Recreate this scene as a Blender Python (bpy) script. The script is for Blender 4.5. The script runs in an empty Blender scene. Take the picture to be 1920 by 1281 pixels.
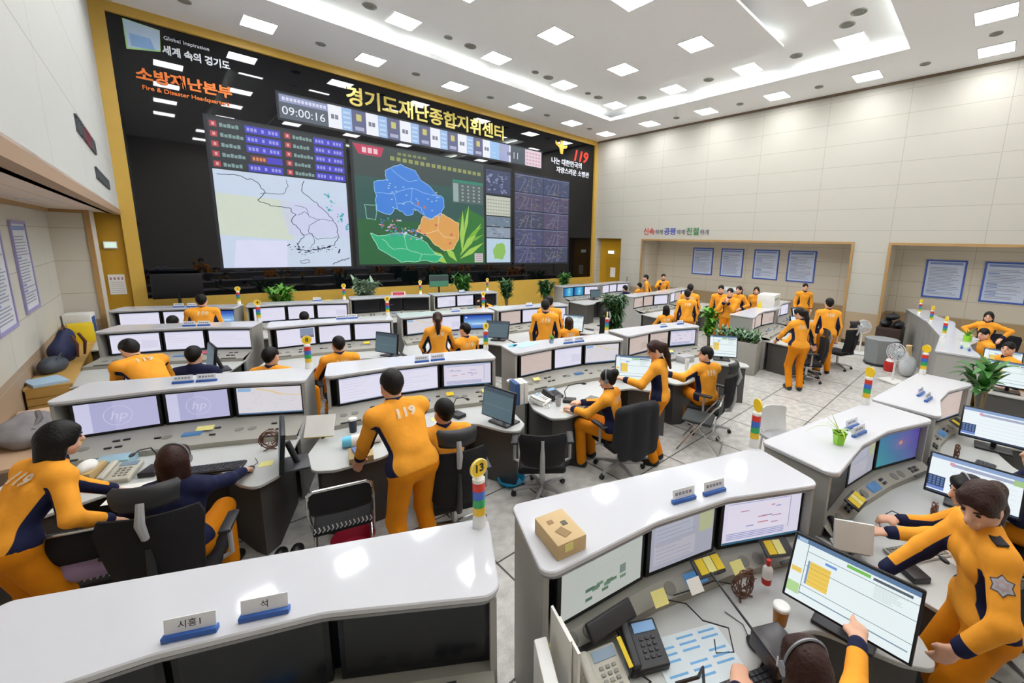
import bpy, bmesh, math, random
import numpy as np
from mathutils import Matrix, Vector
random.seed(7)
SC = bpy.context.scene
COL = SC.collection
R = math.radians

# ------------------------------------------------------------------ camera, world, exposure
cam_d = bpy.data.cameras.new('camera')
cam_d.sensor_width = 36.0
cam_d.lens = 777.6453 / 1920 * 36.0
cam_d.shift_x = -130.0 / 1920
cam_d.shift_y = -46.39 / 1920
cam_d.clip_start = 0.05
cam = bpy.data.objects.new('camera', cam_d)
COL.objects.link(cam)
def cam_matrix(yaw, pitch, roll, loc):
    cy, sy = math.cos(yaw), math.sin(yaw)
    f = Vector((sy * math.cos(pitch), cy * math.cos(pitch), math.sin(pitch)))
    r = Vector((cy, -sy, 0)); u = r.cross(f)
    c, s = math.cos(roll), math.sin(roll)
    r2 = c * r + s * u; u2 = -s * r + c * u
    m = Matrix((r2, u2, -f)).transposed().to_4x4()
    m.translation = Vector(loc)
    return m
cam.matrix_world = cam_matrix(0.7953, -0.1733, 0.0301, (0, 0, 2.75))
SC.camera = cam
world = bpy.data.worlds.new('world'); SC.world = world
world.use_nodes = True
world.node_tree.nodes['Background'].inputs[0].default_value = (0.8, 0.85, 0.9, 1)
world.node_tree.nodes['Background'].inputs[1].default_value = 0.3
vs = SC.view_settings
vs.view_transform = 'Standard'; vs.look = 'None'; vs.exposure = 0.0; vs.gamma = 1.0
vs.use_curve_mapping = False
SC.cycles.max_bounces = 6
SC.cycles.diffuse_bounces = 5
SC.cycles.glossy_bounces = 3
SC.cycles.caustics_reflective = False
SC.cycles.caustics_refractive = False
LAMP = 34.0      # radiance of the ceiling panels
COVE = 10.0      # radiance of the cove tubes
SCR = 0.92       # radiance of a white screen

# ------------------------------------------------------------------ materials
def lin(h):
    if isinstance(h, str):
        h = h.lstrip('#'); c = [int(h[i:i + 2], 16) / 255 for i in (0, 2, 4)]
    else:
        c = [v / 255 for v in h]
    return tuple(v / 12.92 if v <= .04045 else ((v + .055) / 1.055) ** 2.4 for v in c)
MATS = {}
def mat(name, col, rough=.5, metal=0., var=.04, vscale=9., bump=0., bscale=60., spec=.5, alpha=1., trans=0.):
    if name in MATS: return MATS[name]
    m = bpy.data.materials.new(name); m.use_nodes = True
    nt = m.node_tree; b = nt.nodes['Principled BSDF']
    c = lin(col)
    b.inputs['Roughness'].default_value = rough
    b.inputs['Metallic'].default_value = metal
    b.inputs['Specular IOR Level'].default_value = spec
    if trans: b.inputs['Transmission Weight'].default_value = trans
    if alpha < 1: b.inputs['Alpha'].default_value = alpha
    tc = nt.nodes.new('ShaderNodeTexCoord')
    nz = nt.nodes.new('ShaderNodeTexNoise'); nz.inputs['Scale'].default_value = vscale
    nt.links.new(tc.outputs['Object'], nz.inputs['Vector'])
    rp = nt.nodes.new('ShaderNodeMapRange')
    rp.inputs['To Min'].default_value = 1 - var; rp.inputs['To Max'].default_value = 1 + var
    nt.links.new(nz.outputs['Fac'], rp.inputs['Value'])
    mx = nt.nodes.new('ShaderNodeMix'); mx.data_type = 'RGBA'; mx.blend_type = 'MULTIPLY'
    mx.inputs['Factor'].default_value = 1
    mx.inputs[6].default_value = (*c, 1)
    nt.links.new(rp.outputs['Result'], mx.inputs[7])
    nt.links.new(mx.outputs[2], b.inputs['Base Color'])
    if bump:
        n2 = nt.nodes.new('ShaderNodeTexNoise'); n2.inputs['Scale'].default_value = bscale
        nt.links.new(tc.outputs['Object'], n2.inputs['Vector'])
        bp = nt.nodes.new('ShaderNodeBump'); bp.inputs['Strength'].default_value = bump
        bp.inputs['Distance'].default_value = .01
        nt.links.new(n2.outputs['Fac'], bp.inputs['Height'])
        nt.links.new(bp.outputs['Normal'], b.inputs['Normal'])
    MATS[name] = m
    return m
def emat(col, s=1., name=None, glossy=False):
    key = name or ('screen_%s_%.2f' % (col if isinstance(col, str) else '-'.join(map(str, col)), s))
    if key in MATS: return MATS[key]
    m = bpy.data.materials.new(key); m.use_nodes = True
    nt = m.node_tree; b = nt.nodes['Principled BSDF']
    c = lin(col)
    b.inputs['Base Color'].default_value = (.015, .015, .017, 1)
    b.inputs['Roughness'].default_value = .35
    b.inputs['Specular IOR Level'].default_value = .25
    tc = nt.nodes.new('ShaderNodeTexCoord')
    nz = nt.nodes.new('ShaderNodeTexNoise'); nz.inputs['Scale'].default_value = 3
    nt.links.new(tc.outputs['Object'], nz.inputs['Vector'])
    rp = nt.nodes.new('ShaderNodeMapRange')
    rp.inputs['To Min'].default_value = s * .96; rp.inputs['To Max'].default_value = s * 1.04
    nt.links.new(nz.outputs['Fac'], rp.inputs['Value'])
    b.inputs['Emission Color'].default_value = (*c, 1)
    nt.links.new(rp.outputs['Result'], b.inputs['Emission Strength'])
    MATS[key] = m
    return m
def panel_mat(name, col, seam, axes, size, width=.006, rough=.55, shift=(0, 0), spec=.3, mottle=.03, dark2=None, zsplit=None):
    """wall boards: straight seams every `size` metres along two object axes"""
    if name in MATS: return MATS[name]
    m = bpy.data.materials.new(name); m.use_nodes = True
    nt = m.node_tree; L = nt.links; b = nt.nodes['Principled BSDF']
    b.inputs['Roughness'].default_value = rough; b.inputs['Specular IOR Level'].default_value = spec
    tc = nt.nodes.new('ShaderNodeTexCoord'); sp = nt.nodes.new('ShaderNodeSeparateXYZ')
    L.new(tc.outputs['Object'], sp.inputs[0])
    outs = []
    for ax, sz, sh in zip(axes, size, shift):
        a = nt.nodes.new('ShaderNodeMath'); a.operation = 'ADD'; a.inputs[1].default_value = 100 * sz - sh
        L.new(sp.outputs[ax], a.inputs[0])
        d = nt.nodes.new('ShaderNodeMath'); d.operation = 'MODULO'; d.inputs[1].default_value = sz
        L.new(a.outputs[0], d.inputs[0])
        g = nt.nodes.new('ShaderNodeMath'); g.operation = 'LESS_THAN'; g.inputs[1].default_value = width
        L.new(d.outputs[0], g.inputs[0]); outs.append(g)
    mx = nt.nodes.new('ShaderNodeMath'); mx.operation = 'MAXIMUM'
    L.new(outs[0].outputs[0], mx.inputs[0]); L.new(outs[1].outputs[0], mx.inputs[1])
    nz = nt.nodes.new('ShaderNodeTexNoise'); nz.inputs['Scale'].default_value = 2.2
    L.new(tc.outputs['Object'], nz.inputs['Vector'])
    rp = nt.nodes.new('ShaderNodeMapRange'); rp.inputs['To Min'].default_value = 1 - mottle; rp.inputs['To Max'].default_value = 1 + mottle
    L.new(nz.outputs['Fac'], rp.inputs['Value'])
    cm = nt.nodes.new('ShaderNodeMix'); cm.data_type = 'RGBA'; cm.blend_type = 'MULTIPLY'; cm.inputs['Factor'].default_value = 1
    cm.inputs[6].default_value = (*lin(col), 1)
    if dark2:
        gz = nt.nodes.new('ShaderNodeMath'); gz.operation = 'LESS_THAN'; gz.inputs[1].default_value = zsplit
        L.new(sp.outputs['Z'], gz.inputs[0])
        c2 = nt.nodes.new('ShaderNodeMix'); c2.data_type = 'RGBA'
        c2.inputs[6].default_value = (*lin(col), 1); c2.inputs[7].default_value = (*lin(dark2), 1)
        L.new(gz.outputs[0], c2.inputs['Factor']); L.new(c2.outputs[2], cm.inputs[6])
    L.new(rp.outputs['Result'], cm.inputs[7])
    c3 = nt.nodes.new('ShaderNodeMix'); c3.data_type = 'RGBA'
    L.new(mx.outputs[0], c3.inputs['Factor']); L.new(cm.outputs[2], c3.inputs[6]); c3.inputs[7].default_value = (*lin(seam), 1)
    L.new(c3.outputs[2], b.inputs['Base Color'])
    MATS[name] = m
    return m

# ------------------------------------------------------------------ mesh helpers
def basis(d):
    d = Vector(d).normalized()
    u = d.cross(Vector((0, 0, 1)))
    if u.length < 1e-4: u = Vector((1, 0, 0))
    u.normalize(); return u, d.cross(u), d
class MB:
    def __init__(s): s.v = []; s.f = []; s.m = []
    def add(s, vs, fs, mi=0, M=None):
        o = len(s.v)
        s.v += [tuple(M @ Vector(p)) if M else tuple(p) for p in vs]
        s.f += [tuple(i + o for i in f) for f in fs]; s.m += [mi] * len(fs)
        return s
    def box(s, c, sz, mi=0, rz=0, M=None, rx=0, ry=0):
        x, y, z = (v / 2 for v in sz)
        vs = [(-x, -y, -z), (x, -y, -z), (x, y, -z), (-x, y, -z), (-x, -y, z), (x, -y, z), (x, y, z), (-x, y, z)]
        T = Matrix.Translation(c) @ Matrix.Rotation(rz, 4, 'Z') @ Matrix.Rotation(ry, 4, 'Y') @ Matrix.Rotation(rx, 4, 'X')
        if M: T = M @ T
        return s.add(vs, [(0, 3, 2, 1), (4, 5, 6, 7), (0, 1, 5, 4), (1, 2, 6, 5), (2, 3, 7, 6), (3, 0, 4, 7)], mi, T)
    def rbox(s, c, sz, r, mi=0, rz=0, M=None, rx=0, ry=0, n=2):
        """box with rounded edges: a grid on the cube pushed out to a rounded box"""
        h = [v / 2 for v in sz]; r = min(r, min(h) * .999)
        ts = sorted(set([-1.0, 1.0])); pr = []
        vs = []; fs = []; idx = {}
        ang = [math.pi / 4 * (k / n) for k in range(n + 1)]
        def axis(hh):
            a = []
            for k in range(n + 1): a.append((-1, k / n))
            for k in range(n + 1): a.append((1, 1 - k / n))
            return a
        K = 2 * (n + 1)
        def pt(face, i, j):
            ax, sg = face
            a1, a2 = [(1, 2), (2, 0), (0, 1)][ax]
            d = [0, 0, 0]; core = [0, 0, 0]
            d[ax] = sg; core[ax] = sg * (h[ax] - r)
            for a, t in ((a1, axis(0)[i]), (a2, axis(0)[j])):
                core[a] = t[0] * (h[a] - r); d[a] = t[0] * math.tan(math.pi / 4 * (1 - t[1]))
            l = math.sqrt(sum(q * q for q in d))
            return tuple(round(core[k] + d[k] / l * r, 6) for k in range(3))
        for ax in range(3):
            for sg in (-1, 1):
                g = [[None] * K for _ in range(K)]
                for i in range(K):
                    for j in range(K):
                        p = pt((ax, sg), i, j)
                        if p not in idx: idx[p] = len(vs); vs.append(p)
                        g[i][j] = idx[p]
                for i in range(K - 1):
                    for j in range(K - 1):
                        q = (g[i][j], g[i + 1][j], g[i + 1][j + 1], g[i][j + 1])
                        if len(set(q)) < 3: continue
                        fs.append(q if sg > 0 else q[::-1])
        T = Matrix.Translation(c) @ Matrix.Rotation(rz, 4, 'Z') @ Matrix.Rotation(ry, 4, 'Y') @ Matrix.Rotation(rx, 4, 'X')
        if M: T = M @ T
        return s.add(vs, [tuple(dict.fromkeys(f)) for f in fs], mi, T)
    def cyl(s, a, b, r0, r1=None, n=12, mi=0, cap=True, M=None):
        r1 = r0 if r1 is None else r1
        a = Vector(a); b = Vector(b); u, w, d = basis(b - a)
        vs = []
        for p, r in ((a, r0), (b, r1)):
            for k in range(n):
                t = 2 * math.pi * k / n
                vs.append(p + u * (r * math.cos(t)) + w * (r * math.sin(t)))
        fs = [(k, (k + 1) % n, n + (k + 1) % n, n + k) for k in range(n)]
        fs = [f[::-1] for f in fs] if False else fs
        if cap: fs += [tuple(range(n))[::-1], tuple(range(n, 2 * n))]
        return s.add(vs, fs, mi, M)
    def tube(s, pts, r, n=8, mi=0, closed=False, M=None):
        pts = [Vector(p) for p in pts]; N = len(pts); rs = r if isinstance(r, (list, tuple)) else [r] * N
        vs = []; pu = None
        for i, p in enumerate(pts):
            if closed: d = pts[(i + 1) % N] - pts[i - 1]
            else: d = pts[min(i + 1, N - 1)] - pts[max(i - 1, 0)]
            d.normalize()
            if pu is None: u = basis(d)[0]
            else:
                u = pu - d * pu.dot(d)
                u = u.normalized() if u.length > 1e-5 else basis(d)[0]
            pu = u; w = d.cross(u)
            for k in range(n):
                t = 2 * math.pi * k / n
                vs.append(p + u * (rs[i] * math.cos(t)) + w * (rs[i] * math.sin(t)))
        fs = []
        for i in range(N if closed else N - 1):
            j = (i + 1) % N
            for k in range(n):
                fs.append((i * n + k, i * n + (k + 1) % n, j * n + (k + 1) % n, j * n + k))
        if not closed: fs += [tuple(range(n))[::-1], tuple(range((N - 1) * n, N * n))]
        return s.add(vs, fs, mi, M)
    def lathe(s, prof, n=20, mi=0, M=None, c=(0, 0, 0)):
        vs = []; N = len(prof)
        for r, z in prof:
            for k in range(n):
                t = 2 * math.pi * k / n
                vs.append((c[0] + r * math.cos(t), c[1] + r * math.sin(t), c[2] + z))
        fs = [(i * n + k, i * n + (k + 1) % n, (i + 1) * n + (k + 1) % n, (i + 1) * n + k) for i in range(N - 1) for k in range(n)]
        if prof[0][0] > 1e-6: fs.append(tuple(range(n))[::-1])
        if prof[-1][0] > 1e-6: fs.append(tuple(range((N - 1) * n, N * n)))
        return s.add(vs, fs, mi, M)
    def prism(s, poly, z0, z1, mi=0, ch=0., M=None, mside=None):
        n = len(poly)
        area = sum(poly[i][0] * poly[(i + 1) % n][1] - poly[(i + 1) % n][0] * poly[i][1] for i in range(n))
        if area < 0: poly = poly[::-1]
        def inset(d):
            out = []
            for i in range(n):
                p0, p1, p2 = (Vector(poly[(i + k) % n]).to_2d() for k in (-1, 0, 1))
                e1 = (p1 - p0).normalized(); e2 = (p2 - p1).normalized()
                n1 = Vector((-e1.y, e1.x)); n2 = Vector((-e2.y, e2.x))
                b = n1 + n2
                b = b / max(b.dot(n1), .2) if b.length > 1e-6 else n1
                out.append((p1.x + b.x * d, p1.y + b.y * d))
            return out
        rings = [(poly, z0), (poly, z1)] if not ch else [(inset(ch), z0), (poly, z0 + ch), (poly, z1 - ch), (inset(ch), z1)]
        vs = [(x, y, z) for pl, z in rings for x, y in pl]
        k = len(rings)
        side = [(i * n + j, i * n + (j + 1) % n, (i + 1) * n + (j + 1) % n, (i + 1) * n + j) for i in range(k - 1) for j in range(n)]
        o = len(s.v)
        s.add(vs, side, mi if mside is None else mside, M)
        cap = [tuple(range(n))[::-1], tuple(range((k - 1) * n, k * n))]
        s.f += [tuple(i + o for i in f) for f in cap]; s.m += [mi, mi]
        return s
    def ell(s, c, rad, nu=14, nv=9, mi=0, M=None, rz=0):
        vs = []; T = Matrix.Translation(c) @ Matrix.Rotation(rz, 4, 'Z')
        if M: T = M @ T
        for i in range(nv + 1):
            ph = math.pi * i / nv
            for k in range(nu):
                t = 2 * math.pi * k / nu
                vs.append((rad[0] * math.sin(ph) * math.cos(t), rad[1] * math.sin(ph) * math.sin(t), -rad[2] * math.cos(ph)))
        fs = [(i * nu + k, i * nu + (k + 1) % nu, (i + 1) * nu + (k + 1) % nu, (i + 1) * nu + k) for i in range(nv) for k in range(nu)]
        return s.add(vs, fs, mi, T)
    def quad(s, a, b, c, d, mi=0, M=None): return s.add([a, b, c, d], [(0, 1, 2, 3)], mi, M)
    def build(s, name, mats, parent=None, angle=38, smooth=True):
        me = bpy.data.meshes.new(name); me.from_pydata(s.v, [], s.f)
        if not isinstance(mats, (list, tuple)): mats = [mats]
        for m in mats: me.materials.append(m)
        me.polygons.foreach_set('material_index', s.m)
        if smooth:
            me.polygons.foreach_set('use_smooth', [True] * len(s.f))
            me.set_sharp_from_angle(angle=R(angle))
        me.update()
        o = bpy.data.objects.new(name, me); COL.objects.link(o)
        if parent: o.parent = parent
        return o
def tag(o, label=None, cat=None, group=None, kind=None):
    if label: o['label'] = label
    if cat: o['category'] = cat
    if group: o['group'] = group
    if kind: o['kind'] = kind
    return o
def thing(name, label, cat, loc=(0, 0, 0), rz=0, group=None, rx=0):
    o = bpy.data.objects.new(name, None); COL.objects.link(o)
    o.empty_display_size = .1
    o.location = loc; o.rotation_euler = (rx, 0, rz)
    return tag(o, label, cat, group)
def struct(name, mb, m, parent=None, label=None):
    o = mb.build(name, m, parent)
    if not parent: o['kind'] = 'structure'
    if label: o['label'] = label
    return o
def copy_tree(o, parent=None):
    c = o.copy(); COL.objects.link(c)
    if parent: c.parent = parent
    for ch in list(o.children): copy_tree(ch, c)
    return c
def roundpoly(pts, rads, n=5):
    out = []; N = len(pts)
    for i, (p, r) in enumerate(zip(pts, rads)):
        p = Vector(p)
        if r <= 0: out.append((p.x, p.y)); continue
        a = (Vector(pts[i - 1]) - p).normalized(); b = (Vector(pts[(i + 1) % N]) - p).normalized()
        cosv = max(-.999, min(.999, a.dot(b))); half = math.acos(cosv) / 2
        t = r / math.tan(half); bis = (a + b).normalized(); cc = p + bis * (r / math.sin(half))
        s0 = p + a * t - cc; s1 = p + b * t - cc
        a0 = math.atan2(s0.y, s0.x); a1 = math.atan2(s1.y, s1.x)
        while a1 - a0 > math.pi: a1 -= 2 * math.pi
        while a1 - a0 < -math.pi: a1 += 2 * math.pi
        for k in range(n + 1):
            q = a0 + (a1 - a0) * k / n
            out.append((cc.x + r * math.cos(q), cc.y + r * math.sin(q)))
    return out
def text_mesh(body, size, extrude=0., align='CENTER', shear=0., bold=0., sx=1.):
    cu = bpy.data.curves.new('lettering', 'FONT')
    cu.body = body; cu.size = size; cu.extrude = extrude; cu.align_x = align; cu.align_y = 'CENTER'
    cu.shear = shear; cu.offset = bold; cu.resolution_u = 3
    ob = bpy.data.objects.new('lettering', cu); COL.objects.link(ob)
    dg = bpy.context.evaluated_depsgraph_get(); dg.update()
    me = bpy.data.meshes.new_from_object(ob.evaluated_get(dg))
    bpy.data.objects.remove(ob); bpy.data.curves.remove(cu)
    if sx != 1.:
        for v in me.vertices: v.co.x *= sx
    return me
def text_obj(name, body, size, m, M, parent=None, extrude=.004, **kw):
    me = text_mesh(body, size, extrude, **kw)
    me.materials.clear(); me.materials.append(m)
    o = bpy.data.objects.new(name, me); COL.objects.link(o)
    if parent: o.parent = parent
    o.matrix_local = M if isinstance(M, Matrix) else Matrix.Translation(M)
    return o
# ------------------------------------------------------------------ the room
W, D, HC = 14.6, 13.65, 7.342          # right wall, video wall, ceiling
XL, YB = -.48, -3.6                    # upper left wall, wall behind
ZR, ZRING = 3.05, 7.60
XN, XR2 = -1.37, 15.9                  # backs of the left and right recesses
M_ceil = mat('ceiling_paint', '#f8f8fa', .8, var=.01)
M_wallR = panel_mat('cream_wall_boards', '#b8b5aa', '#9f9b8e', ('Z', 'Y'), (.62, 1.95), .012, .6, (.28, .25), mottle=.015, dark2='#b09a7c', zsplit=.98)
M_wallL = panel_mat('pale_wall_boards', '#c0c1bc', '#a5a59e', ('Z', 'Y'), (.92, 2.4), .014, .6, (.35, .3), mottle=.015)
M_rec = panel_mat('recess_boards', '#d2c9b7', '#b0a692', ('Z', 'Y'), (.47, 1.6), .012, .6, (.05, .4), mottle=.02, dark2='#a8906c', zsplit=.98)
M_nic = panel_mat('niche_boards', '#cbc8bc', '#aaa494', ('Z', 'Y'), (.62, 1.6), .012, .6, (.28, .4), mottle=.02, dark2='#a8927a', zsplit=1.0)
M_stub = panel_mat('stub_boards', '#cbc6ba', '#aaa290', ('Z', 'X'), (.62, 5.), .012, .6, (.28, .4), mottle=.02, dark2='#a8927a', zsplit=1.0)
M_gold = mat('gold_wood', '#b98d1e', .38, var=.06, vscale=3, spec=.4)
M_gold2 = mat('pale_gold_frame', '#c9a44a', .35, var=.05, vscale=4, spec=.4)
M_trim = mat('wood_trim', '#a88452', .45, var=.08, vscale=20)
M_soffit = panel_mat('soffit_boards', '#e0cfc2', '#9c8c80', ('X', 'Y'), (.3, 30.), .008, .5, (.02, .0), mottle=.02)
M_dark = mat('dark_plastic', '#1b1c20', .45, var=.05)
M_base = mat('dark_base', '#4a3a28', .5)

# floor tiles with speckle
def floor_mat():
    m = bpy.data.materials.new('terrazzo_tiles'); m.use_nodes = True
    nt = m.node_tree; L = nt.links; b = nt.nodes['Principled BSDF']
    b.inputs['Roughness'].default_value = .38; b.inputs['Specular IOR Level'].default_value = .35
    tc = nt.nodes.new('ShaderNodeTexCoord')
    n1 = nt.nodes.new('ShaderNodeTexNoise'); n1.inputs['Scale'].default_value = 150; n1.inputs['Detail'].default_value = 2
    n2 = nt.nodes.new('ShaderNodeTexNoise'); n2.inputs['Scale'].default_value = 9; n2.inputs['Detail'].default_value = 6
    for n in (n1, n2): L.new(tc.outputs['Object'], n.inputs['Vector'])
    mx = nt.nodes.new('ShaderNodeMix'); mx.data_type = 'FLOAT'; mx.inputs['Factor'].default_value = .5
    L.new(n1.outputs['Fac'], mx.inputs[2]); L.new(n2.outputs['Fac'], mx.inputs[3])
    cr = nt.nodes.new('ShaderNodeValToRGB')
    cr.color_ramp.elements[0].position = .36; cr.color_ramp.elements[0].color = (*lin('#a5a39c'), 1)
    cr.color_ramp.elements[1].position = .62; cr.color_ramp.elements[1].color = (*lin('#d2d0ca'), 1)
    L.new(mx.outputs[0], cr.inputs[0])
    mp = nt.nodes.new('ShaderNodeMapping'); mp.inputs['Rotation'].default_value = (0, 0, 0)
    L.new(tc.outputs['Object'], mp.inputs['Vector'])
    br = nt.nodes.new('ShaderNodeTexBrick'); br.offset = 0
    br.inputs['Scale'].default_value = 1; br.inputs['Brick Width'].default_value = .9; br.inputs['Row Height'].default_value = .9
    br.inputs['Mortar Size'].default_value = .009; br.inputs['Mortar Smooth'].default_value = .1
    br.inputs['Color1'].default_value = (1, 1, 1, 1); br.inputs['Color2'].default_value = (.95, .95, .95, 1); br.inputs['Mortar'].default_value = (.12, .11, .1, 1)
    L.new(mp.outputs[0], br.inputs['Vector'])
    mu = nt.nodes.new('ShaderNodeMix'); mu.data_type = 'RGBA'; mu.blend_type = 'MULTIPLY'; mu.inputs['Factor'].default_value = 1
    L.new(cr.outputs[0], mu.inputs[6]); L.new(br.outputs['Color'], mu.inputs[7]); L.new(mu.outputs[2], b.inputs['Base Color'])
    return m
struct('floor', MB().box(((XN + XR2) / 2, (YB + D) / 2, -.1), (XR2 - XN + .6, D - YB + .6, .2)), floor_mat())

# ceiling: flat field, raised ring with coves, hanging island
CX0, CX1, CY0, CY1 = 1.95, 12.5, 2.05, 11.02
ce = MB()
for x0, x1, y0, y1 in ((XL - .3, W + .3, CY1, D + .3), (XL - .3, W + .3, YB - .3, CY0), (XL - .3, CX0, CY0, CY1), (CX1, W + .3, CY0, CY1)):
    ce.box(((x0 + x1) / 2, (y0 + y1) / 2, HC + .06), (x1 - x0, y1 - y0, .12))
struct('ceiling', ce, M_ceil)
cv = MB()
cv.box(((CX0 + CX1) / 2, (CY0 + CY1) / 2, ZRING + .05), (CX1 - CX0 + .8, CY1 - CY0 + .8, .1))
for x in (CX0 - .4, CX1 + .4): cv.box((x, (CY0 + CY1) / 2, (HC + ZRING) / 2 + .11), (.04, CY1 - CY0 + .8, ZRING - HC - .02))
for y in (CY0 - .4, CY1 + .4): cv.box(((CX0 + CX1) / 2, y, (HC + ZRING) / 2 + .11), (CX1 - CX0 + .8, .04, ZRING - HC - .02))
struct('ceiling_coffer', cv, M_ceil)
IX0, IX1, IY0, IY1 = 3.85, 10.62, 4.15, 8.93
struct('ceiling_island', MB().box(((IX0 + IX1) / 2, (IY0 + IY1) / 2, HC + .03), (IX1 - IX0, IY1 - IY0, .06)), M_ceil)

# right wall with two recesses and the door alcove
wr = MB()
def wslab(y0, y1, z0, z1): wr.box((W + .15, (y0 + y1) / 2, (z0 + z1) / 2), (.3, y1 - y0, z1 - z0))
wslab(YB, D + .3, ZR, HC + .2)
R1, R2, DA = (3.04, 10.85), (-3.2, 2.2), (11.97, 13.45)
for y0, y1 in ((YB, R2[0]), (R2[1], R1[0]), (R1[1], DA[0]), (DA[1], D + .3)): wslab(y0, y1, 0, ZR)
struct('wall_right', wr, M_wallR)
for nm, (y0, y1) in (('wall_right_recess', R1), ('wall_right_alcove', R2)):
    rc = MB()
    rc.box((XR2 + .1, (y0 + y1) / 2, ZR / 2), (.2, y1 - y0 + .4, ZR))
    rc.box(((W + XR2) / 2 + .15, y0 - .1, ZR / 2), (XR2 - W - .3, .2, ZR)); rc.box(((W + XR2) / 2 + .15, y1 + .1, ZR / 2), (XR2 - W - .3, .2, ZR))
    struct(nm, rc, M_rec)
    struct('ceiling_recess', MB().box(((W + XR2) / 2 + .15, (y0 + y1) / 2, ZR + .1), (XR2 - W - .3 + .4, y1 - y0 + .4, .2)), M_ceil)
    tr = MB(); t = .07
    tr.box((W - .005, y0 + t / 2, ZR / 2), (.05, t, ZR)); tr.box((W - .005, y1 - t / 2, ZR / 2), (.05, t, ZR))
    tr.box((W - .005, (y0 + y1) / 2, ZR - t / 2), (.05, y1 - y0 - 2 * t, t))
    struct('trim_recess', tr, M_trim)
struct('trim_right', MB().box((W - .02, (YB + D) / 2, HC - .03), (.05, D - YB, .06)), mat('dark_wood_line', '#6d5c48', .5))
bb = MB()
for y0, y1 in ((R2[1], R1[0]), (R1[1], DA[0])): bb.box((W - .012, (y0 + y1) / 2, .06), (.025, y1 - y0, .12))
struct('baseboard_right', bb, M_base)
dr = MB(); dr.box((W + .34, sum(DA) / 2, ZR / 2), (.08, 1.7, ZR)); struct('wall_door_alcove', dr, M_gold)
dd = struct('door_1', MB().box((W + .28, 12.55, 1.1), (.05, .95, 2.2)), mat('gold_door', '#a98118', .4, var=.06, vscale=3))
sg = thing('exit_sign', 'small lit exit sign above the gold door in the far right corner', 'sign', (W + .27, 12.75, 2.42))
MB().box((0, 0, 0), (.05, .36, .16)).build('housing', mat('white_plastic', '#e6e6e2', .4), sg)
MB().box((-.028, 0, 0), (.006, .32, .12)).build('lit_face', emat('#f4ffe8', 1.6), sg)
nt_ = thing('paper_notice', 'white paper notice on the gold door in the far right corner', 'notice', (W + .25, 12.6, 1.5))
MB().box((0, 0, 0), (.006, .3, .45)).build('sheet', mat('paper', '#e8e6e0', .8), nt_)

# video wall end of the room
ws = MB()
ws.box(((XN + XR2) / 2, D + .2, (HC + .3) / 2), (XR2 - XN + .8, .3, HC + .3))
struct('wall_front', ws, M_gold)
fr = MB()
GX0, GX1, GZ0, GZ1 = -.255, 14.42, 1.23, 7.15
fr.box(((XL + GX0) / 2, D - .02, HC / 2), (GX0 - XL, .14, HC)); fr.box(((GX1 + W) / 2, D - .02, HC / 2), (W - GX1, .14, HC))
fr.box(((GX0 + GX1) / 2, D - .02, (GZ1 + HC) / 2), (GX1 - GX0, .14, HC - GZ1)); fr.box(((GX0 + GX1) / 2, D - .02, GZ0 / 2), (GX1 - GX0, .14, GZ0))
struct('trim_front', fr, M_gold2)

# left wall: deep soffit, niche with cabinets
ZS = 3.11
struct('wall_left', MB().box((XL - .1, (YB + D) / 2, (ZS + HC + .1) / 2), (.2, D - YB, HC - ZS + .1)), M_wallL)
struct('ceiling_soffit', MB().box((-1.175, (YB + D) / 2, ZS + .05), (1.39, D - YB, .1)), M_soffit)
struct('trim_left', MB().box((XL - .04, (YB + D) / 2, ZS + .02), (.1, D - YB - .1, .1)), mat('soffit_edge', '#a08366', .5))
struct('wall_left_niche', MB().box((XN - .1, (YB + D) / 2, ZS / 2), (.2, D - YB, ZS)), M_nic)
struct('wall_left_stub', MB().box(((XN - .92) / 2, 13.06, ZS / 2), (-.92 - XN, 1.1, ZS)), M_stub)
st = MB(); st.box((-.885, 12.53, ZS / 2), (.07, .1, ZS)); st.box((-1.12, 12.5, ZS - .03), (.5, .03, .06))
st.box((XN + .02, 6, ZS - .03), (.04, 13, .06))
struct('trim_niche', st, M_trim)
struct('trim_jamb', MB().box((-.885, 13.05, ZS / 2), (.06, .9, ZS)), mat('white_paint', '#e2e0da', .5))
struct('wall_back', MB().box(((XN + XR2) / 2, YB - .1, HC / 2), (XR2 - XN + .6, .2, HC)), mat('back_wall', '#cfcac0', .7))
s2 = thing('exit_sign', 'small lit exit sign on the gold wall beside the white jamb', 'sign', (-.70, D + .03, 2.43))
MB().box((0, 0, 0), (.2, .05, .15)).build('housing', MATS['white_plastic'], s2)
MB().box((0, -.028, 0), (.17, .006, .11)).build('lit_face', emat('#dcf4e4', .95), s2)
n2 = thing('paper_notice', 'white ruled notice sheet on the gold wall left of the video wall', 'notice', (-.69, D + .04, 1.57))
MB().box((0, 0, 0), (.25, .008, .44)).build('sheet', MATS['paper'], n2)
tb = MB()
for i in range(4):
    tb.box((-.085 + .057 * i, -.006, .13), (.03, .004, .06), 0)
for i in range(6): tb.box((0, -.006, .05 - .045 * i), (.2, .004, .006), 1)
tb.build('print', [mat('ink_red', '#a9808a', .8), mat('ink_grey', '#9d9fa6', .8)], n2)

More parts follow.
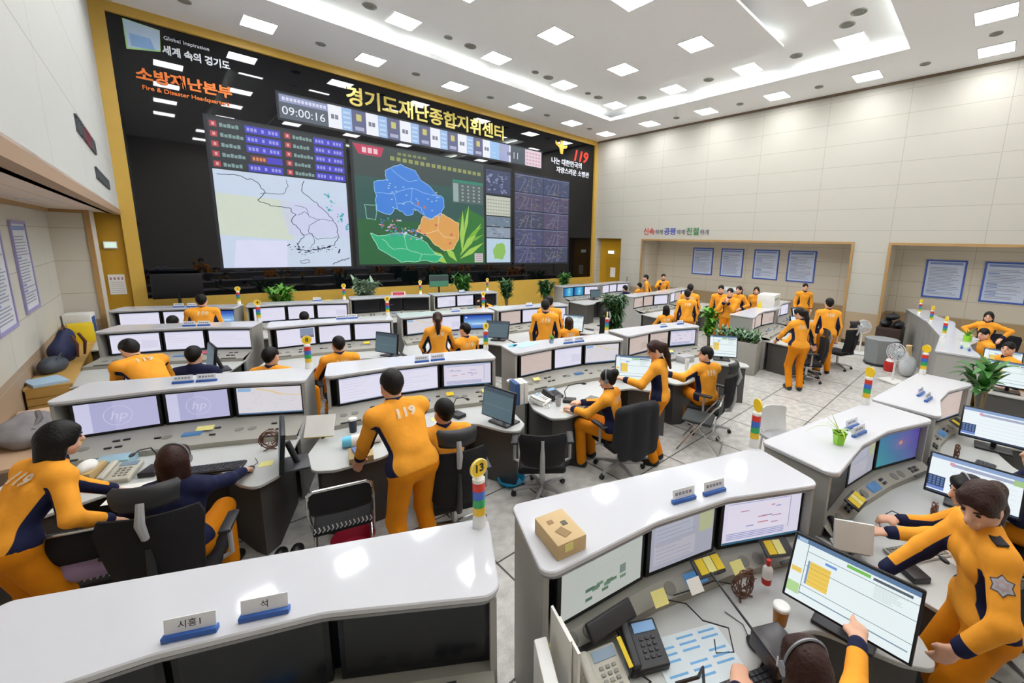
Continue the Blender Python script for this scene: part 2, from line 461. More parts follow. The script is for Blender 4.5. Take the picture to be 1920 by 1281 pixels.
# lettering on the upper left wall and the right wall
def sign_letters(name, label, parts, M, size, **kw):
    t = thing(name, label, 'lettering'); t.matrix_world = M
    for body, m, off, sz in parts:
        text_obj('lettering', body, sz, m, Matrix.Translation(off), t, **kw)
    return t
MRW = Matrix.Translation((W - .012, 9.28, 3.34)) @ Matrix.Rotation(R(-90), 4, 'Z') @ Matrix.Rotation(R(90), 4, 'X')
red, blu, grn, gry = mat('letter_red', '#c23a3a', .5), mat('letter_blue', '#3c4aa8', .5), mat('letter_green', '#2f7d46', .5), mat('letter_grey', '#6c6e78', .5)
sign_letters('wall_lettering', 'red, blue and green slogan lettering on the cream wall above the right recess', [
    ('신속', red, (-1.2, 0, 0), .31), ('하게', gry, (-.7, -.02, 0), .21), ('공평', blu, (-.18, 0, 0), .31), ('하게', gry, (.32, -.02, 0), .21),
    ('친절', grn, (.84, 0, 0), .31), ('하게', gry, (1.34, -.02, 0), .21)], MRW, .3, bold=.004)
# left wall sign, read along the wall (too far and too oblique in the photo to read: letter-shaped strokes)
t = thing('wall_lettering', 'two slanting lines of dark and red raised letters on the pale left wall', 'lettering', (XL + .012, 8.3, 3.46), 0)
lt = MB(); rr = random.Random(3)
def glyphs(y0, z, n, h, red_rng):
    for i in range(n):
        y = y0 + i * h * 1.05; mi = 1 if red_rng[0] <= i < red_rng[1] else 0
        lt.box((0, y, z + h * .38), (.02, h * .8, h * .13), mi); lt.box((0, y + h * .34, z), (.02, h * .13, h * .9), mi)
        lt.box((0, y - h * .2, z - h * .1), (.02, h * .13, h * .7), mi); lt.box((0, y - h * .02, z - h * .36), (.02, h * .7, h * .13), mi)
LM = [mat('letter_dark', '#4b5054', .5), mat('letter_wine', '#7a3b42', .5)]
glyphs(-1.0, .42, 10, .2, (3, 7)); lt.build('lettering', LM, t)
lt = MB(); glyphs(.55, .05, 13, .17, (99, 99)); lt.build('lettering', LM, t)

# ceiling lights
LG = 'square ceiling light panels'
def ceil_light(x, y, z, label, proto=[None]):
    if proto[0] is None:
        t = thing('ceiling_light', label, 'ceiling light', (x, y, z), 0, LG)
        f = MB()
        for sx, sy, a, b in ((0, .305, .63, .02), (0, -.305, .63, .02), (.305, 0, .02, .59), (-.305, 0, .02, .59)): f.box((sx, sy, -.008), (a, b, .016))
        f.build('frame', mat('light_frame', '#e4e4e4', .4), t)
        MB().box((0, 0, -.004), (.59, .59, .008)).build('diffuser', emat('#fbfcff', LAMP, 'lamp_panel'), t)
        proto[0] = t; return t
    c = copy_tree(proto[0]); c.location = (x, y, z); c['label'] = label
    return c
NTH = ['first', 'second', 'third', 'fourth', 'fifth', 'sixth', 'seventh', 'eighth', 'ninth', 'tenth']
for i, x in enumerate((2.1, 4.44, 6.85, 9.31, 11.76, 13.75)):
    ceil_light(x, 12.36, HC, f'square light panel, {NTH[i]} from the left wall in the row along the video wall')
for i, y in enumerate((10.08, 7.72, 5.4, 3.09)):
    ceil_light(13.67, y, HC, f'square light panel, {NTH[i]} from the video wall in the row along the cream right wall')
for j, y in enumerate((.66, -1.75)):
    for i, x in enumerate((.7, 2.1, 4.44, 6.85, 9.31, 11.8, 13.75)):
        if x == .7 : continue
        ceil_light(x, y, HC, f'light panel in the {NTH[j]} row behind the raised ceiling, {NTH[i - 1]} from the left wall')
for i, y in enumerate((10.08, 7.72, 5.4, 3.09)):
    ceil_light(.75, y, HC, f'square light panel above the left wall side, {NTH[i]} from the video wall')
rx = (2.6, 4.45, 6.93, 9.41, 11.85)
for i, x in enumerate(rx): ceil_light(x, 10.28, ZRING, f'square light panel in the raised ceiling strip facing the video wall, {NTH[i]} from the left')
for i, x in enumerate(rx): ceil_light(x, 3.1, ZRING, f'square light panel in the raised ceiling strip nearest the camera, {NTH[i]} from the left')
for i, y in enumerate((7.9, 5.55)):
    ceil_light(11.85, y, ZRING, f'light panel in raised ceiling strip beside the right cove, {NTH[i]} from the video wall')
    ceil_light(2.6, y, ZRING, f'light panel in raised ceiling strip beside the left cove, {NTH[i]} from the video wall')
for i, x in enumerate((4.5, 6.78, 9.17)):
    for j, y in enumerate((7.72, 5.58)): ceil_light(x, y, HC, f'light panel in hanging middle ceiling, {NTH[i]} from left, {NTH[j]} from the video wall')
# cove tubes lying on the ledges
def cove(a, b, label):
    t = thing('cove_tube', label, 'cove light', ((a[0] + b[0]) / 2, (a[1] + b[1]) / 2, HC + .15), 0, 'cove tubes')
    a = (a[0] - t.location.x, a[1] - t.location.y, .045); b = (b[0] - t.location.x, b[1] - t.location.y, .045)
    MB().cyl(a, b, .022, n=8).build('lamp_tube', emat('#f6fff4', COVE * 3.2, 'cove_lamp'), t)
    MB().box((0, 0, .0), (max(abs(a[0] - b[0]), .05), max(abs(a[1] - b[1]), .05), .04)).build('batten', MATS['light_frame'], t)
for i in range(4):
    x0 = 2.3 + i * 2.6; cove((x0, CY1 + .16), (x0 + 2.0, CY1 + .16), f'hidden cove tube on the ledge facing the video wall, {NTH[i]} from the left')
    cove((x0, CY0 - .16), (x0 + 2.0, CY0 - .16), f'hidden cove tube on the ledge nearest the camera, {NTH[i]} from the left')
for i in range(3):
    y0 = 10.2 - i * 2.9; cove((CX1 + .16, y0), (CX1 + .16, y0 - 2.1), f'hidden cove tube on the right ledge, {NTH[i]} from the video wall')
    cove((CX0 - .16, y0), (CX0 - .16, y0 - 2.1), f'hidden cove tube on the left ledge, {NTH[i]} from the video wall')
for o in [o for o in COL.objects if o.name.startswith('cove_tube')]:
    pass
def cove_island(i, a, b, lab): cove(a, b, lab)
for i in range(2): cove((IX1 - .12, 8.2 - i * 2.2), (IX1 - .12, 6.5 - i * 2.2), f'hidden cove tube above the right edge of the hanging ceiling, {NTH[i]} from the video wall')

# round vents and downlights in the ceiling
def vent(x, y, z, r, lab, cat='ceiling vent', proto={}):
    if r not in proto:
        t = thing('ceiling_vent', lab, cat, (x, y, z), 0, 'round ceiling vents')
        MB().lathe([(r, 0), (r, -.014), (r * .86, -.02), (r * .8, -.004)], 20).build('rim', mat('vent_rim', '#8f8f88', .5), t)
        g = MB().lathe([(.001, -.003), (r * .82, -.003)], 20)
        for q in (.25, .5, .72): g.lathe([(r * q, -.004), (r * q + .01, -.012), (r * q + .02, -.004)], 20, 1)
        g.build('grille', [mat('vent_dark', '#35362f', .6), MATS['vent_rim']], t)
        proto[r] = t; return
    c = copy_tree(proto[r]); c.location = (x, y, z); c['label'] = lab
for i, x in enumerate((.9, 3.3, 5.65, 8.1, 10.5, 12.75)): vent(x, 12.36, HC, .11, f'small round vent between light panels along the video wall, {NTH[i]} from the left')
for i, y in enumerate((8.9, 6.55, 4.25, 1.9)): vent(13.67, y, HC, .11, f'small round vent between light panels along right wall, {NTH[i]} from the video wall')
for i, x in enumerate((3.7, 5.5, 6.1, 8.2, 8.7, 10.4, 10.9)): vent(x, 10.2, ZRING, .15 if i % 2 == 0 else .1, f'round vent in the raised ceiling strip facing the video wall, {NTH[i]} from the left')
for i, y in enumerate((9.1, 6.7, 4.3)): vent(11.85, y, ZRING, .15, f'round vent in the raised ceiling strip beside the right cove, {NTH[i]} from the video wall')
for i, (x, y) in enumerate(((11.0, 3.0), (10.6, 2.7))): vent(x, y, ZRING, .15, f'round vent in the raised strip at the near right corner, {NTH[i]} from the right wall')
vent(12.8, .66, HC, .11, 'small round vent between two light panels at the right wall, camera side')

# downlight in the niche soffit
dl = thing('downlight', 'round lit downlight in the soffit above the left niche posters', 'downlight', (-1.12, 9.0, ZS))
MB().lathe([(.09, 0), (.09, -.012), (.07, -.012)], 18).build('rim', MATS['light_frame'], dl)
MB().lathe([(.001, -.006), (.07, -.006)], 18).build('lamp_face', emat('#fff6e0', 40, 'downlight_lamp'), dl)
# posters
M_pb, M_pp, M_pw = mat('poster_blue', '#3f62b8', .5), mat('poster_paper', '#ccd6ea', .5), mat('poster_ink', '#8b93a8', .6)
def poster(name, lab, loc, rz, w, h, frame, two, tone=M_pp):
    t = thing(name, lab, 'poster', loc, rz, 'framed notice boards')
    f = MB(); b = .045
    f.box((0, -.012, h / 2 - b / 2), (w, .024, b)); f.box((0, -.012, -h / 2 + b / 2), (w, .024, b))
    for s in (-1, 1): f.box((s * (w / 2 - b / 2), -.012, 0), (b, .024, h - 2 * b))
    f.build('frame', frame, t)
    MB().box((0, -.006, 0), (w - 2 * b, .012, h - 2 * b)).build('sheet', tone, t)
    p = MB(); r = random.Random(lab); y = h / 2 - .1
    p.box((0, -.014, y), (w * .8, .003, .06), 1); y -= .12
    while y > -h / 2 + .1:
        if r.random() < .16: p.box((-w * .28, -.014, y), (w * .25, .003, .028), 1)
        else:
            a = w * (.55 + .25 * r.random()); p.box((-w * .39 + a / 2, -.014, y), (a, .003, .014), 0)
        y -= .042
    p.build('print', [M_pw, mat('poster_title', '#7f95c8' if two else '#9aa0b4', .6)], t)
for i, y in enumerate((8.63, 7.37, 6.05, 4.83)):
    poster('notice_board', f'blue-framed notice board on the right recess wall, {NTH[i]} from the video wall', (XR2 - .002, y, 2.2), R(-90), .92, 1.1, M_pb, True)
for i, y in enumerate((.98, -.27)):
    poster('notice_board', f'blue-framed notice board behind the counters at the far right, {NTH[i]} from the cream pillar', (XR2 - .002, y, 2.06), R(-90), .9, 1.1, M_pb, True)
M_plil = mat('poster_lilac', '#9a94c0', .5); M_pgrey = mat('poster_white', '#d6d9dc', .6)
poster('notice_board', 'tall white notice board with lilac edge in the left niche, nearer the corner', (XN + .002, 9.9, 2.2), R(90), .95, 1.28, M_plil, False, M_pgrey)
poster('notice_board', 'white notice board with lilac edge in the left niche, cut by the picture edge', (XN + .002, 8.35, 2.15), R(90), .95, 1.3, M_plil, False, M_pgrey)
# ------------------------------------------------------------------ the video wall
VW = thing('video_wall', 'huge black glass video wall with maps, camera tiles and raised lettering in a gold frame', 'video wall', ((GX0 + GX1) / 2, D + .02, (GZ0 + GZ1) / 2))
M_glass = mat('black_glass', '#07080d', .02, var=.0, spec=.55)
MB().box((0, 0, 0), (GX1 - GX0, .06, GZ1 - GZ0)).build('glass_panel', M_glass, VW)
ox, oz = VW.location.x, VW.location.z
def vx(x): return x - ox
def vz(z): return z - oz
class Flat:
    """coloured patches on the face of the wall, every layer a little further out"""
    def __init__(s): s.b = {}; s.lay = 0
    def _mb(s, m): return s.b.setdefault(m.name, (m, MB()))[1]
    def rect(s, x0, z0, x1, z1, m, lay=1):
        y = -.031 - .0012 * lay
        s._mb(m).quad((vx(x0), y, vz(z0)), (vx(x1), y, vz(z0)), (vx(x1), y, vz(z1)), (vx(x0), y, vz(z1)))
    def poly(s, pts, m, lay=2):
        y = -.031 - .0012 * lay
        area = sum(pts[i][0] * pts[(i + 1) % len(pts)][1] - pts[(i + 1) % len(pts)][0] * pts[i][1] for i in range(len(pts)))
        if area < 0: pts = pts[::-1]
        s._mb(m).add([(vx(a), y, vz(b)) for a, b in pts], [tuple(range(len(pts)))])
    def line(s, pts, w, m, lay=3):
        y = -.031 - .0012 * lay
        for (a, b), (c, d) in zip(pts[:-1], pts[1:]):
            L = math.hypot(c - a, d - b)
            if L < 1e-6: continue
            px, pz = -(d - b) / L * w / 2, (c - a) / L * w / 2
            s._mb(m).quad((vx(a - px), y, vz(b - pz)), (vx(c - px), y, vz(d - pz)), (vx(c + px), y, vz(d + pz)), (vx(a + px), y, vz(b + pz)))
    def build(s, name, parent):
        mb = MB(); ms = []
        for m, q in s.b.values():
            mb.add(q.v, q.f, len(ms)); ms.append(m)
        return mb.build(name, ms, parent, smooth=False)
def jag(pts, amp, n, rnd, closed=False):
    out = []; P = pts + ([pts[0]] if closed else [])
    for (a, b), (c, d) in zip(P[:-1], P[1:]):
        for k in range(n):
            t = k / n; j = amp if k else amp * .3
            out.append((a + (c - a) * t + rnd.uniform(-j, j), b + (d - b) * t + rnd.uniform(-j, j)))
    if not closed: out.append(P[-1])
    return out
rn = random.Random(11)
E_ = lambda c, s=1.: emat(c, s * SCR)
# hospital list + weather map
X0, X1 = 1.13, 4.04
f = Flat(); f.rect(X0 - .06, 1.86, X1 + .06, 5.5, E_('#1d2126', .8), 0)
f.rect(X0, 4.30, X1, 5.45, E_('#2c3438', .9), 1)
for c in range(2):
    bx = X0 + .04 + c * 1.47
    for r in range(5):
        z = 5.31 - r * .228
        f.rect(bx, z - .06, bx + .13, z + .07, E_('#b8404a'), 2); f.rect(bx + .04, z - .03, bx + .09, z + .04, E_('#e0a8a8'), 3)
        for k in range(5 + (r + c) % 2):
            f.rect(bx + .18 + k * .075, z - .045, bx + .24 + k * .075, z + .045 - .02 * (k % 2), E_('#8fb0ae', .8), 2)
        if r == 3 and c == 0:
            f.rect(bx + .72, z - .08, bx + 1.05, z + .08, E_('#6b3a50'), 2); f.rect(bx + 1.05, z - .08, bx + 1.38, z + .08, E_('#4a43c4'), 2)
            for k in range(4): f.rect(bx + .76 + k * .07, z - .04, bx + .81 + k * .07, z + .04, E_('#e0904a'), 3)
        else:
            f.rect(bx + .66, z - .085, bx + 1.38, z + .085, E_('#4644c8'), 2)
            for k in range(9):
                if k in (3, 5): continue
                f.rect(bx + .7 + k * .072, z - .04, bx + .75 + k * .072, z + .04, E_('#a6a8f0', .9), 3)
f.rect(X0, 1.9, X1, 4.28, E_('#ccdaee'), 1)
f.poly([(X0, 3.72), (2.6, 3.66), (2.66, 2.62), (X0, 2.72)], E_('#d3dccd'), 2)
f.poly([(2.4, 3.66), (X1, 3.6), (X1, 2.75), (2.55, 2.75)], E_('#cfd4f0'), 2)
f.poly([(X0 + .3, 2.6), (2.5, 2.6), (2.45, 1.9), (X0 + .2, 1.9)], E_('#dde0f8'), 2)
k_ = E_('#3c4660', .5)
coast = [(1.2, 4.16), (1.6, 4.18), (2.0, 4.05), (2.12, 3.82), (1.95, 3.62), (2.2, 3.5), (2.6, 3.48), (2.75, 3.3), (2.62, 3.12), (2.78, 2.95), (2.9, 2.75), (2.72, 2.52), (2.78, 2.36), (3.0, 2.34), (3.3, 2.42), (3.62, 2.5), (3.76, 2.72), (3.7, 3.1), (3.45, 3.45), (3.12, 3.76), (2.92, 3.95), (3.0, 4.22)]
f.line(jag(coast, .025, 5, rn), .016, k_, 4)
for pl_ in ([(2.0, 3.78), (2.5, 3.82), (2.62, 4.02), (2.6, 4.2)], [(2.75, 3.55), (3.0, 3.5), (3.05, 3.3), (3.25, 3.22), (3.62, 3.2)], [(2.8, 3.3), (2.95, 3.4), (3.05, 3.32)],
            [(3.05, 3.05), (3.0, 2.85), (3.2, 2.66), (3.55, 2.7), (3.74, 2.75)], [(2.85, 2.78), (3.1, 2.82), (3.12, 2.55), (3.0, 2.4)], [(3.05, 3.05), (3.3, 3.2)]):
    f.line(jag(pl_, .02, 4, rn), .011, k_, 4)
for _ in range(60):
    x, z = rn.choice(((2.68, 2.42), (2.9, 2.3), (3.2, 2.38), (3.4, 2.42))); x += rn.gauss(0, .09); z += rn.gauss(0, .045)
    f.rect(x, z, x + rn.uniform(.02, .06), z + rn.uniform(.012, .03), k_, 4)
f.line(jag([(2.75, 2.06), (2.95, 2.1), (2.98, 2.02), (2.78, 2.0), (2.75, 2.06)], .012, 3, rn), .012, k_, 4)
f.line(jag([(3.55, 1.95), (3.75, 2.05), (4.0, 2.15)], .03, 5, rn), .02, k_, 4)
f.line([(3.72, 2.28), (3.76, 2.4)], .04, k_, 4)
tq = E_('#4fb6c2', .9)
for cx, cz, n in ((3.52, 3.88, 10), (3.6, 3.72, 6), (3.56, 3.5, 7), (3.78, 3.35, 9), (3.8, 3.2, 9), (3.95, 3.05, 7)):
    for _ in range(n):
        x, z = cx + rn.gauss(0, .04), cz + rn.gauss(0, .04); f.rect(x, z, min(x + rn.uniform(.02, .07), X1), z + rn.uniform(.02, .05), tq, 4)
f.build('weather_map_screen', VW)
# middle map
f = Flat(); A0, A1 = 4.27, 8.62
f.rect(A0 - .08, 1.88, 9.86, 5.52, E_('#22272a', .8), 0)
f.rect(A0, 1.94, A1, 5.48, E_('#33605a', .8), 1)
f.rect(A0, 1.94, A1, 3.3, E_('#2b6a3c', .85), 2); f.rect(A0, 4.55, A1, 5.48, E_('#42524f', .8), 2)
f.poly([(6.9, 1.94), (8.62, 1.94), (8.62, 3.6), (7.9, 3.9), (7.2, 3.0)], E_('#357f38', .85), 3)
lf = E_('#a6d25a', .95); lf2 = E_('#74b044', .9)
for base, tip, w_ in (((7.6, 2.2), (8.5, 3.4), .24), ((7.7, 2.3), (7.75, 3.8), .2), ((7.6, 2.1), (8.6, 2.7), .2), ((7.9, 2.8), (8.55, 3.3), .16), ((7.8, 2.9), (8.0, 4.0), .13), ((7.1, 1.95), (6.5, 2.4), .3), ((7.5, 2.0), (7.0, 2.6), .22), ((8.0, 2.7), (8.6, 3.0), .12)):
    dx, dz = tip[0] - base[0], tip[1] - base[1]; L = math.hypot(dx, dz); px, pz = -dz / L * w_ / 2, dx / L * w_ / 2
    mid = (base[0] + dx * .45, base[1] + dz * .45)
    f.poly([base, (mid[0] + px, mid[1] + pz), tip, (mid[0] - px, mid[1] - pz)], lf if rn.random() < .6 else lf2, 4)
f.poly([(A0, 5.44), (5.15, 5.44), (5.05, 5.16), (4.42, 5.16)], E_('#c03658'), 4)
for k in range(3): f.rect(4.52 + k * .16, 5.22, 4.64 + k * .16, 5.37, E_('#f0c8d0'), 5)
for k in range(17):
    f.rect(5.32 + k * .19, 5.12 - .004 * k, 5.45 + k * .19, 5.24 - .004 * k, E_('#a9b26a', .75), 4)
for k in range(6): f.rect(5.55 + k * .16, 5.3, 5.66 + k * .16, 5.38, E_('#a9b26a', .6), 4)
blue = [(5.0, 4.05), (5.05, 3.6), (5.02, 3.1), (5.45, 2.98), (5.6, 3.2), (5.85, 3.12), (5.98, 3.0), (6.2, 3.05), (6.25, 3.25), (6.6, 3.05), (6.75, 2.9), (6.95, 3.0), (7.2, 3.05), (7.35, 3.4), (7.32, 3.75), (7.0, 3.9), (6.75, 4.2), (6.5, 4.35), (6.35, 4.62), (5.85, 4.78), (5.55, 4.6), (5.35, 4.5), (5.4, 4.2)]
TB = lambda p: (4.81 + (p[0] - 5.) * .957, 5.04 + (p[1] - 4.78) * .865)
TO = lambda p: (p[0] - .15, 3.63 + (p[1] - 3.1) * 1.127)
TG = lambda p: (4.62 + (p[0] - 5.) * 1.12, 1.99 + (p[1] - 1.98) * 1.58)
blue = [TB(p) for p in blue]
bl = jag(blue, .03, 3, rn, True); f.poly(bl, E_('#3f82dc'), 6); f.line(bl + [bl[0]], .02, E_('#8fc4f0'), 8)
org = [(6.45, 2.98), (6.75, 2.9), (7.05, 3.1), (7.35, 3.0), (7.75, 2.85), (7.72, 2.35), (7.5, 2.05), (7.15, 2.0), (6.85, 2.15), (6.6, 2.4), (6.2, 2.55), (6.35, 2.75)]
org = [TO(p) for p in org]; og = jag(org, .03, 3, rn, True); f.poly(og, E_('#dfa256'), 6); f.line(og + [og[0]], .02, E_('#f0d49a'), 8)
gr = [(5.0, 2.55), (5.2, 2.5), (5.8, 2.58), (6.3, 2.5), (6.6, 2.38), (6.85, 2.15), (7.1, 2.1), (6.9, 1.99), (6.4, 2.02), (5.8, 1.98), (5.55, 2.1), (5.2, 2.25)]
gr = [TG(p) for p in gr]; gg = jag(gr, .03, 3, rn, True); f.poly(gg, E_('#2fb07c'), 6); f.line(gg + [gg[0]], .02, E_('#9ae0c0'), 8)
f.line(jag([(4.5, 3.72), (4.85, 3.74), (4.8, 3.3), (4.55, 3.32), (4.5, 3.72)], .02, 3, rn), .018, E_('#8ccab8'), 7)
for pl_, c in (([(5.05, 3.7), (5.6, 3.72), (5.7, 3.2)], '#9cc8f4'), ([(5.6, 3.72), (6.2, 4.0), (6.75, 3.85), (7.2, 3.75)], '#9cc8f4'), ([(6.2, 4.0), (6.15, 3.5), (6.5, 3.3), (6.6, 3.05)], '#9cc8f4'), ([(6.15, 3.5), (5.7, 3.4)], '#9cc8f4'), ([(5.55, 4.55), (6.1, 4.2), (6.4, 4.3)], '#9cc8f4'),
               ([(5.9, 2.55), (6.0, 2.25), (6.4, 2.15), (6.85, 2.15)], '#b0e8cc'), ([(5.3, 2.45), (5.6, 2.25), (6.0, 2.25)], '#b0e8cc'), ([(6.4, 2.15), (6.35, 2.02)], '#b0e8cc'), ([(7.0, 3.0), (6.95, 2.6), (7.2, 2.4), (7.6, 2.4)], '#f4e0b4'), ([(6.95, 2.6), (6.5, 2.5)], '#f4e0b4')):
    f.line(jag([(TB if c == '#9cc8f4' else TG if c == '#b0e8cc' else TO)(p) for p in pl_], .03, 3, rn), .014, E_(c), 9)
pal = [E_(c) for c in ('#c05060', '#d8a0a0', '#5070c8', '#c8d0e8', '#3fa080', '#7090d0')]
for _ in range(90):
    t_ = rn.random(); x = 4.9 + 1.3 * t_ + rn.gauss(0, .1); z = 3.25 - .25 * t_ + rn.gauss(0, .13) - .12
    f.rect(x, z, x + rn.uniform(.03, .09), z + rn.uniform(.02, .06), rn.choice(pal), 9)
for _ in range(26):
    x, z = rn.uniform(5.0, 6.8), rn.uniform(3.6, 4.5); f.rect(x, z, x + .06, z + .03, E_('#bcd8f4', .8), 9)
for x, z in ((6.1, 3.85), (6.32, 3.75), (6.7, 3.2), (7.25, 2.9), (7.2, 2.6)): f.rect(x, z, x + .09, z + .08, E_('#c87060'), 10)
f.rect(7.38, 4.05, 8.58, 4.82, E_('#5d706e', .8), 5); f.rect(7.38, 4.72, 8.58, 4.82, E_('#2f8c72', .9), 6); f.rect(7.4, 4.08, 7.6, 4.7, E_('#a7bdbc', .8), 6)
for r in range(5):
    for c in range(4): f.rect(7.72 + c * .22, 4.12 + r * .12, 7.8 + c * .22, 4.18 + r * .12, E_('#b2c0be', .7), 6)
f.rect(8.2, 1.98, 8.55, 2.3, E_('#d8d2d8', .9), 6)
for r in range(4): f.rect(8.23, 2.02 + r * .07, 8.52, 2.05 + r * .07, E_('#c09098', .8), 7)
# tiles to its right
tx0, tx1 = 8.72, 9.8
f.rect(tx0, 4.5, tx1, 5.35, E_('#4a5478', .8), 2); f.rect(tx0, 3.72, tx1, 4.42, E_('#c6cabc'), 2); f.rect(tx0, 3.32, tx1, 3.68, E_('#76889a', .9), 2)
f.rect(tx0, 2.9, tx1, 3.28, E_('#98a5b6', .9), 2); f.rect(tx0, 1.96, tx1, 2.86, E_('#bcd4e6'), 2)
f.poly(jag([(9.05, 2.1), (9.45, 2.08), (9.6, 2.35), (9.45, 2.7), (9.15, 2.68), (9.0, 2.4)], .04, 3, rn, True), E_('#90c060'), 4)
for _ in range(50):
    x, z = rn.uniform(tx0, tx1 - .15), rn.uniform(4.52, 5.25); f.rect(x, z, x + rn.uniform(.05, .15), z + rn.uniform(.02, .08), E_(rn.choice(('#7f8cb0', '#39415f', '#98a0bc')), .8), 3)
for r in range(5):
    for c in range(9): f.rect(tx0 + .05 + c * .115, 3.78 + r * .12, tx0 + .12 + c * .115, 3.82 + r * .12, E_('#9aa292', .9), 3)
for _ in range(24):
    x, z = rn.uniform(tx0, tx1 - .2), rn.uniform(2.92, 3.62); f.rect(x, z, x + rn.uniform(.08, .2), z + .03, E_(rn.choice(('#5f7288', '#aab8c4', '#8698a8')), .9), 4)
f.build('county_map_screen', VW)
# traffic camera tiles
f = Flat(); B0, B1 = 10.02, 12.9
f.rect(B0 - .06, 1.86, B1 + .06, 5.45, E_('#1c1f2a', .8), 0)
for r in range(5):
    for c in range(2):
        x0, z0 = B0 + c * 1.45, 1.93 + r * .695; x1, z1 = x0 + 1.43, z0 + .66
        f.rect(x0, z0, x1, z1, E_(rn.choice(('#565a80', '#5b5470', '#4f5a7c', '#625a78', '#50566e')), .75), 1)
        for _ in range(34):
            a, b = rn.uniform(x0, x1 - .2), rn.uniform(z0, z1 - .06)
            f.rect(a, b, a + rn.uniform(.05, .2), b + rn.uniform(.015, .06), E_(rn.choice(('#7a7898', '#454a68', '#86768c', '#8a8476', '#6c7aa0')), .7), 2)
        for k in range(3): f.line([(x0 + .2 + .3 * k, z0), (x0 + .55 + .14 * k, z1 - .15)], .025, E_('#9a94a8', .7), 3)
        f.rect(x0, z1 - .035, x1, z1, E_('#8890b8', .7), 4)
f.build('camera_tiles_screen', VW)
# ticker strip
f = Flat(); T0, T1, TZ0, TZ1 = 2.58, 11.32, 5.74, 6.34
f.rect(T0 - .05, TZ0 - .06, T1 + .05, TZ1 + .05, E_('#15181e', .8), 0)
f.rect(T0, TZ0, 3.7, TZ1, E_('#5f6a78', .8), 1); f.rect(T0 + .02, 6.14, 3.7, 6.32, E_('#9aa2cc', .9), 2)
for k in range(12): f.rect(T0 + .08 + k * .085, 6.19, T0 + .14 + k * .085, 6.27, E_('#dcdff4'), 3)
x = 3.7
for i in range(7):
    wd = .98
    f.rect(x, TZ0, x + .34, TZ1, E_('#eef0f8', 1.05), 1); f.rect(x + .34, TZ0, x + .6, TZ1, E_('#9fc0ec'), 1); f.rect(x + .6, TZ0, x + wd, TZ1, E_('#6d7298', .8), 1)
    for k in range(2): f.rect(x + .07 + k * .1, 5.98, x + .15 + k * .1, 6.1, E_('#8a8ea0', .8), 2)
    for k in range(4): f.rect(x + .38, 5.8 + k * .13, x + .56, 5.85 + k * .13, E_('#c8dcf6'), 2)
    f.rect(x + .72, 6.06, x + .86, 6.24, E_('#cfc878'), 2); f.rect(x + .68, 5.8, x + .92, 5.9, E_('#b8bcd8', .9), 2)
    x += wd
f.rect(8.9, TZ0, 9.3, TZ1, E_('#9fc8f4'), 2); f.rect(9.3, TZ0, 9.75, TZ1, E_('#a7aed6'), 2)
f.rect(x - .75, TZ0, 10.5, TZ1, E_('#525e68', .8), 3); f.rect(10.5, TZ0, T1, TZ1, E_('#ead6e2', 1.), 3)
for r in range(4):
    for c in range(5): f.rect(10.56 + c * .15, 5.8 + r * .13, 10.66 + c * .15, 5.86 + r * .13, E_('#d8a8b4'), 4)
f.build('ticker_screen', VW)
def vtext(body, x, z, size, m, extrude=.012, y=-.045, **kw):
    return text_obj('lettering', body, size, m, Matrix.Translation((vx(x), y, vz(z))) @ Matrix.Rotation(R(90), 4, 'X'), VW, extrude=extrude, **kw)
vtext('09:00:16', 3.13, 5.93, .29, emat('#e8ecf4', 1.), .001, -.04)
vtext('11', 10.05, 6.0, .34, emat('#d4dae0', .9), .001, -.04)
# raised signs on the glass
g_t = mat('letter_gold', '#c9b75e', .3, .3, spec=.6)
vtext('경기도재난종합지휘센터', 6.85, 6.66, .53, g_t, .02, bold=.012)
w_t = mat('letter_white', '#dfe4ee', .5); o_t = mat('letter_orange', '#f07c28', .5)
vtext('Global Inspiration', .95, 6.93, .105, w_t); vtext('세계 속의 경기도', 1.1, 6.67, .2, w_t, bold=.006, sx=.82)
vtext('소방재난본부', .86, 6.06, .285, o_t, bold=.009, sx=1.02); vtext('Fire & Disaster Headquarters', .86, 5.81, .122, o_t, bold=.002)
vtext('119', 13.5, 6.52, .62, mat('letter_scarlet', '#d8402c', .5), .015, shear=.25, bold=.02)
vtext('나는 대한민국의', 12.75, 6.13, .27, w_t, bold=.004); vtext('자랑스러운 소방관', 13.12, 5.8, .26, w_t, bold=.004)
# pale blue emblem square with a green edge at the top left
em = MB(); y = -.04
em.quad((vx(-.02), y, vz(6.52)), (vx(.5), y, vz(6.62)), (vx(.53), y, vz(7.06)), (vx(-.02), y, vz(7.11)), 0)
em.quad((vx(.01), y - .002, vz(6.56)), (vx(.49), y - .002, vz(6.65)), (vx(.52), y - .002, vz(7.05)), (vx(-.01), y - .002, vz(7.1)), 1)
em.quad((vx(.06), y - .004, vz(6.6)), (vx(.42), y - .004, vz(6.62)), (vx(.36), y - .004, vz(6.84)), (vx(.05), y - .004, vz(6.85)), 2)
em.build('emblem', [mat('emblem_green', '#a6d38c', .4), mat('emblem_sky', '#b9d2ee', .4, var=.12, vscale=2), mat('emblem_blue', '#86b0e4', .4, var=.12, vscale=3)], VW, smooth=False)
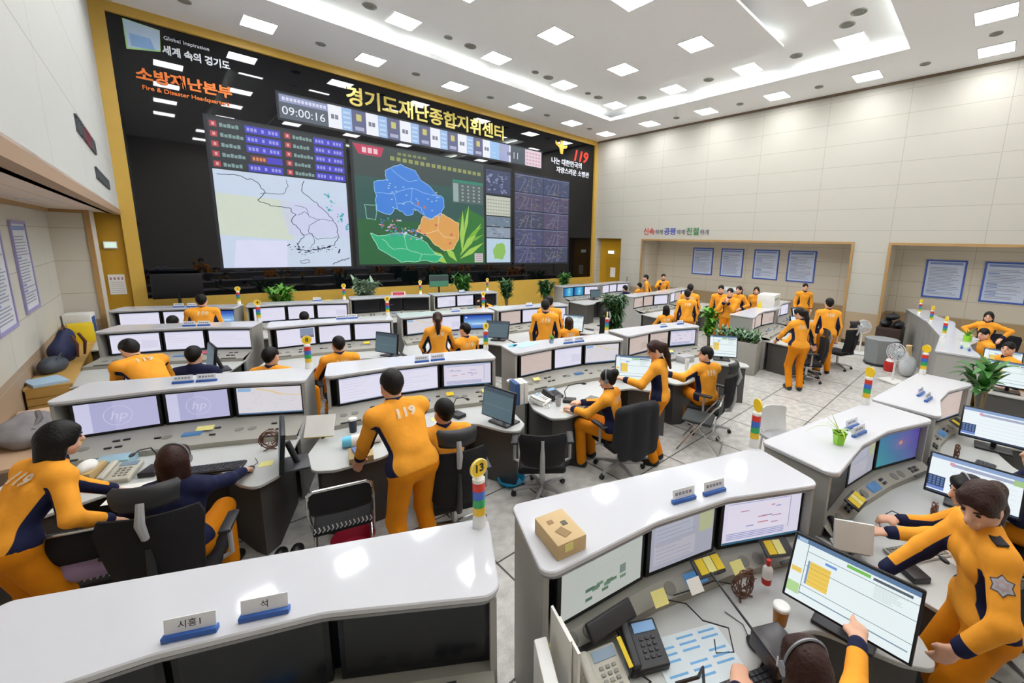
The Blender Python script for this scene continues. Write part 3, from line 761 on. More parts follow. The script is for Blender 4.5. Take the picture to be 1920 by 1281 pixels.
# golden winged emblem at the right
bd = MB()
def fl(pts): bd.add([(vx(12.4 + a), yy, vz(6.72 + b)) for yy in (-.05, -.034) for a, b in pts], [tuple(range(len(pts)))[::-1], tuple(range(len(pts), 2 * len(pts)))] + [(i, (i + 1) % len(pts), len(pts) + (i + 1) % len(pts), len(pts) + i) for i in range(len(pts))])
fl([(-.05, -.25), (.08, -.25), (.12, -.02), (.3, .02), (.34, .14), (.14, .1), (.08, .16), (-.06, .16), (-.14, .08), (-.33, .24), (-.34, .1), (-.12, -.02)])
fl([(-.03, .17), (.07, .17), (.1, .28), (-.06, .28)])
bd.build('emblem', mat('emblem_gold', '#d9b32e', .35, .2), VW, smooth=False)
# ------------------------------------------------------------------ console desks
HT = 1.20
M_top = mat('white_counter', '#cdced2', .07, var=.006, spec=.26)
M_edge = mat('counter_edge', '#8b8d90', .45)
M_back = mat('console_grey', '#979691', .5, var=.02)
M_side = mat('console_light', '#a6a5a0', .5, var=.02)
M_pan = mat('control_panel_beige', '#9b998f', .5, var=.04)
M_work = mat('worktop_white', '#bdbfbc', .35, var=.02)
M_ped = mat('pedestal_dark', '#4d4b49', .5, var=.05)
M_btn = mat('button_black', '#26262a', .4); M_grl = mat('speaker_grille', '#7d7b74', .6)
M_bez = mat('monitor_black', '#101116', .4, var=.02)
M_lcd = emat('#4f84b8', .7)
ROWS = {'A': dict(zm=.79, yb=-.92, zd=.70, reach=1.85), 'B': dict(zm=.79, yb=-.92, zd=.70, reach=1.85), 'C': dict(zm=.79, yb=-.92, zd=.70, reach=1.85),
        'R': dict(zm=.79, yb=-.92, zd=.70, reach=1.75), 'D': dict(zm=.765, yb=-.57, zd=.67, reach=1.42)}
ROWN = {'A': 'row along the video wall', 'B': 'second row from video wall', 'C': 'third row from video wall', 'R': 'block behind the green planter', 'D': 'row nearest the camera'}
POS = {'A1': 'first desk from left', 'A2': 'second desk from left', 'A3': 'third desk from left', 'A4': 'fourth desk from left', 'A5': 'fifth desk from left', 'A6': 'sixth desk from left',
       'B1': 'first desk from left', 'B2': 'second desk from left', 'B3': 'third desk from left', 'B4': 'fourth desk from left', 'B5': 'fifth desk from left', 'B6': 'sixth desk from left',
       'C1': 'first desk from left', 'C2': 'second desk from left', 'C3': 'third desk from left', 'C4': 'fourth desk from left',
       'R1': 'first desk from left', 'R2': 'second desk from left',
       'D1': 'first desk from left', 'D2': 'second desk from left', 'D3': 'third desk from left', 'D4': 'fourth desk from left', 'D5': 'fifth desk from left', 'D6': 'sixth desk from left', 'D7': 'seventh desk from left'}
def where(n): return f'{POS[n]}, {ROWN[n[0]]}'
CON = {}
def console(n, cx, cy, ang, w=2.0):
    p = ROWS[n[0]]; zm, yb, zd, rc = p['zm'], p['yb'], p['zd'], p['reach']; k = w / 2.0
    t = thing('console_desk', f'white-topped grey control console, {where(n)}', 'console desk', (cx, cy, 0), R(ang), 'control consoles')
    CON[n] = (t, Matrix.Translation((cx, cy, 0)) @ Matrix.Rotation(R(ang), 4, 'Z'), p, k)
    K1, K2 = (-.27 * k, -.46), (.28 * k, -.44)
    pts = [(-1. * k, 0), (1. * k, 0), (1.0 * k, -.56), K2, K1, (-1.0 * k, -.6)]
    poly = roundpoly(pts, [.05, .05, .07, .3, .3, .07], 5)
    tp = MB().prism(poly, HT - .032, HT, 0, .006); tp.m = [0 if (i < 0) else m for i, m in enumerate(tp.m)]
    o = tp.build('counter_top', [M_top, M_edge], t)
    MB().prism(roundpoly([(x * .993, y * .985 - .004) for x, y in pts], [.05, .05, .07, .3, .3, .07], 5), HT - .045, HT - .032).build('edge_band', M_edge, t)
    bk = MB().box((0, -.045, (HT - .045) / 2), (w - .08, .03, HT - .045))
    for i in (-.33, .33): bk.box((i * k, -.029, (HT - .1) / 2), (.006, .006, HT - .12))
    bk.build('back_panel', M_back, t)
    for s in (-1, 1):
        ye = -.55 if s < 0 else -.52
        sd = MB()
        prof = [(-.03, 0), (-.03, HT - .045), (ye, HT - .045), (ye, zm), (yb + .03, zd - .02), (yb + .03, 0)]
        x0 = s * (1.0 * k - .03)
        vs = [(x0 + d, y, z) for d in (-.015, .015) for y, z in prof]; m_ = len(prof)
        sd.add(vs, [tuple(range(m_)), tuple(range(m_, 2 * m_))[::-1]] + [(i, i + m_, (i + 1) % m_ + m_, (i + 1) % m_) for i in range(m_)])
        sd.build('side_panel', M_side, t)
    # sloping control panel in three facets, following the monitors
    cp = MB()
    tops = [(-.97 * k, -.55, zm), (K1[0], K1[1] + .02, zm), (K2[0], K2[1] + .02, zm), (.97 * k, -.52, zm)]
    bots = [(-.97 * k, yb - .04, zd + .05), (K1[0], yb + .04, zd + .05), (K2[0], yb + .04, zd + .05), (.97 * k, yb - .02, zd + .05)]
    low = [(a, b, zd - .02) for a, b, c in bots]; inn = [(a, b + .12, zm) for a, b, c in tops]
    for i in range(3):
        cp.quad(bots[i], bots[i + 1], tops[i + 1], tops[i]); cp.quad(low[i], low[i + 1], bots[i + 1], bots[i]); cp.quad(tops[i], tops[i + 1], inn[i + 1], inn[i])
    cpo = cp.build('control_panel', M_pan, t)
    def onp(i, u, v):
        a, b, c, d = (Vector(q) for q in (bots[i], bots[i + 1], tops[i + 1], tops[i]))
        pz = (a * (1 - u) + b * u) * (1 - v) + (d * (1 - u) + c * u) * v
        nx = (b - a).cross(d - a).normalized(); ux = (b - a).normalized(); uy = nx.cross(ux)
        mm = Matrix((ux, uy, nx)).transposed().to_4x4(); mm.translation = pz; return mm
    for i in (0, 1, 2):
        for u, v in ((.62, .35), (.62, .65), (.72, .35), (.72, .65)) if i != 1 else ((.08, .5), (.88, .35), (.88, .65)):
            MB().rbox((0, 0, .006), (.05, .022, .014), .004, 0, M=onp(i, u, v), n=1).build('button', M_btn, cpo)
        for u in (.2, .36) if i != 1 else (.2,):
            Mx = onp(i, u, .5); MB().lathe([(.038, 0), (.038, .004), (.03, .006), (.001, .003)], 16, 0, Mx).build('speaker_grille', M_grl, cpo)
    for u in (.3, .7):
        MB().box((0, -.02, .004), (.2, .02, .012), 0, M=onp(2 if u > .5 else 0, u, .08)).build('slot', M_btn, cpo)
    MB().rbox((0, 0, .005), (.15, .075, .014), .004, M=onp(1, .55, .5), n=1).build('display', M_lcd, cpo)
    # worktop
    yk = rc
    wp = [(-.99 * k, yb + .06), (-1.12 * k, -(rc - .42)), (-1.06 * k, -(rc - .06)), (-.88 * k, -rc), (-.5 * k, -(rc - .07)), (-.16 * k, -(rc - .34)), (.18 * k, -(rc - .5)), (.48 * k, -(rc - .46)), (.72 * k, -(rc - .14)), (.86 * k, -(rc - .04)), (.99 * k, -(rc - .2)), (.98 * k, yb + .06)]
    if n[0] in 'DA' or n in ('C1', 'B1'): wp = [(max(-1. * k, x), y) for x, y in wp]
    wpr = roundpoly(wp, [0, .1, .1, .1, .2, .25, .25, .18, .12, .07, .1, 0], 4)
    MB().prism(wpr, zd - .028, zd, 0, .004).build('worktop', [M_work], t)
    for s in (-1, 1):
        pp = [(-.95 * k, yb - .02), (-1.05 * k, -(rc - .4)), (-1.0 * k, -(rc - .14)), (-.85 * k, -(rc - .08)), (-.5 * k, -(rc - .15)), (-.36 * k, -(rc - .25)), (-.36 * k, yb - .02)] if s < 0 else \
             [(.5 * k, yb - .02), (.5 * k, -(rc - .55)), (.76 * k, -(rc - .22)), (.86 * k, -(rc - .13)), (.93 * k, -(rc - .25)), (.93 * k, yb - .02)]
        if n[0] in 'DA' or n in ('C1', 'B1'): pp = [(max(-.97 * k, x), y) for x, y in pp]
        MB().prism(pp, .0, zd - .03).build('pedestal', M_ped, t)
    MB().box((0, yb + .03, (zd - .05) / 2), (w * .9, .03, zd - .05)).build('knee_panel', M_ped, t)
    return t
PLAN = dict(A1=(.33, 12.26, -22), A2=(2.33, 11.8, -14), A3=(4.43, 11.87, -14), A4=(6.46, 11.58, -9), A5=(11.25, 11.55, -4, 1.9), A6=(13.3, 11.62, 3, 1.95),
            B1=(.33, 9.77, -25), B2=(2.27, 8.93, -14), B3=(4.38, 8.6, -13), B4=(6.43, 8.34, -10), B5=(11.25, 8.32, -2), B6=(13.3, 8.5, 6, 1.95),
            C1=(.285, 6.05, -23), C2=(2.3, 5.43, -17), C3=(4.52, 4.98, -13), C4=(6.68, 4.74, -11, 1.95),
            R1=(10.5, 4.42, 4), R2=(12.6, 4.68, 9),
            D1=(.285, 2.305, -27), D2=(2.27, 1.495, -21), D3=(4.255, .945, -13, 1.9), D4=(6.12, .63, -7.5, 1.74), D5=(9.72, .53, 2, 1.75), D6=(11.72, .78, 11, 2.3), D7=(14.0, 1.34, 16, 2.3))
for n, a in PLAN.items(): console(n, *a)

# ------------------------------------------------------------------ monitors
def screen(parent, w, h, kind, M, seed=0, s=1.):
    """content of a screen as flat patches on a w x h panel, facing local -y"""
    r = random.Random(seed * 17 + len(kind)); b = {}
    def rc_(x0, z0, x1, z1, c, k=1., lay=1):
        m = emat(c, SCR * s * k); mb = b.setdefault(m.name, (m, MB()))[1]
        y = -.0006 * lay; X = lambda q: (q - .5) * w; Z = lambda q: (q - .5) * h
        mb.quad((X(x0), y, Z(z0)), (X(x1), y, Z(z0)), (X(x1), y, Z(z1)), (X(x0), y, Z(z1)))
    if kind == 'doc' or kind == 'pink':
        bg = '#e6e4f6' if kind == 'doc' else '#d0beb6'
        rc_(0, 0, 1, 1, bg, 1., 0)
        rc_(0, .94, 1, 1, '#c9cbe6' if kind == 'doc' else '#b8a8a4', 1, 1)
        for i in range(7):
            z = .85 - i * .115; rc_(.05, z, .05 + r.uniform(.2, .8), z + .018, '#d3d2e6' if kind == 'doc' else '#bfaea8', 1, 1)
        if r.random() < .6: rc_(.62, .2, .96, .6, '#dcd8ee' if kind == 'doc' else '#c4b2aa', 1, 2)
        rc_(0, 0, 1, .035, '#a9b4cf', .8, 2)
    elif kind == 'form':
        rc_(0, 0, 1, 1, '#dcd8ea', 1., 0); rc_(0, .95, 1, 1, '#a9bce0', 1, 1); rc_(.05, .26, .86, .9, '#e2dcec', 1, 1); rc_(.05, .9, .86, .915, '#8f9ac8', 1, 2); rc_(.85, .2, .86, .9, '#9a9fc4', 1, 2)
        for i in range(9):
            x, z = r.uniform(.1, .7), r.uniform(.35, .85); rc_(x, z, x + r.uniform(.04, .14), z + .022, r.choice(('#c66a80', '#7f86c8', '#b58aa8', '#8a86a8')), 1, 3)
        for i in range(4): rc_(.05, .1 + .04 * i, .8, .118 + .04 * i, '#9aa0d0', .9, 2)
        rc_(0, 0, 1, .05, '#3d6f8c', .8, 3)
    elif kind == 'map':
        rc_(0, 0, 1, 1, '#ddd9e0', 1., 0); rc_(.02, .86, .22, .98, '#8fb6dc', 1, 2)
        pts = [(.3, .95), (.5, .85), (.65, .72), (.98, .66)]
        for (x0, z0), (x1, z1) in zip(pts[:-1], pts[1:]):
            for q in range(8):
                u = q / 8; xx = x0 + (x1 - x0) * u; zz = z0 + (z1 - z0) * u; rc_(xx, zz - .02, xx + .06, zz + .012, '#e3cd94', 1, 2)
        for i in range(30):
            x, z = r.uniform(.02, .92), r.uniform(.06, .8); rc_(x, z, x + r.uniform(.01, .07), z + r.uniform(.008, .02), r.choice(('#c7c2cc', '#cfc0c8', '#b9c4d8', '#c8d2c4')), 1, 2)
        rc_(0, 0, 1, .05, '#6a8db4', .8, 3)
    elif kind == 'greymap':
        rc_(0, 0, 1, 1, '#b7bcb6', 1., 0)
        for i in range(40):
            x, z = r.uniform(.02, .92), r.uniform(.06, .92); rc_(x, z, x + r.uniform(.02, .1), z + r.uniform(.005, .012), r.choice(('#a8ada6', '#c2c0ba', '#aab6ae')), 1, 1)
        for i in range(14):
            x, z = .45 + r.gauss(0, .1), .25 + r.gauss(0, .07); rc_(x, z, x + .08, z + .06, r.choice(('#5f7a64', '#6f8a72', '#55705c')), .9, 2)
        rc_(.7, .33, .78, .5, '#7a8a84', .9, 2)
    elif kind == 'greydoc':
        rc_(0, 0, 1, 1, '#a5a6b4', 1., 0); rc_(.05, .55, .65, .95, '#adb0bf', 1, 1); rc_(.75, .5, .98, .97, '#b0b48e', 1, 1); rc_(.05, .1, .7, .5, '#b4b2bd', 1, 1)
        for i in range(9): rc_(.08, .14 + i * .085, .08 + r.uniform(.3, .6), .15 + i * .085, '#8d8fa0', 1, 2)
    elif kind == 'hp':
        rc_(0, 0, 1, 1, '#b9b8dc', 1., 0); rc_(0, 0, .18, 1, '#cfceea', 1, 1); rc_(.18, 0, .45, 1, '#b0b0d6', 1, 1)
    elif kind == 'off':
        m = mat('dead_screen', '#14151a', .22, var=.03, spec=.5); mb = b.setdefault(m.name, (m, MB()))[1]
        mb.quad((-w / 2, 0, -h / 2), (w / 2, 0, -h / 2), (w / 2, 0, h / 2), (-w / 2, 0, h / 2))
    elif kind == 'offlogo':
        m = mat('dead_screen', '#14151a', .22, var=.03, spec=.5); mb = b.setdefault(m.name, (m, MB()))[1]
        mb.quad((-w / 2, 0, -h / 2), (w / 2, 0, -h / 2), (w / 2, 0, h / 2), (-w / 2, 0, h / 2)); rc_(.42, .5, .58, .53, '#8a93a4', .5, 1)
    elif kind == 'sky':
        for i in range(12):
            u = i / 12; c = tuple(int(a + (b_ - a) * (1 - abs(u - .35) / .65)) for a, b_ in zip((18, 58, 168), (150, 200, 240))); rc_(0, u, 1, u + 1 / 12, c, 1, 0)
        rc_(.3, .3, .9, .36, '#dcecf8', 1, 1); rc_(.1, .38, .6, .42, '#a8cdf2', 1, 1); rc_(.05, .8, .12, .9, '#dce6f4', 1, 2)
    elif kind == 'teal':
        for i in range(10):
            for j in range(8):
                u, v = i / 9, j / 7; c = (int(60 + 30 * u + 50 * max(0, 1 - 3 * math.hypot(u - .55, v - .6))), int(150 - 55 * u - 25 * v), int(160 + 5 * v)); rc_(i / 10, j / 8, (i + 1) / 10, (j + 1) / 8, c, .9, 0)
        rc_(.5, .55, .58, .66, '#c98f66', .9, 1)
    elif kind == 'win':
        for i in range(10):
            u = i / 9; rc_(u * .9, 0, u * .9 + .1, 1, (int(30 + 70 * math.exp(-9 * (u - .55) ** 2)), int(110 + 90 * math.exp(-9 * (u - .55) ** 2)), int(190 + 30 * math.exp(-9 * (u - .55) ** 2))), 1, 0)
        rc_(.52, .4, .6, .6, '#e6f4c8', 1, 1)
    elif kind == 'touch':
        rc_(0, 0, 1, 1, '#e9f4f6', 1.05, 0); rc_(0, .93, 1, 1, '#5f7fa4', 1, 1); rc_(.02, .94, .1, .99, '#a8c4e4', 1, 2); rc_(.45, .86, .64, .91, '#7cc35a', 1, 2); rc_(.66, .86, .95, .9, '#56616c', 1, 2)
        rc_(.115, .1, .12, .93, '#59707e', 1, 1); rc_(.0, .08, .11, .25, '#b7dd9a', 1, 1); rc_(.01, .42, .1, .5, '#f0cf68', 1, 1)
        rc_(.16, .3, .34, .68, '#f3cf5e', 1, 2); rc_(.14, .3, .158, .68, '#7f9fc0', 1, 2)
        for i in range(5): rc_(.16, .36 + i * .07, .34, .366 + i * .07, '#d8ae44', 1, 3)
        for z in (.25, .58, .81): rc_(.12, z, 1, z + .008, '#5e7482', 1, 2)
        rc_(.28, .73, .38, .77, '#6f9be0', 1, 2)
        for i in range(8): rc_(.68, .62 + i * .025, .68 + r.uniform(.12, .26), .628 + i * .025, '#c9d8d4', 1, 2)
        rc_(.12, .12, .98, .14, '#8aa2b0', 1, 2)
    elif kind == 'wide':
        rc_(0, 0, 1, 1, '#eef7fb', 1.05, 0); rc_(0, .9, 1, 1, '#8fa9d2', 1, 1); rc_(.24, .78, .92, .86, '#aab2cc', 1, 2); rc_(.22, .8, .27, .88, '#e0a0b4', 1, 3); rc_(.9, .76, 1, .9, '#a8cc8c', 1, 3)
        rc_(.0, .08, .2, .44, '#2d4268', 1, 2); rc_(.0, .08, .2, .16, '#6f8ad0', 1, 3)
        for i in range(4):
            for j in range(4): rc_(.015 + i * .046, .19 + j * .06, .045 + i * .046, .23 + j * .06, '#6d86b4', 1, 4)
        for i in range(5): rc_(.24, .16 + i * .12, .95, .167 + i * .12, '#cfe0ec', 1, 2)
        rc_(0, 0, 1, .05, '#33415a', 1, 4)
    elif kind == 'dim':
        rc_(0, 0, 1, 1, '#5f7680', .8, 0); rc_(0, .85, 1, 1, '#4a5a66', .8, 1); rc_(.05, .4, .95, .43, '#70868e', .8, 1)
    elif kind == 'photo':
        rc_(0, 0, 1, 1, '#e6e4f6', 1., 0); rc_(.6, .4, .97, .97, '#8f9cba', .9, 1); rc_(.6, .4, .97, .55, '#7f7488', .9, 2); rc_(.05, .1, .55, .12, '#cfcde6', 1, 1)
    mb = MB(); ms = []
    for m, q in b.values(): mb.add(q.v, q.f, len(ms)); ms.append(m)
    o = mb.build('screen', ms, parent, smooth=False); o.matrix_local = M
    if kind == 'hp':
        e = MB(); Rr = h * .33
        e.tube([(Rr * math.cos(a), -.002, Rr * math.sin(a)) for a in [2 * math.pi * i / 32 for i in range(32)]], .0022, 4, 0, True)
        e.build('logo_ring', emat('#cfcdea', SCR), o)
        text_obj('logo_letters', 'hp', Rr * 1.25, emat('#cfcdea', SCR), Matrix.Translation((0, -.002, 0)) @ Matrix.Rotation(R(90), 4, 'X'), o, extrude=.0005, shear=.25)
    return o
SIDE = ['left', 'middle', 'right']
def monitors(n, kinds):
    t, Mw, p, k = CON[n]; zm = p['zm']; top = HT - .05
    for i, kd in enumerate(kinds):
        if kd is None: continue
        a, b = [((-.90 * k, -.535), (-.28 * k, -.42)), ((-.28 * k, -.42), (.285 * k, -.40)), ((.285 * k, -.40), (.98 * k, -.51))][i]
        c = ((a[0] + b[0]) / 2, (a[1] + b[1]) / 2 + .035); an = math.atan2(b[1] - a[1], b[0] - a[0])
        w = min(math.hypot(b[0] - a[0], b[1] - a[1]) - .02, .66); h = top - zm - .012
        m = thing('monitor', f'{SIDE[i]} built-in monitor of the {where(n)}', 'monitor', group='built-in console monitors')
        m.matrix_world = Mw @ Matrix.Translation((c[0], c[1], zm + .002 + h / 2)) @ Matrix.Rotation(an, 4, 'Z')
        MB().rbox((0, .02, 0), (w, .04, h), .006, n=1).build('bezel', M_bez, m)
        screen(m, w - .05, h - .05, kd, Matrix.Translation((0, -.0012, .004)), hash_(n) + i)
def hash_(s): return sum(ord(c) * (i + 3) for i, c in enumerate(s))
MON = dict(A1=('doc', 'doc', 'sky'), A2=('doc', 'doc', 'doc'), A3=('off', 'offlogo', 'off'), A4=('doc', 'doc', 'off'), A5=('win', 'win', 'doc'), A6=('doc', 'doc', 'doc'),
           B1=('doc', 'doc', 'doc'), B2=('photo', 'doc', 'doc'), B3=('map', 'doc', 'sky'), B4=('pink', 'doc', 'doc'), B5=('pink', 'pink', 'doc'), B6=('doc', 'pink', 'doc'),
           C1=('hp', 'hp', 'map'), C2=('doc', 'doc', 'form'), C3=('pink', 'doc', 'map'), C4=('pink', 'pink', 'form'), R1=('pink', 'pink', 'pink'), R2=('pink', 'doc', 'doc'),
           D1=('off', 'off', 'off'), D2=('greymap', 'greydoc', 'form'), D3=('off', 'greydoc', 'teal'), D4=('pink', 'pink', 'pink'), D5=('doc', 'doc', 'doc'), D6=('doc', 'doc', 'doc'), D7=('doc', 'doc', 'doc'))
for n, kk in MON.items(): monitors(n, kk)
# free-standing touch monitors at the right end of the worktops
def touch_monitor(n, x, y, z, rz, tilt, w, h, kind, lab, stand=True):
    t, Mw, p, k = CON[n]; zd = p['zd']
    m = thing('touch_monitor', lab, 'touch monitor', group='free-standing touch monitors')
    m.matrix_world = Mw @ Matrix.Translation((x, y, zd)) @ Matrix.Rotation(R(rz), 4, 'Z')
    T = Matrix.Translation((0, 0, z - zd)) @ Matrix.Rotation(R(-tilt), 4, 'X')
    MB().rbox((0, .02, 0), (w, .035, h), .008, n=1, M=T).build('bezel', M_bez, m)
    screen(m, w - .03, h - .03, kind, T @ Matrix.Translation((0, -.0001 + .0, 0)), 5)
    s = MB(); s.rbox((0, .1, .012), (.3, .22, .022), .008, n=1)
    s.cyl((0, .12, .02), (0, .06, z - zd), .025, n=10); s.build('stand', mat('stand_dark', '#2a2b30', .4), m)
    return m
touch_monitor('D2', .555, -1.06, .96, -69, 22, .60, .36, 'touch', 'large bright touch monitor being pointed at by the seated woman in the front row')
touch_monitor('D3', .44, -1.0, .93, -77, 20, .58, .34, 'wide', 'bright monitor with a dark key block behind the star-patch woman, third front desk')
touch_monitor('D4', .12, -.9, .95, -80, 20, .6, .34, 'wide', 'bright wide monitor with a dark key block at the picture edge, below the leafy plant')
touch_monitor('D5', -.72, -.92, .97, -92, 24, .6, .4, 'touch', 'bright tilted touch monitor above the leafy plant at the picture edge')
touch_monitor('D5', .5, -.88, .98, -92, 24, .5, .34, 'touch', 'bright tilted touch monitor beside the white counter at the far right')
touch_monitor('C1', .97, -1.52, .93, -76, 6, .52, .36, 'dim', 'dark touch monitor seen edge-on at the right end of the desk with logo screens')
touch_monitor('C2', .70, -1.55, .95, -64, 8, .5, .36, 'dim', 'grey touch monitor turned to the seated man in the black chair')
touch_monitor('C3', .66, -1.2, .93, -40, 28, .56, .38, 'touch', 'bright tilted touch monitor between the bun-haired woman and the pony-tailed woman')
touch_monitor('C4', .72, -1.3, .98, -45, 14, .5, .4, 'touch', 'bright touch monitor behind the man with the outstretched arm')
touch_monitor('B2', .75, -1.45, .95, -52, 6, .5, .36, 'dim', 'grey touch monitor seen obliquely left of the standing pony-tailed woman, second row')
touch_monitor('B3', .75, -1.3, .95, -40, 18, .5, .36, 'dim', 'pale grey touch monitor behind the yellow disc beacon, second row')
touch_monitor('B4', .45, -1.55, .95, -50, 18, .5, .38, 'touch', 'bright touch monitor right of the two crowded men in orange, second row')
touch_monitor('B1', .75, -1.45, .93, -60, 8, .5, .36, 'dim', 'dark touch monitor seen edge-on right of the person in navy, second row')
touch_monitor('R1', .55, -1.15, .98, -20, 14, .5, .36, 'touch', 'bright touch monitor in front of the standing woman in orange, right-hand block')
touch_monitor('R2', -.3, -.9, 1.0, -12, 14, .5, .38, 'touch', 'bright touch monitor left of the standing man, right-hand block')
touch_monitor('A5', .2, -1.1, .95, -10, 10, .45, .3, 'dim', 'grey touch monitor below the blue desktop screens, far right row')

# ------------------------------------------------------------------ stack lights, name plates
M_w = mat('white_plastic', '#e6e6e2', .4); M_ye = mat('disc_yellow', '#f0c81e', .45); SEC = [mat('band_red', '#d8382a', .3), mat('band_blue', '#3c68c4', .3), mat('band_green', '#2fa45c', .3), mat('band_yellow', '#e8bc28', .3)]
M_bl = mat('black_print', '#2a2620', .6)
def stack_light(x, y, num, lab, turn=0., s=1.):
    t = thing('stack_light', lab, 'stack light', (x, y, HT), R(turn), 'coloured stack lights'); t.scale = (s, s, s)
    MB().lathe([(.036, 0), (.036, .05), (.034, .055), (.034, .075)], 20).build('base', M_w, t)
    for i, nm in enumerate(('yellow_band', 'green_band', 'blue_band', 'red_band')):
        z = .075 + .048 * i; MB().lathe([(.034, z), (.034, z + .046), (.031, z + .048)], 20).build(nm, SEC[3 - i], t)
    MB().lathe([(.034, .267), (.034, .285), (.012, .295)], 20).build('cap', M_w, t)
    d = MB(); d.cyl((0, -.006, .345), (0, .006, .345), .052, n=24, mi=0); d.cyl((0, 0, .285), (0, 0, .3), .008, n=6)
    dd = d.build('number_disc', [M_ye], t)
    rg = MB(); rg.tube([(.05 * math.cos(a), -.006, .345 + .05 * math.sin(a)) for a in [2 * math.pi * i / 24 for i in range(24)]], .004, 5, 0, True); rg.build('disc_rim', mat('disc_rim', '#f4e9b0', .5), dd)
    if num: text_obj('number', num, .062, M_bl, Matrix.Translation((0, -.0072, .345)) @ Matrix.Rotation(R(90), 4, 'X'), dd, extrude=.0006, bold=.002)
    return t
for n, x, y, num, tr in (('D1', 1.10, 1.82, '13', 3), ('D2', 3.19, 1.16, '14', 55), ('D3', 5.02, .75, '15', 60), ('D4', 6.9, .47, '16', 62), ('D5', 10.5, .5, '17', 30), ('D6', 12.4, .86, '18', 40), ('D7', 13.9, 1.22, '19', 40),
                         ('C1', 1.13, 5.62, '8', 0), ('C2', 3.22, 5.08, '9', 10), ('C3', 5.44, 4.7, '10', 45), ('B1', 1.17, 9.3, '4', 0), ('B2', 3.17, 8.62, '5', 0), ('B3', 5.22, 8.33, '6', 0),
                         ('A1', 1.17, 11.88, '1', 0), ('A2', 3.2, 11.52, '2', 0), ('A3', 5.2, 11.6, '3', 0), ('A4', 7.3, 11.4, '7', 0)):
    stack_light(x, y, num, f'stack light with yellow disc, {where(n)}', tr)
M_npb = mat('plate_blue', '#2f5fae', .4); M_npc = mat('plate_card', '#eceef2', .4)
def name_plate(n, x, y, txt, lab, ang=0, w=.17):
    t, Mw, p, k = CON[n]
    o = thing('name_plate', lab, 'name plate', group='blue name plates')
    o.matrix_world = Mw @ Matrix.Translation((x, y, HT)) @ Matrix.Rotation(R(ang), 4, 'Z')
    b = MB(); b.rbox((0, 0, .012), (w, .03, .024), .004, n=1)
    b.build('base', M_npb, o)
    Tc = Matrix.Translation((0, .004, .022)) @ Matrix.Rotation(R(-8), 4, 'X')
    c = MB().box((0, 0, .03), (w - .012, .004, .062), M=Tc).build('card', M_npc, o)
    if txt: text_obj('print', txt, .034, M_bl, Tc @ Matrix.Translation((0, -.0026, .03)) @ Matrix.Rotation(R(90), 4, 'X'), c, extrude=.0004)
    else:
        q = MB()
        for i in range(5): q.box((-.055 + .026 * i, -.003, .032), (.018, .001, .018), M=Tc)
        q.build('print', mat('plate_print', '#8b8d98', .6), c)
def loc(n, x, y):
    v = CON[n][1].inverted() @ Vector((x, y, 0)); return v.x, v.y
for n, x, y, txt, q in (('D1', -.06, 2.02, '시흥1', 'with three characters'), ('D1', .16, 1.93, '석', 'with two small characters'), ('D2', 2.14, 1.16, '', 'left of the pair'), ('D2', 2.36, 1.07, '', 'right of the pair'),
                        ('D3', 4.1, .62, '', 'nearer the green pot'), ('D3', 4.22, .70, '', 'farther from the green pot'), ('D4', 5.86, .38, '', 'larger of the pair'), ('D4', 5.7, .30, '', 'smaller of the pair'),
                        ('C1', .05, 5.83, '', 'left of the pair'), ('C1', .23, 5.75, '', 'right of the pair'), ('C2', 2.24, 5.03, '', 'left of the pair'), ('C2', 2.43, 4.98, '', 'right of the pair'),
                        ('C3', 4.42, 4.6, '', 'left of the pair'), ('C3', 4.62, 4.56, '', 'right of the pair'), ('C4', 6.82, 4.42, '', 'left of the pair'), ('C4', 7.36, 4.38, '', 'near the right end'),
                        ('B1', .25, 9.44, '', 'left of the pair'), ('B1', .43, 9.36, '', 'right of the pair'), ('B2', 2.35, 8.72, '', 'left of the pair'), ('B2', 2.53, 8.68, '', 'right of the pair'), ('B3', 4.5, 8.3, '', 'on its own'), ('B4', 6.35, 8.04, '', 'on its own'),
                        ('A1', .2, 11.98, '', 'left of the pair'), ('A1', .4, 11.9, '', 'right of the pair'), ('A2', 2.62, 11.6, '', 'on its own'), ('A4', 6.35, 11.3, '', 'on its own'), ('D5', 9.5, .2, '', 'nearer the aisle end'), ('D5', 9.35, .1, '', 'nearer the bright monitor')):
    lx, ly = loc(n, x, y)
    name_plate(n, lx, ly, txt, f'name plate {q}, {where(n)}', 0, .22 if n[0] == 'D' and n != 'D1' and n != 'D2' else .175)
# ------------------------------------------------------------------ people: one smooth body each, grown from a signed distance field
def vsub(a, b): return np.asarray(a, float) - np.asarray(b, float)
def unit(v): v = np.asarray(v, float); return v / (np.linalg.norm(v) + 1e-9)
class Cap:
    def __init__(s, a, b, ra, rb, tag='', u=None, q=1.):
        s.a = np.asarray(a, float); s.b = np.asarray(b, float); s.ra = ra; s.rb = rb; s.tag = tag
        s.u = None if u is None else unit(u); s.q = q
    def bbox(s):
        r = max(s.ra, s.rb); return np.minimum(s.a, s.b) - r, np.maximum(s.a, s.b) + r
    def d(s, P):
        ab = s.b - s.a; L2 = ab @ ab + 1e-12
        rel = P - s.a; t = np.clip((rel @ ab) / L2, 0, 1)
        off = rel - t[..., None] * ab
        r = s.ra + (s.rb - s.ra) * t
        if s.u is not None:
            c = off @ s.u; off = off + s.u * (c * (1 / s.q - 1))[..., None]
            return (np.sqrt((off * off).sum(-1)) - r) * (.35 + .65 * s.q)
        return np.sqrt((off * off).sum(-1)) - r
    def grow(s, g): return Cap(s.a, s.b, s.ra + g, s.rb + g, s.tag, s.u, s.q)
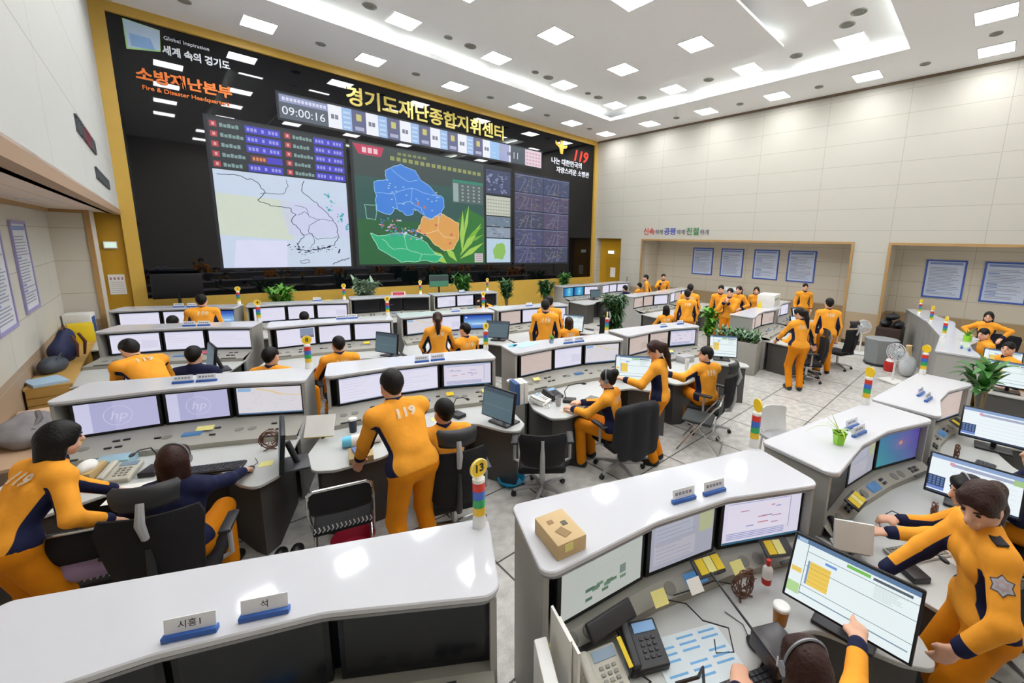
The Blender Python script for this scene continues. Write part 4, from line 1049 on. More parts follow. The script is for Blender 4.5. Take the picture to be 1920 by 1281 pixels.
class Ell:
    def __init__(s, c, rad, ax, tag=''):
        s.c = np.asarray(c, float); s.r = np.asarray(rad, float); s.A = np.asarray(ax, float); s.tag = tag
    def bbox(s): m = s.r.max(); return s.c - m, s.c + m
    def d(s, P):
        q = (P - s.c) @ s.A.T
        k0 = np.sqrt(((q / s.r) ** 2).sum(-1)); k1 = np.sqrt(((q / s.r ** 2) ** 2).sum(-1)) + 1e-9
        return np.where(k0 < .3, (k0 - 1) * s.r.min(), k0 * (k0 - 1) / k1)
    def grow(s, g): return Ell(s.c, s.r + g, s.A, s.tag)
def smin(a, b, k):
    h = np.clip(k - np.abs(a - b), 0, None) / k
    return np.minimum(a, b) - h * h * k * .25
def field(prims, P, k=.03):
    g = None
    for p in prims:
        d = p.d(P); g = d if g is None else smin(g, d, k)
    return g
def surface(prims, res, k=.03, cut=None, clip=None):
    lo = np.min([p.bbox()[0] for p in prims], 0) - 4 * res - k * .3; hi = np.max([p.bbox()[1] for p in prims], 0) + 4 * res + k * .3
    n = np.ceil((hi - lo) / res).astype(int) + 1
    g = np.full(n, 9., np.float32); ax = [lo[i] + res * np.arange(n[i]) for i in range(3)]
    for p in prims:
        b0, b1 = p.bbox(); m = k + 3 * res
        i0 = np.clip(((b0 - m - lo) / res).astype(int), 0, n - 1); i1 = np.clip(((b1 + m - lo) / res).astype(int) + 2, 1, n)
        sl = tuple(slice(i0[i], i1[i]) for i in range(3))
        P = np.stack(np.meshgrid(*[ax[i][sl[i]] for i in range(3)], indexing='ij'), -1)
        g[sl] = smin(g[sl], p.d(P), k)
    if cut or clip:
        P = np.stack(np.meshgrid(*ax, indexing='ij'), -1)
        for c in cut or (): g = np.maximum(g, -c.d(P))
        for nrm, off in clip or (): g = np.maximum(g, P @ np.asarray(nrm, float) - off)
    ins = g < 0
    c8 = np.zeros(n - 1, np.int8)
    for dx in (0, 1):
        for dy in (0, 1):
            for dz in (0, 1): c8 += ins[dx:n[0] - 1 + dx, dy:n[1] - 1 + dy, dz:n[2] - 1 + dz]
    act = (c8 > 0) & (c8 < 8)
    cells = np.argwhere(act); N = len(cells)
    idx = np.full(n - 1, -1, np.int64); idx[act] = np.arange(N)
    acc = np.zeros((N, 3)); cnt = np.zeros(N)
    I = cells
    for a in range(3):
        o1, o2 = [(1, 2), (0, 2), (0, 1)][a]
        for u in (0, 1):
            for v in (0, 1):
                s = I.copy(); s[:, o1] += u; s[:, o2] += v; e = s.copy(); e[:, a] += 1
                ga = g[s[:, 0], s[:, 1], s[:, 2]]; gb = g[e[:, 0], e[:, 1], e[:, 2]]
                x = (ga < 0) != (gb < 0); t = np.where(x, ga / (ga - gb + 1e-12), 0)
                p = s.astype(float); p[:, a] += t
                acc[x] += p[x]; cnt[x] += 1
    V = acc / cnt[:, None] * res + lo
    F = []
    for a in range(3):
        o1, o2 = [(1, 2), (2, 0), (0, 1)][a]
        sl0 = [slice(None)] * 3; sl1 = [slice(None)] * 3
        sl0[a] = slice(0, -1); sl1[a] = slice(1, None)
        A_, B_ = ins[tuple(sl0)], ins[tuple(sl1)]
        E = np.argwhere(A_ != B_)
        E = E[(E[:, o1] > 0) & (E[:, o2] > 0) & (E[:, o1] < n[o1] - 1) & (E[:, o2] < n[o2] - 1)]
        q = []
        for u, v in ((1, 1), (0, 1), (0, 0), (1, 0)):
            c = E.copy(); c[:, o1] -= u; c[:, o2] -= v; q.append(idx[c[:, 0], c[:, 1], c[:, 2]])
        q = np.stack(q, 1); flip = ~A_[E[:, 0], E[:, 1], E[:, 2]]
        q[flip] = q[flip][:, ::-1]; F.append(q)
    F = np.concatenate(F); F = F[(F >= 0).all(1)]
    # one relaxing pass keeps the surface even
    nb = np.zeros((N, 3)); nc = np.zeros(N)
    for i in range(4):
        np.add.at(nb, F[:, i], V[F[:, (i + 1) % 4]]); np.add.at(nc, F[:, i], 1)
    V = np.where(nc[:, None] > 0, V * .5 + .5 * nb / np.maximum(nc, 1)[:, None], V)
    return V, F
def mesh_np(name, V, F, mats, mi=None, parent=None):
    me = bpy.data.meshes.new(name)
    me.vertices.add(len(V)); me.vertices.foreach_set('co', np.ascontiguousarray(V, np.float32).ravel())
    me.loops.add(F.size); me.loops.foreach_set('vertex_index', F.astype(np.int32).ravel())
    me.polygons.add(len(F)); me.polygons.foreach_set('loop_start', np.arange(0, F.size, 4, dtype=np.int32))
    me.update(calc_edges=True)
    for m in mats: me.materials.append(m)
    if mi is not None: me.polygons.foreach_set('material_index', mi.astype(np.int32))
    me.polygons.foreach_set('use_smooth', np.ones(len(F), bool)); me.update()
    o = bpy.data.objects.new(name, me); COL.objects.link(o)
    if parent: o.parent = parent
    return o
M_skin = mat('skin', '#e2b094', .5, var=.05, vscale=14, spec=.35)
M_or = mat('uniform_orange', '#f4a433', .78, var=.08, vscale=9, bump=.8, bscale=11, spec=.2)
M_or2 = mat('trouser_orange', '#d8820c', .78, var=.08, vscale=9, bump=.8, bscale=11, spec=.2)
def two_tone(name, base, other):
    m = base.copy(); m.name = name; nt = m.node_tree; b = nt.nodes['Principled BSDF']; L = nt.links
    src = b.inputs['Base Color'].links[0].from_socket
    a = nt.nodes.new('ShaderNodeAttribute'); a.attribute_name = 'panel'
    r = nt.nodes.new('ShaderNodeMapRange'); r.inputs['From Min'].default_value = .47; r.inputs['From Max'].default_value = .53
    x = nt.nodes.new('ShaderNodeMix'); x.data_type = 'RGBA'
    L.new(a.outputs['Fac'], r.inputs['Value']); L.new(r.outputs['Result'], x.inputs['Factor']); L.new(src, x.inputs[6]); x.inputs[7].default_value = (*lin(other), 1)
    L.new(x.outputs[2], b.inputs['Base Color']); return m
M_uni = two_tone('uniform_two_tone', M_or, '#1d2140')
M_navy = mat('uniform_navy', '#1d2140', .75, var=.08, bump=.2, bscale=25, spec=.2)
M_silver = mat('silver_print', '#cfc0a4', .5)
M_shoe = mat('shoe_black', '#1a1817', .4)
HAIR = dict(black=mat('hair_black', '#100d0c', .5, var=.2, vscale=40, spec=.28, bump=.5, bscale=70), brown=mat('hair_brown', '#331b14', .5, var=.2, vscale=40, spec=.28, bump=.5, bscale=70), dark=mat('hair_dark_brown', '#241712', .42, var=.2, vscale=40, spec=.4, bump=.5, bscale=70))
M_eye = mat('eye_dark', '#1c1512', .25); M_lip = mat('lips', '#b06a60', .5); M_hs = mat('headset_grey', '#8d8f94', .35, .3)
PEOPLE_AT = {}
def ik(a, t, l1, l2, pole):
    a = np.asarray(a, float); t = np.asarray(t, float); d = t - a; L = np.linalg.norm(d)
    if L > (l1 + l2) * .995: t = a + d / L * (l1 + l2) * .995; d = t - a; L = np.linalg.norm(d)
    if L < abs(l1 - l2) + .02: L = abs(l1 - l2) + .02
    x = (l1 * l1 - l2 * l2 + L * L) / (2 * L); h = math.sqrt(max(l1 * l1 - x * x, 0))
    u = unit(d); p = np.asarray(pole, float); p = p - u * (p @ u); p = unit(p)
    return a + u * x + p * h, t
def person(name, label, x, y, rz, kind='stand', lean=6, twist=0, head=(0, 0), lh=None, rh=None, le=None, re=None, sc=1., fem=False, hair='short', hc='black', top='uniform', res=.013,
           pelz=None, pel=(0, 0), text='119', headset=False, group='people in orange uniforms', point=None, feet=None, tilt=0., legs=True, patch=False):
    root = thing('person', label, 'person', (x, y, 0), R(rz), group)
    s = sc * (.95 if fem else 1.)
    pz = (pelz if pelz is not None else (.92 if kind == 'stand' else .53)) * (s if kind == 'stand' else 1)
    P0 = np.array([pel[0], pel[1], pz])
    la = R(lean); u1 = np.array([R(tilt) * .6, math.sin(.55 * la), math.cos(.55 * la)]); u2 = np.array([R(tilt), math.sin(la), math.cos(la)]); u1, u2 = unit(u1), unit(u2)
    tw = R(twist); lat = np.array([math.cos(tw), math.sin(tw), 0]); lat = unit(lat - u2 * (lat @ u2)); fw = np.cross(u2, lat)
    lat0 = np.array([1., 0, 0])
    waist = P0 + u1 * .14 * s; chest = P0 + u1 * .14 * s + u2 * .19 * s; neck = chest + u2 * .17 * s
    sw = (.155 if fem else .178) * s
    sh = {-1: chest + u2 * .105 * s - lat * sw, 1: chest + u2 * .105 * s + lat * sw}
    hy, hp = R(head[0]), R(head[1])
    hf = np.array([-math.sin(hy) * math.cos(hp), math.cos(hy) * math.cos(hp), -math.sin(hp)])
    hl = np.array([math.cos(hy), math.sin(hy), 0]); hu = np.cross(hl, hf); hu = unit(hu)
    nk2 = neck + unit(u2 + .8 * hu) * .075 * s
    H = nk2 + hu * .085 * s + hf * .012 * s
    A = np.stack([hl, hf, hu])
    q = lambda a, b, c: H + (hl * a + hf * b + hu * c) * s
    dt = .9 if fem else 1.
    T = []   # torso
    T.append(Cap(P0 - lat0 * .075 * s, P0 + lat0 * .075 * s, (.118 if not fem else .122) * s, (.118 if not fem else .122) * s, 'hip', fw, .86))
    T.append(Cap(P0 + u1 * .02, waist, .128 * s * dt, .122 * s * dt, 'torso', fw, .8))
    T.append(Cap(waist - lat * .03 * s, chest - lat * .055 * s, .105 * s * dt, .112 * s * dt, 'torso', fw, .85)); T.append(Cap(waist + lat * .03 * s, chest + lat * .055 * s, .105 * s * dt, .112 * s * dt, 'torso', fw, .85))
    T.append(Cap(chest - lat * .05 * s + u2 * .03, chest + u2 * .075 * s - lat * .09 * s, .105 * s * dt, .085 * s * dt, 'torso', fw, .85)); T.append(Cap(chest + lat * .05 * s + u2 * .03, chest + u2 * .075 * s + lat * .09 * s, .105 * s * dt, .085 * s * dt, 'torso', fw, .85))
    T.append(Cap(neck - u2 * .03 * s - lat * .02, sh[-1], .062 * s, .066 * s * dt, 'torso')); T.append(Cap(neck - u2 * .03 * s + lat * .02, sh[1], .062 * s, .066 * s * dt, 'torso'))
    if fem:
        for sd in (-1, 1): T.append(Ell(chest + fw * .06 * s + lat * sd * .068 * s - u2 * .01, (.058 * s, .045 * s, .062 * s), A * 0 + np.stack([lat, fw, u2]), 'torso'))
    Nk = [Cap(neck - u2 * .02, nk2, .056 * s * dt, .052 * s * dt, 'neck'), Cap(nk2, q(0, -.01, -.02), .052 * s * dt, .05 * s, 'neck')]
    Hd = [Ell(q(0, -.008, .025), np.array([.074, .094, .095]) * s, A, 'head'), Cap(q(0, .03, -.035), q(0, .058, -.088), .056 * s, .032 * s, 'head'), Cap(q(-.035, .01, -.05), q(.035, .01, -.05), .045 * s, .045 * s, 'head')]
    nose = [Cap(q(0, .088, .012), q(0, .108, -.022), .009 * s, .015 * s, 'head'), Ell(q(-.077, -.005, -.002), np.array([.01, .018, .03]) * s, A), Ell(q(.077, -.005, -.002), np.array([.01, .018, .03]) * s, A), Cap(q(-.022, .085, -.058), q(.022, .085, -.058), .011 * s, .011 * s)]
    arms = {}; hand = []; l1, l2 = .285 * s, .25 * s
    fr = .0095 if res < .011 else (.012 if res < .015 else .014)
    for sd, tg, pole in ((-1, lh, le), (1, rh, re)):
        S_ = sh[sd]
        if tg is None:
            tg = (S_ + np.array([sd * .06, .03, -.52 * s])) if kind == 'stand' else (P0 + np.array([sd * .19, .38, .16]))
        if pole is None: pole = np.array([sd * .6, -.5, -.5])
        E, Wr = ik(S_, tg, l1, l2, pole); arms[sd] = (S_, E, Wr)
        d = unit(Wr - E); side = np.cross(d, [0, 0, 1.]); side = unit(side) if np.linalg.norm(side) > .15 else lat.copy()
        if abs(d[2]) > .8: side = unit(fw - d * (fw @ d)); nrm = unit(np.cross(d, side)) * 1.
        else: nrm = unit(np.cross(side, d)) * -1
        # d: along the hand; nrm: palm side; side: towards the thumb
        if nrm[2] > 0 and abs(d[2]) <= .8: nrm = -nrm
        thumb = unit(np.cross(nrm, d)) * (-sd)
        if abs(d[2]) > .8: thumb = unit(fw - d * (fw @ d))
        hand.append(Cap(Wr, Wr + d * .03 * s, .026 * s, .028 * s, 'hand', nrm, .7)); hand.append(Cap(Wr + d * .035 * s, Wr + d * .08 * s, .036 * s, .038 * s, 'hand', nrm, .42))
        pt = point == sd
        for i in range(4):
            b = Wr + d * (.09 - .006 * abs(i - 1.5)) * s + thumb * (1.5 - i) * .019 * s
            ln = (.072, .08, .075, .058)[i] * s * .5; cu = .45 + .08 * i
            if pt: cu = .05 if i == 0 else 1.5
            c1 = unit(d * math.cos(cu * .6) + nrm * math.sin(cu * .6)); c2 = unit(d * math.cos(cu * 1.5) + nrm * math.sin(cu * 1.5))
            m1 = b + c1 * ln * 1.1; hand.append(Cap(b - d * .012, m1, fr * s, fr * .92 * s, 'hand')); hand.append(Cap(m1, m1 + c2 * ln, fr * .92 * s, fr * .75 * s, 'hand'))
        tb_ = Wr + d * .028 * s + thumb * .028 * s; t1 = tb_ + unit(d * .7 + thumb * .75 + nrm * .2) * .036 * s
        hand.append(Cap(tb_, t1, fr * 1.15 * s, fr * s, 'hand')); hand.append(Cap(t1, t1 + unit(d * .9 + thumb * .3 + nrm * .3) * .03 * s, fr * s, fr * .8 * s, 'hand'))
    ua, fa = [], []
    for sd in (-1, 1):
        S_, E, Wr = arms[sd]
        ua.append(Cap(S_, E, .052 * s * dt, .041 * s * dt, 'ua%d' % sd)); fa.append(Cap(E, Wr, .041 * s * dt, .028 * s * dt, 'fa%d' % sd))
    Lg = []; ft = []
    for sd in (-1, 1):
        hip = P0 + np.array([sd * .088 * s, 0, -.03])
        if kind == 'stand':
            fx = feet[0 if sd < 0 else 1] if feet else (sd * .1, .0)
            ank = np.array([fx[0], fx[1], .085]); kn, ank = ik(hip, ank, .43 * s, .42 * s, (sd * .12, 1, 0))
            fd = np.array([sd * .18, 1., 0])
        else:
            kn = P0 + np.array([sd * .13, .43 * s, .02]); ank = np.array([kn[0] + sd * .01, kn[1] - .04, .085]); fd = np.array([sd * .15, 1., 0])
        fd = unit(fd)
        Lg.append(Cap(hip, kn, .084 * s, .057 * s, 'leg')); Lg.append(Cap(kn, ank, .056 * s, .038 * s, 'leg'))
        ft.append(Cap(np.array([ank[0], ank[1], .05]) - fd * .03, np.array([ank[0], ank[1], .04]) + fd * .14 * s, .042 * s, .036 * s, 'foot'))
    allp = T + Nk + Hd + nose + ua + fa + hand + Lg + ft
    V, F = surface(allp, res, .03 if res > .011 else .022)
    V, F = (V, F)
    body = mesh_np('body', V, F, [M_skin], None, root)
    # jacket
    jk = [p.grow(.016) for p in T if p.tag != 'hip'] + [Cap(P0 - lat0 * .07 * s + u1 * .015, P0 + lat0 * .07 * s + u1 * .015, .138 * s, .138 * s, 'torso', fw, .86)]
    jk += [p.grow(.017) for p in ua]
    for sd, p in zip((-1, 1), fa): jk.append(Cap(p.a, p.a + (p.b - p.a) * .93, p.ra + .016, p.rb + .018, p.tag))
    jk.append(Cap(neck - u2 * .035, neck + u2 * .028 + fw * .004, .075 * s * dt, .066 * s * dt, 'col'))
    bot = P0 - u1 * (.035 * s)
    V, F = surface(jk, res, .03, clip=[(-u1, -float(bot @ u1))])
    names = [p.tag for p in jk]; D_ = np.stack([p.d(V) for p in jk], 1); wh = D_.argmin(1)
    navy = np.full(len(V), -1.)
    rel = V - P0; hgt = rel @ u2; lt_ = np.abs(rel @ lat); fd_ = rel @ fw
    for i, nme in enumerate(names):
        m = wh == i
        if nme == 'col': val = (hgt - float((neck - P0) @ u2) + .012) / .012
        elif nme == 'torso': val = np.minimum(np.minimum((lt_ / (s * dt) - .112) / .03, (.36 - hgt / s) / .03), (.075 - np.abs(fd_) / s) / .03)
        else:
            sd = int(nme[2:]); p = jk[i]; ab = p.b - p.a; t = np.clip(((V - p.a) @ ab) / (ab @ ab), 0, 1); off = V - p.a - t[:, None] * ab
            inn = unit(-lat * sd * .75 - fw * .45 - u2 * .2); o = off @ inn / (np.linalg.norm(off, axis=1) + 1e-9)
            if nme[:2] == 'ua': val = np.minimum((o - .55) / .3, (t - .12) / .08)
            else: val = np.maximum((t - .8) / .06, (o - .62) / .3)
        navy = np.where(m, val, navy)
    J = mesh_np('jacket', V, F, [M_uni if top == 'uniform' else M_navy], None, root)
    at_ = J.data.attributes.new('panel', 'FLOAT', 'POINT'); at_.data.foreach_set('value', (.5 + .5 * np.clip(navy, -1, 1)).astype(np.float32))
    if text and top == 'uniform':
        me = text_mesh(text, .11 * s, 0, shear=.2, bold=.004)
        bm = bmesh.new(); bm.from_mesh(me)
        for _ in range(2): bmesh.ops.subdivide_edges(bm, edges=[e for e in bm.edges if e.calc_length() > .02 * s], cuts=2)
        bmesh.ops.triangulate(bm, faces=bm.faces); bm.to_mesh(me); bm.free()
        n = len(me.vertices); co = np.zeros(n * 3); me.vertices.foreach_get('co', co); co = co.reshape(-1, 3)
        base = chest + u2 * .06 * s - fw * .3
        Q = base + co[:, :1] * lat + co[:, 1:2] * u2
        for _ in range(24): Q = Q + fw * np.clip(field(jk, Q, .03) - .010, -.02, .05)[:, None]
        me.vertices.foreach_set('co', Q.ravel()); me.materials.clear(); me.materials.append(M_silver); me.update()
        o = bpy.data.objects.new('back_lettering', me); COL.objects.link(o); o.parent = root
    # trousers and shoes
    if legs:
        tr = [T[0].grow(.012)] + [Cap(p.a, p.b, p.ra + .013, p.rb + (.016 if i % 2 == 0 else .026), 'leg') for i, p in enumerate(Lg)]
        V, F = surface(tr, max(res, .012), .03); mesh_np('trousers', V, F, [M_or2 if top != 'black' else M_navy], None, root)
        for p in ft:
            V, F = surface([p.grow(.008)], max(res, .011), .02, clip=[((0, 0, -1), -.002)]); mesh_np('shoe', V, F, [M_shoe], None, root)
    # hair
    hm = HAIR[hc]; face = [Ell(q(0, .088, -.048), np.array([.07, .07, .098]) * s, A), Cap(q(0, .075, -.1), q(0, .075, -.2), .062 * s, .07 * s)]
    hr = [Ell(q(0, -.013, .032), np.array([.085, .102, .1]) * s, A)]
    cl = []
    if hair == 'short':
        hr.append(Cap(q(0, -.05, .0), q(0, -.058, -.035), .062 * s, .045 * s)); face.append(Cap(q(-.12, .06, -.045), q(.12, .06, -.045), .052 * s, .052 * s))
        cl = [(-hu, -(H @ hu) + .075 * s)]
    elif hair == 'bob':
        hr += [Cap(q(-.05, -.03, .0), q(-.062, -.028, -.12), .048 * s, .036 * s), Cap(q(.05, -.03, .0), q(.062, -.028, -.12), .048 * s, .036 * s), Cap(q(0, -.055, 0), q(0, -.06, -.13), .068 * s, .05 * s), Cap(q(-.05, .045, .07), q(-.074, .03, -.02), .022 * s, .014 * s), Cap(q(.05, .045, .07), q(.074, .03, -.02), .022 * s, .014 * s)]
    elif hair == 'pony':
        hr += [Cap(q(0, -.06, .0), q(0, -.06, -.03), .06 * s, .045 * s), Cap(q(0, -.1, .03), q(0, -.135, .0), .035 * s, .038 * s), Cap(q(0, -.135, .0), q(0, -.13, -.13), .042 * s, .04 * s), Cap(q(0, -.13, -.13), q(0, -.115, -.31), .042 * s, .018 * s), Cap(q(-.045, .05, .075), q(-.076, .02, -.04), .024 * s, .014 * s), Cap(q(.045, .05, .075), q(.076, .02, -.04), .024 * s, .014 * s)]
        face.append(Cap(q(-.12, .06, -.045), q(.12, .06, -.045), .05 * s, .05 * s))
    elif hair == 'bun':
        hr += [Cap(q(0, -.06, .0), q(0, -.06, -.03), .06 * s, .045 * s), Ell(q(0, -.11, .085), np.array([.055, .05, .055]) * s, A)]; face.append(Cap(q(-.12, .06, -.045), q(.12, .06, -.045), .05 * s, .05 * s))
    V, F = surface(hr, min(res, .011), .03, cut=face, clip=cl); mesh_np('hair', V, F, [hm], None, root)
    if hair == 'pony': MB().tube([q(.036 * math.cos(a), -.118 + .01 * math.cos(a), .018 + .036 * math.sin(a)) for a in [2 * math.pi * i / 12 for i in range(12)]], .008 * s, 6, 0, True).build('hair_tie', mat('hair_tie', '#b9a878', .6), root)
    for sd in (-1, 1):
        MB().ell(tuple(q(sd * .031, .0795, .008)), (.012 * s, .008 * s, .007 * s), 8, 6, rz=hy).build('eye', M_eye, root)
        MB().tube([q(sd * .017, .087, .028), q(sd * .032, .085, .033), q(sd * .047, .075, .029)], .0042 * s, 6).build('eyebrow', hm, root)
    MB().tube([q(-.022, .082, -.058), q(0, .092, -.057), q(.022, .082, -.058)], [.003 * s, .006 * s, .003 * s], 6).build('mouth', M_lip, root)
    if headset:
        h_ = MB(); h_.tube([q(.09 * math.sin(a), -.005, .03 + .108 * math.cos(a)) for a in [R(-95) + R(190) * i / 16 for i in range(17)]], .006 * s, 6)
        for sd in (-1, 1): h_.cyl(q(sd * .078, -.005, .0), q(sd * .1, -.005, .0), .028 * s, n=12)
        h_.tube([q(-.09, .0, -.01), q(-.085, .05, -.05), q(-.05, .1, -.065)], .004 * s, 6)
        h_.build('headset', M_hs, root)
    if patch:
        S_, E, Wr = arms[-1]; ax_ = unit(E - S_); out = unit(-lat - ax_ * ((-lat) @ ax_)); out = unit(out + fw * .5); out = unit(out - ax_ * (out @ ax_)); tg = np.cross(ax_, out)
        c0 = S_ + (E - S_) * .42 + out * .2
        def proj_pts(pts):
            Q = np.array([c0 + tg * a - ax_ * b for a, b in pts])
            for _ in range(24): Q = Q - out * np.clip(field(jk, Q, .03) - .004, -.02, .05)[:, None]
            return Q
        pb = MB()
        for k_, (r0, r1, lift, mi) in enumerate(((.05, .035, 0, 0), (.043, .03, .002, 1), (.03, .018, .004, 2), (.012, .012, .006, 1))):
            pts = [((r0 if i % 2 == 0 else r1) * math.sin(math.pi * i / 6), (r0 if i % 2 == 0 else r1) * math.cos(math.pi * i / 6)) for i in range(12)]
            Q = proj_pts(pts) + out * lift; cc = proj_pts([(0, 0)])[0] + out * (lift + .002)
            pb.add([tuple(v) for v in Q] + [tuple(cc)], [(i, (i + 1) % 12, 12) for i in range(12)], mi)
        pb.build('star_patch', [mat('patch_edge', '#5d4a48', .6), mat('patch_silver', '#aeb0b8', .5), mat('patch_mauve', '#b79a9c', .5)], root)
        ep = MB(); e0 = sh[-1] + u2 * .085 * s + lat * .03
        ep.rbox((0, 0, 0), (.05, .1, .012), .005, 0, M=Matrix(((*(-fw),), (*(-lat),), (*u2,))).transposed().to_4x4() @ Matrix.Identity(4)); 
        ep.v = [tuple(np.array(v) + e0) for v in ep.v]
        ep.build('epaulette', mat('epaulette_black', '#23222a', .6), root)
    PEOPLE_AT[label] = (root, H)
    return root
def world_to(x, y, rz, p):
    c, s_ = math.cos(R(rz)), math.sin(R(rz)); dx, dy = p[0] - x, p[1] - y
    return (dx * c + dy * s_, -dx * s_ + dy * c, p[2])
G1 = 'people in orange uniforms'
def at(x, y, rz, p): return world_to(x, y, rz, p)
def P(name, label, x, y, rz, LH=None, RH=None, **kw):
    if LH is not None: kw['lh'] = at(x, y, rz, LH)
    if RH is not None: kw['rh'] = at(x, y, rz, RH)
    return person('person', label, x, y, rz, **kw)
# --- front row
P('', 'seated woman with headset and brown hair pointing at the large bright touch monitor', 1.57, .25, -42, RH=(2.2, .21, .885), LH=(1.72, .58, .70), kind='sit', fem=True, hair='bob', hc='brown', headset=True, res=.008, point=1, re=(.3, -.4, -1), lean=8, pelz=.52)
P('', 'standing woman with star patch on her sleeve looking down at the touch monitor', 2.86, -.22, 24, RH=(2.70, .28, .86), LH=(2.52, -.14, .88), kind='stand', fem=True, hair='pony', hc='brown', res=.008, lean=10, head=(42, 26), patch=True, sc=1.03, le=(-1, -.6, -.1), re=(1, -.3, -.5))
P('', 'seated woman with headset reaching her left arm to the black phone, behind the star-patch woman', 3.80, -.22, 2, LH=(3.32, .38, .80), RH=(3.75, .25, .76), kind='sit', fem=True, hair='pony', hc='black', headset=True, res=.010, lean=12, head=(25, 15))
P('', 'person in navy jacket typing under the bright wide monitor at the picture edge', 4.85, -.62, 8, LH=(4.62, -.2, .77), RH=(4.85, -.12, .77), kind='sit', hair='short', top='navy', res=.013, lean=15, text=None)
# --- third row
P('', 'woman with black bob leaning over a folding chair at the left edge, side view', -.82, 3.95, -58, RH=(-.40, 3.90, .87), LH=(-.30, 4.42, .76), kind='stand', fem=True, hair='bob', hc='black', res=.009, lean=36, head=(-5, 12), feet=((-.1, -.05), (.12, -.02)))
P('', 'seated woman in dark jacket with headset and brown hair, hand on the mouse', -.10, 3.86, -22, RH=(.36, 4.33, .745), LH=(-.22, 4.35, .745), kind='sit', fem=True, hair='bob', hc='brown', headset=True, top='navy', res=.009, lean=10, text=None)
P('', 'man bending over a desk seen from behind, silver digits on his back', 1.28, 3.10, 4, LH=(1.03, 3.72, .75), RH=(1.42, 3.72, .78), kind='stand', hair='short', res=.009, lean=36, head=(0, 5), sc=1.04, feet=((-.13, -.08), (.13, -.03)))
P('', 'seated man in the tall black chair looking up at the screens beside the bending man', 1.70, 3.36, -14, kind='sit', hair='short', res=.010, lean=10, head=(22, -5), RH=(1.9, 3.85, .76), LH=(1.5, 3.85, .76))
P('', 'seated woman with bun and headset typing, chair draped with a black jacket', 3.72, 3.02, 18, kind='sit', fem=True, hair='bun', hc='black', headset=True, res=.010, lean=12, LH=(3.38, 3.42, .76), RH=(3.62, 3.5, .76), head=(12, 8))
P('', 'standing woman with long brown ponytail touching the shoulder of the bun-haired woman', 4.27, 2.76, 18, kind='stand', fem=True, hair='pony', hc='brown', res=.010, lean=6, head=(30, 22), LH=(3.90, 3.04, 1.12), sc=1.0, text=None)
P('', 'seated man with outstretched left arm in a black mesh chair, navy side panel', 5.58, 2.80, -24, kind='sit', hair='short', res=.010, lean=8, head=(60, 0), LH=(4.98, 3.12, .95), RH=(5.75, 3.25, .76))
# --- second row
P('', 'man bowed low over the desk with silver digits on his back, second row', -.16, 6.70, 22, kind='stand', hair='short', res=.011, lean=56, head=(10, 30), LH=(-.52, 7.3, .74), RH=(-.05, 7.35, .74))
P('', 'seated person in navy with black hair, right of the bowed man', .16, 7.12, -25, kind='sit', hair='short', top='navy', res=.013, text=None, lean=10)
P('', 'seated man in orange seen over the third-row counter, facing right', .87, 6.50, -35, kind='sit', hair='short', res=.013, head=(-15, 0))
P('', 'seated man in orange with a low black chair back behind him, second row', 1.74, 6.66, -8, kind='sit', hair='short', res=.013, head=(8, 0))
P('', 'standing woman with brown ponytail seen from behind, second row', 3.11, 6.33, -24, kind='stand', fem=True, hair='pony', hc='brown', res=.013, lean=8, sc=.98, LH=(3.02, 6.68, .88), RH=(3.5, 6.55, .88))
P('', 'seated man in orange turned left beside the standing pony-tailed woman', 3.72, 6.48, 2, kind='sit', hair='short', res=.013, head=(25, 0))
P('', 'standing man in orange from behind, left of the crowded pair, second row', 5.03, 5.88, -38, kind='stand', hair='short', res=.013, lean=6, head=(0, 5))
P('', 'man in orange half hidden behind the standing man, second row', 5.55, 6.34, -35, kind='stand', hair='short', res=.015, lean=24)
P('', 'seated dark-haired person right of the crowded pair, second row', 5.80, 6.02, -30, kind='sit', fem=True, hair='bob', hc='dark', res=.015)
# --- row along the video wall
P('', 'man in orange from behind with silver back print, left end of video-wall row', .46, 10.20, -8, kind='stand', hair='short', res=.013, lean=20, sc=.97)
P('', 'seated person with only black hair visible, left end of video-wall row', .05, 10.50, -22, kind='sit', hair='short', res=.015, pelz=.46)
P('', 'seated person with only the crown of the head visible, second wall-row desk', 1.95, 9.74, -14, kind='sit', hair='short', res=.016, pelz=.46)
P('', 'seated person with reddish hair and bare hands raised, fourth wall-row desk', 5.94, 9.45, -10, kind='sit', fem=True, hair='bob', hc='brown', res=.015, RH=(6.1, 9.75, 1.1))
P('', 'seated person with dark hair facing the far right wall-row screens', 12.0, 9.50, -2, kind='sit', hair='short', res=.016, top='navy', text=None)
P('', 'seated person with short hair beside the far right wall-row counter end', 13.35, 9.85, 5, kind='sit', hair='short', res=.016)
P('', 'standing man in orange bending left at the far right recess', 13.1, 9.25, 40, kind='stand', hair='short', res=.016, lean=18)
P('', 'standing man in orange facing the room at the far right recess', 13.85, 9.15, 130, kind='stand', hair='short', res=.016, lean=5, RH=(13.5, 9.0, 1.35))
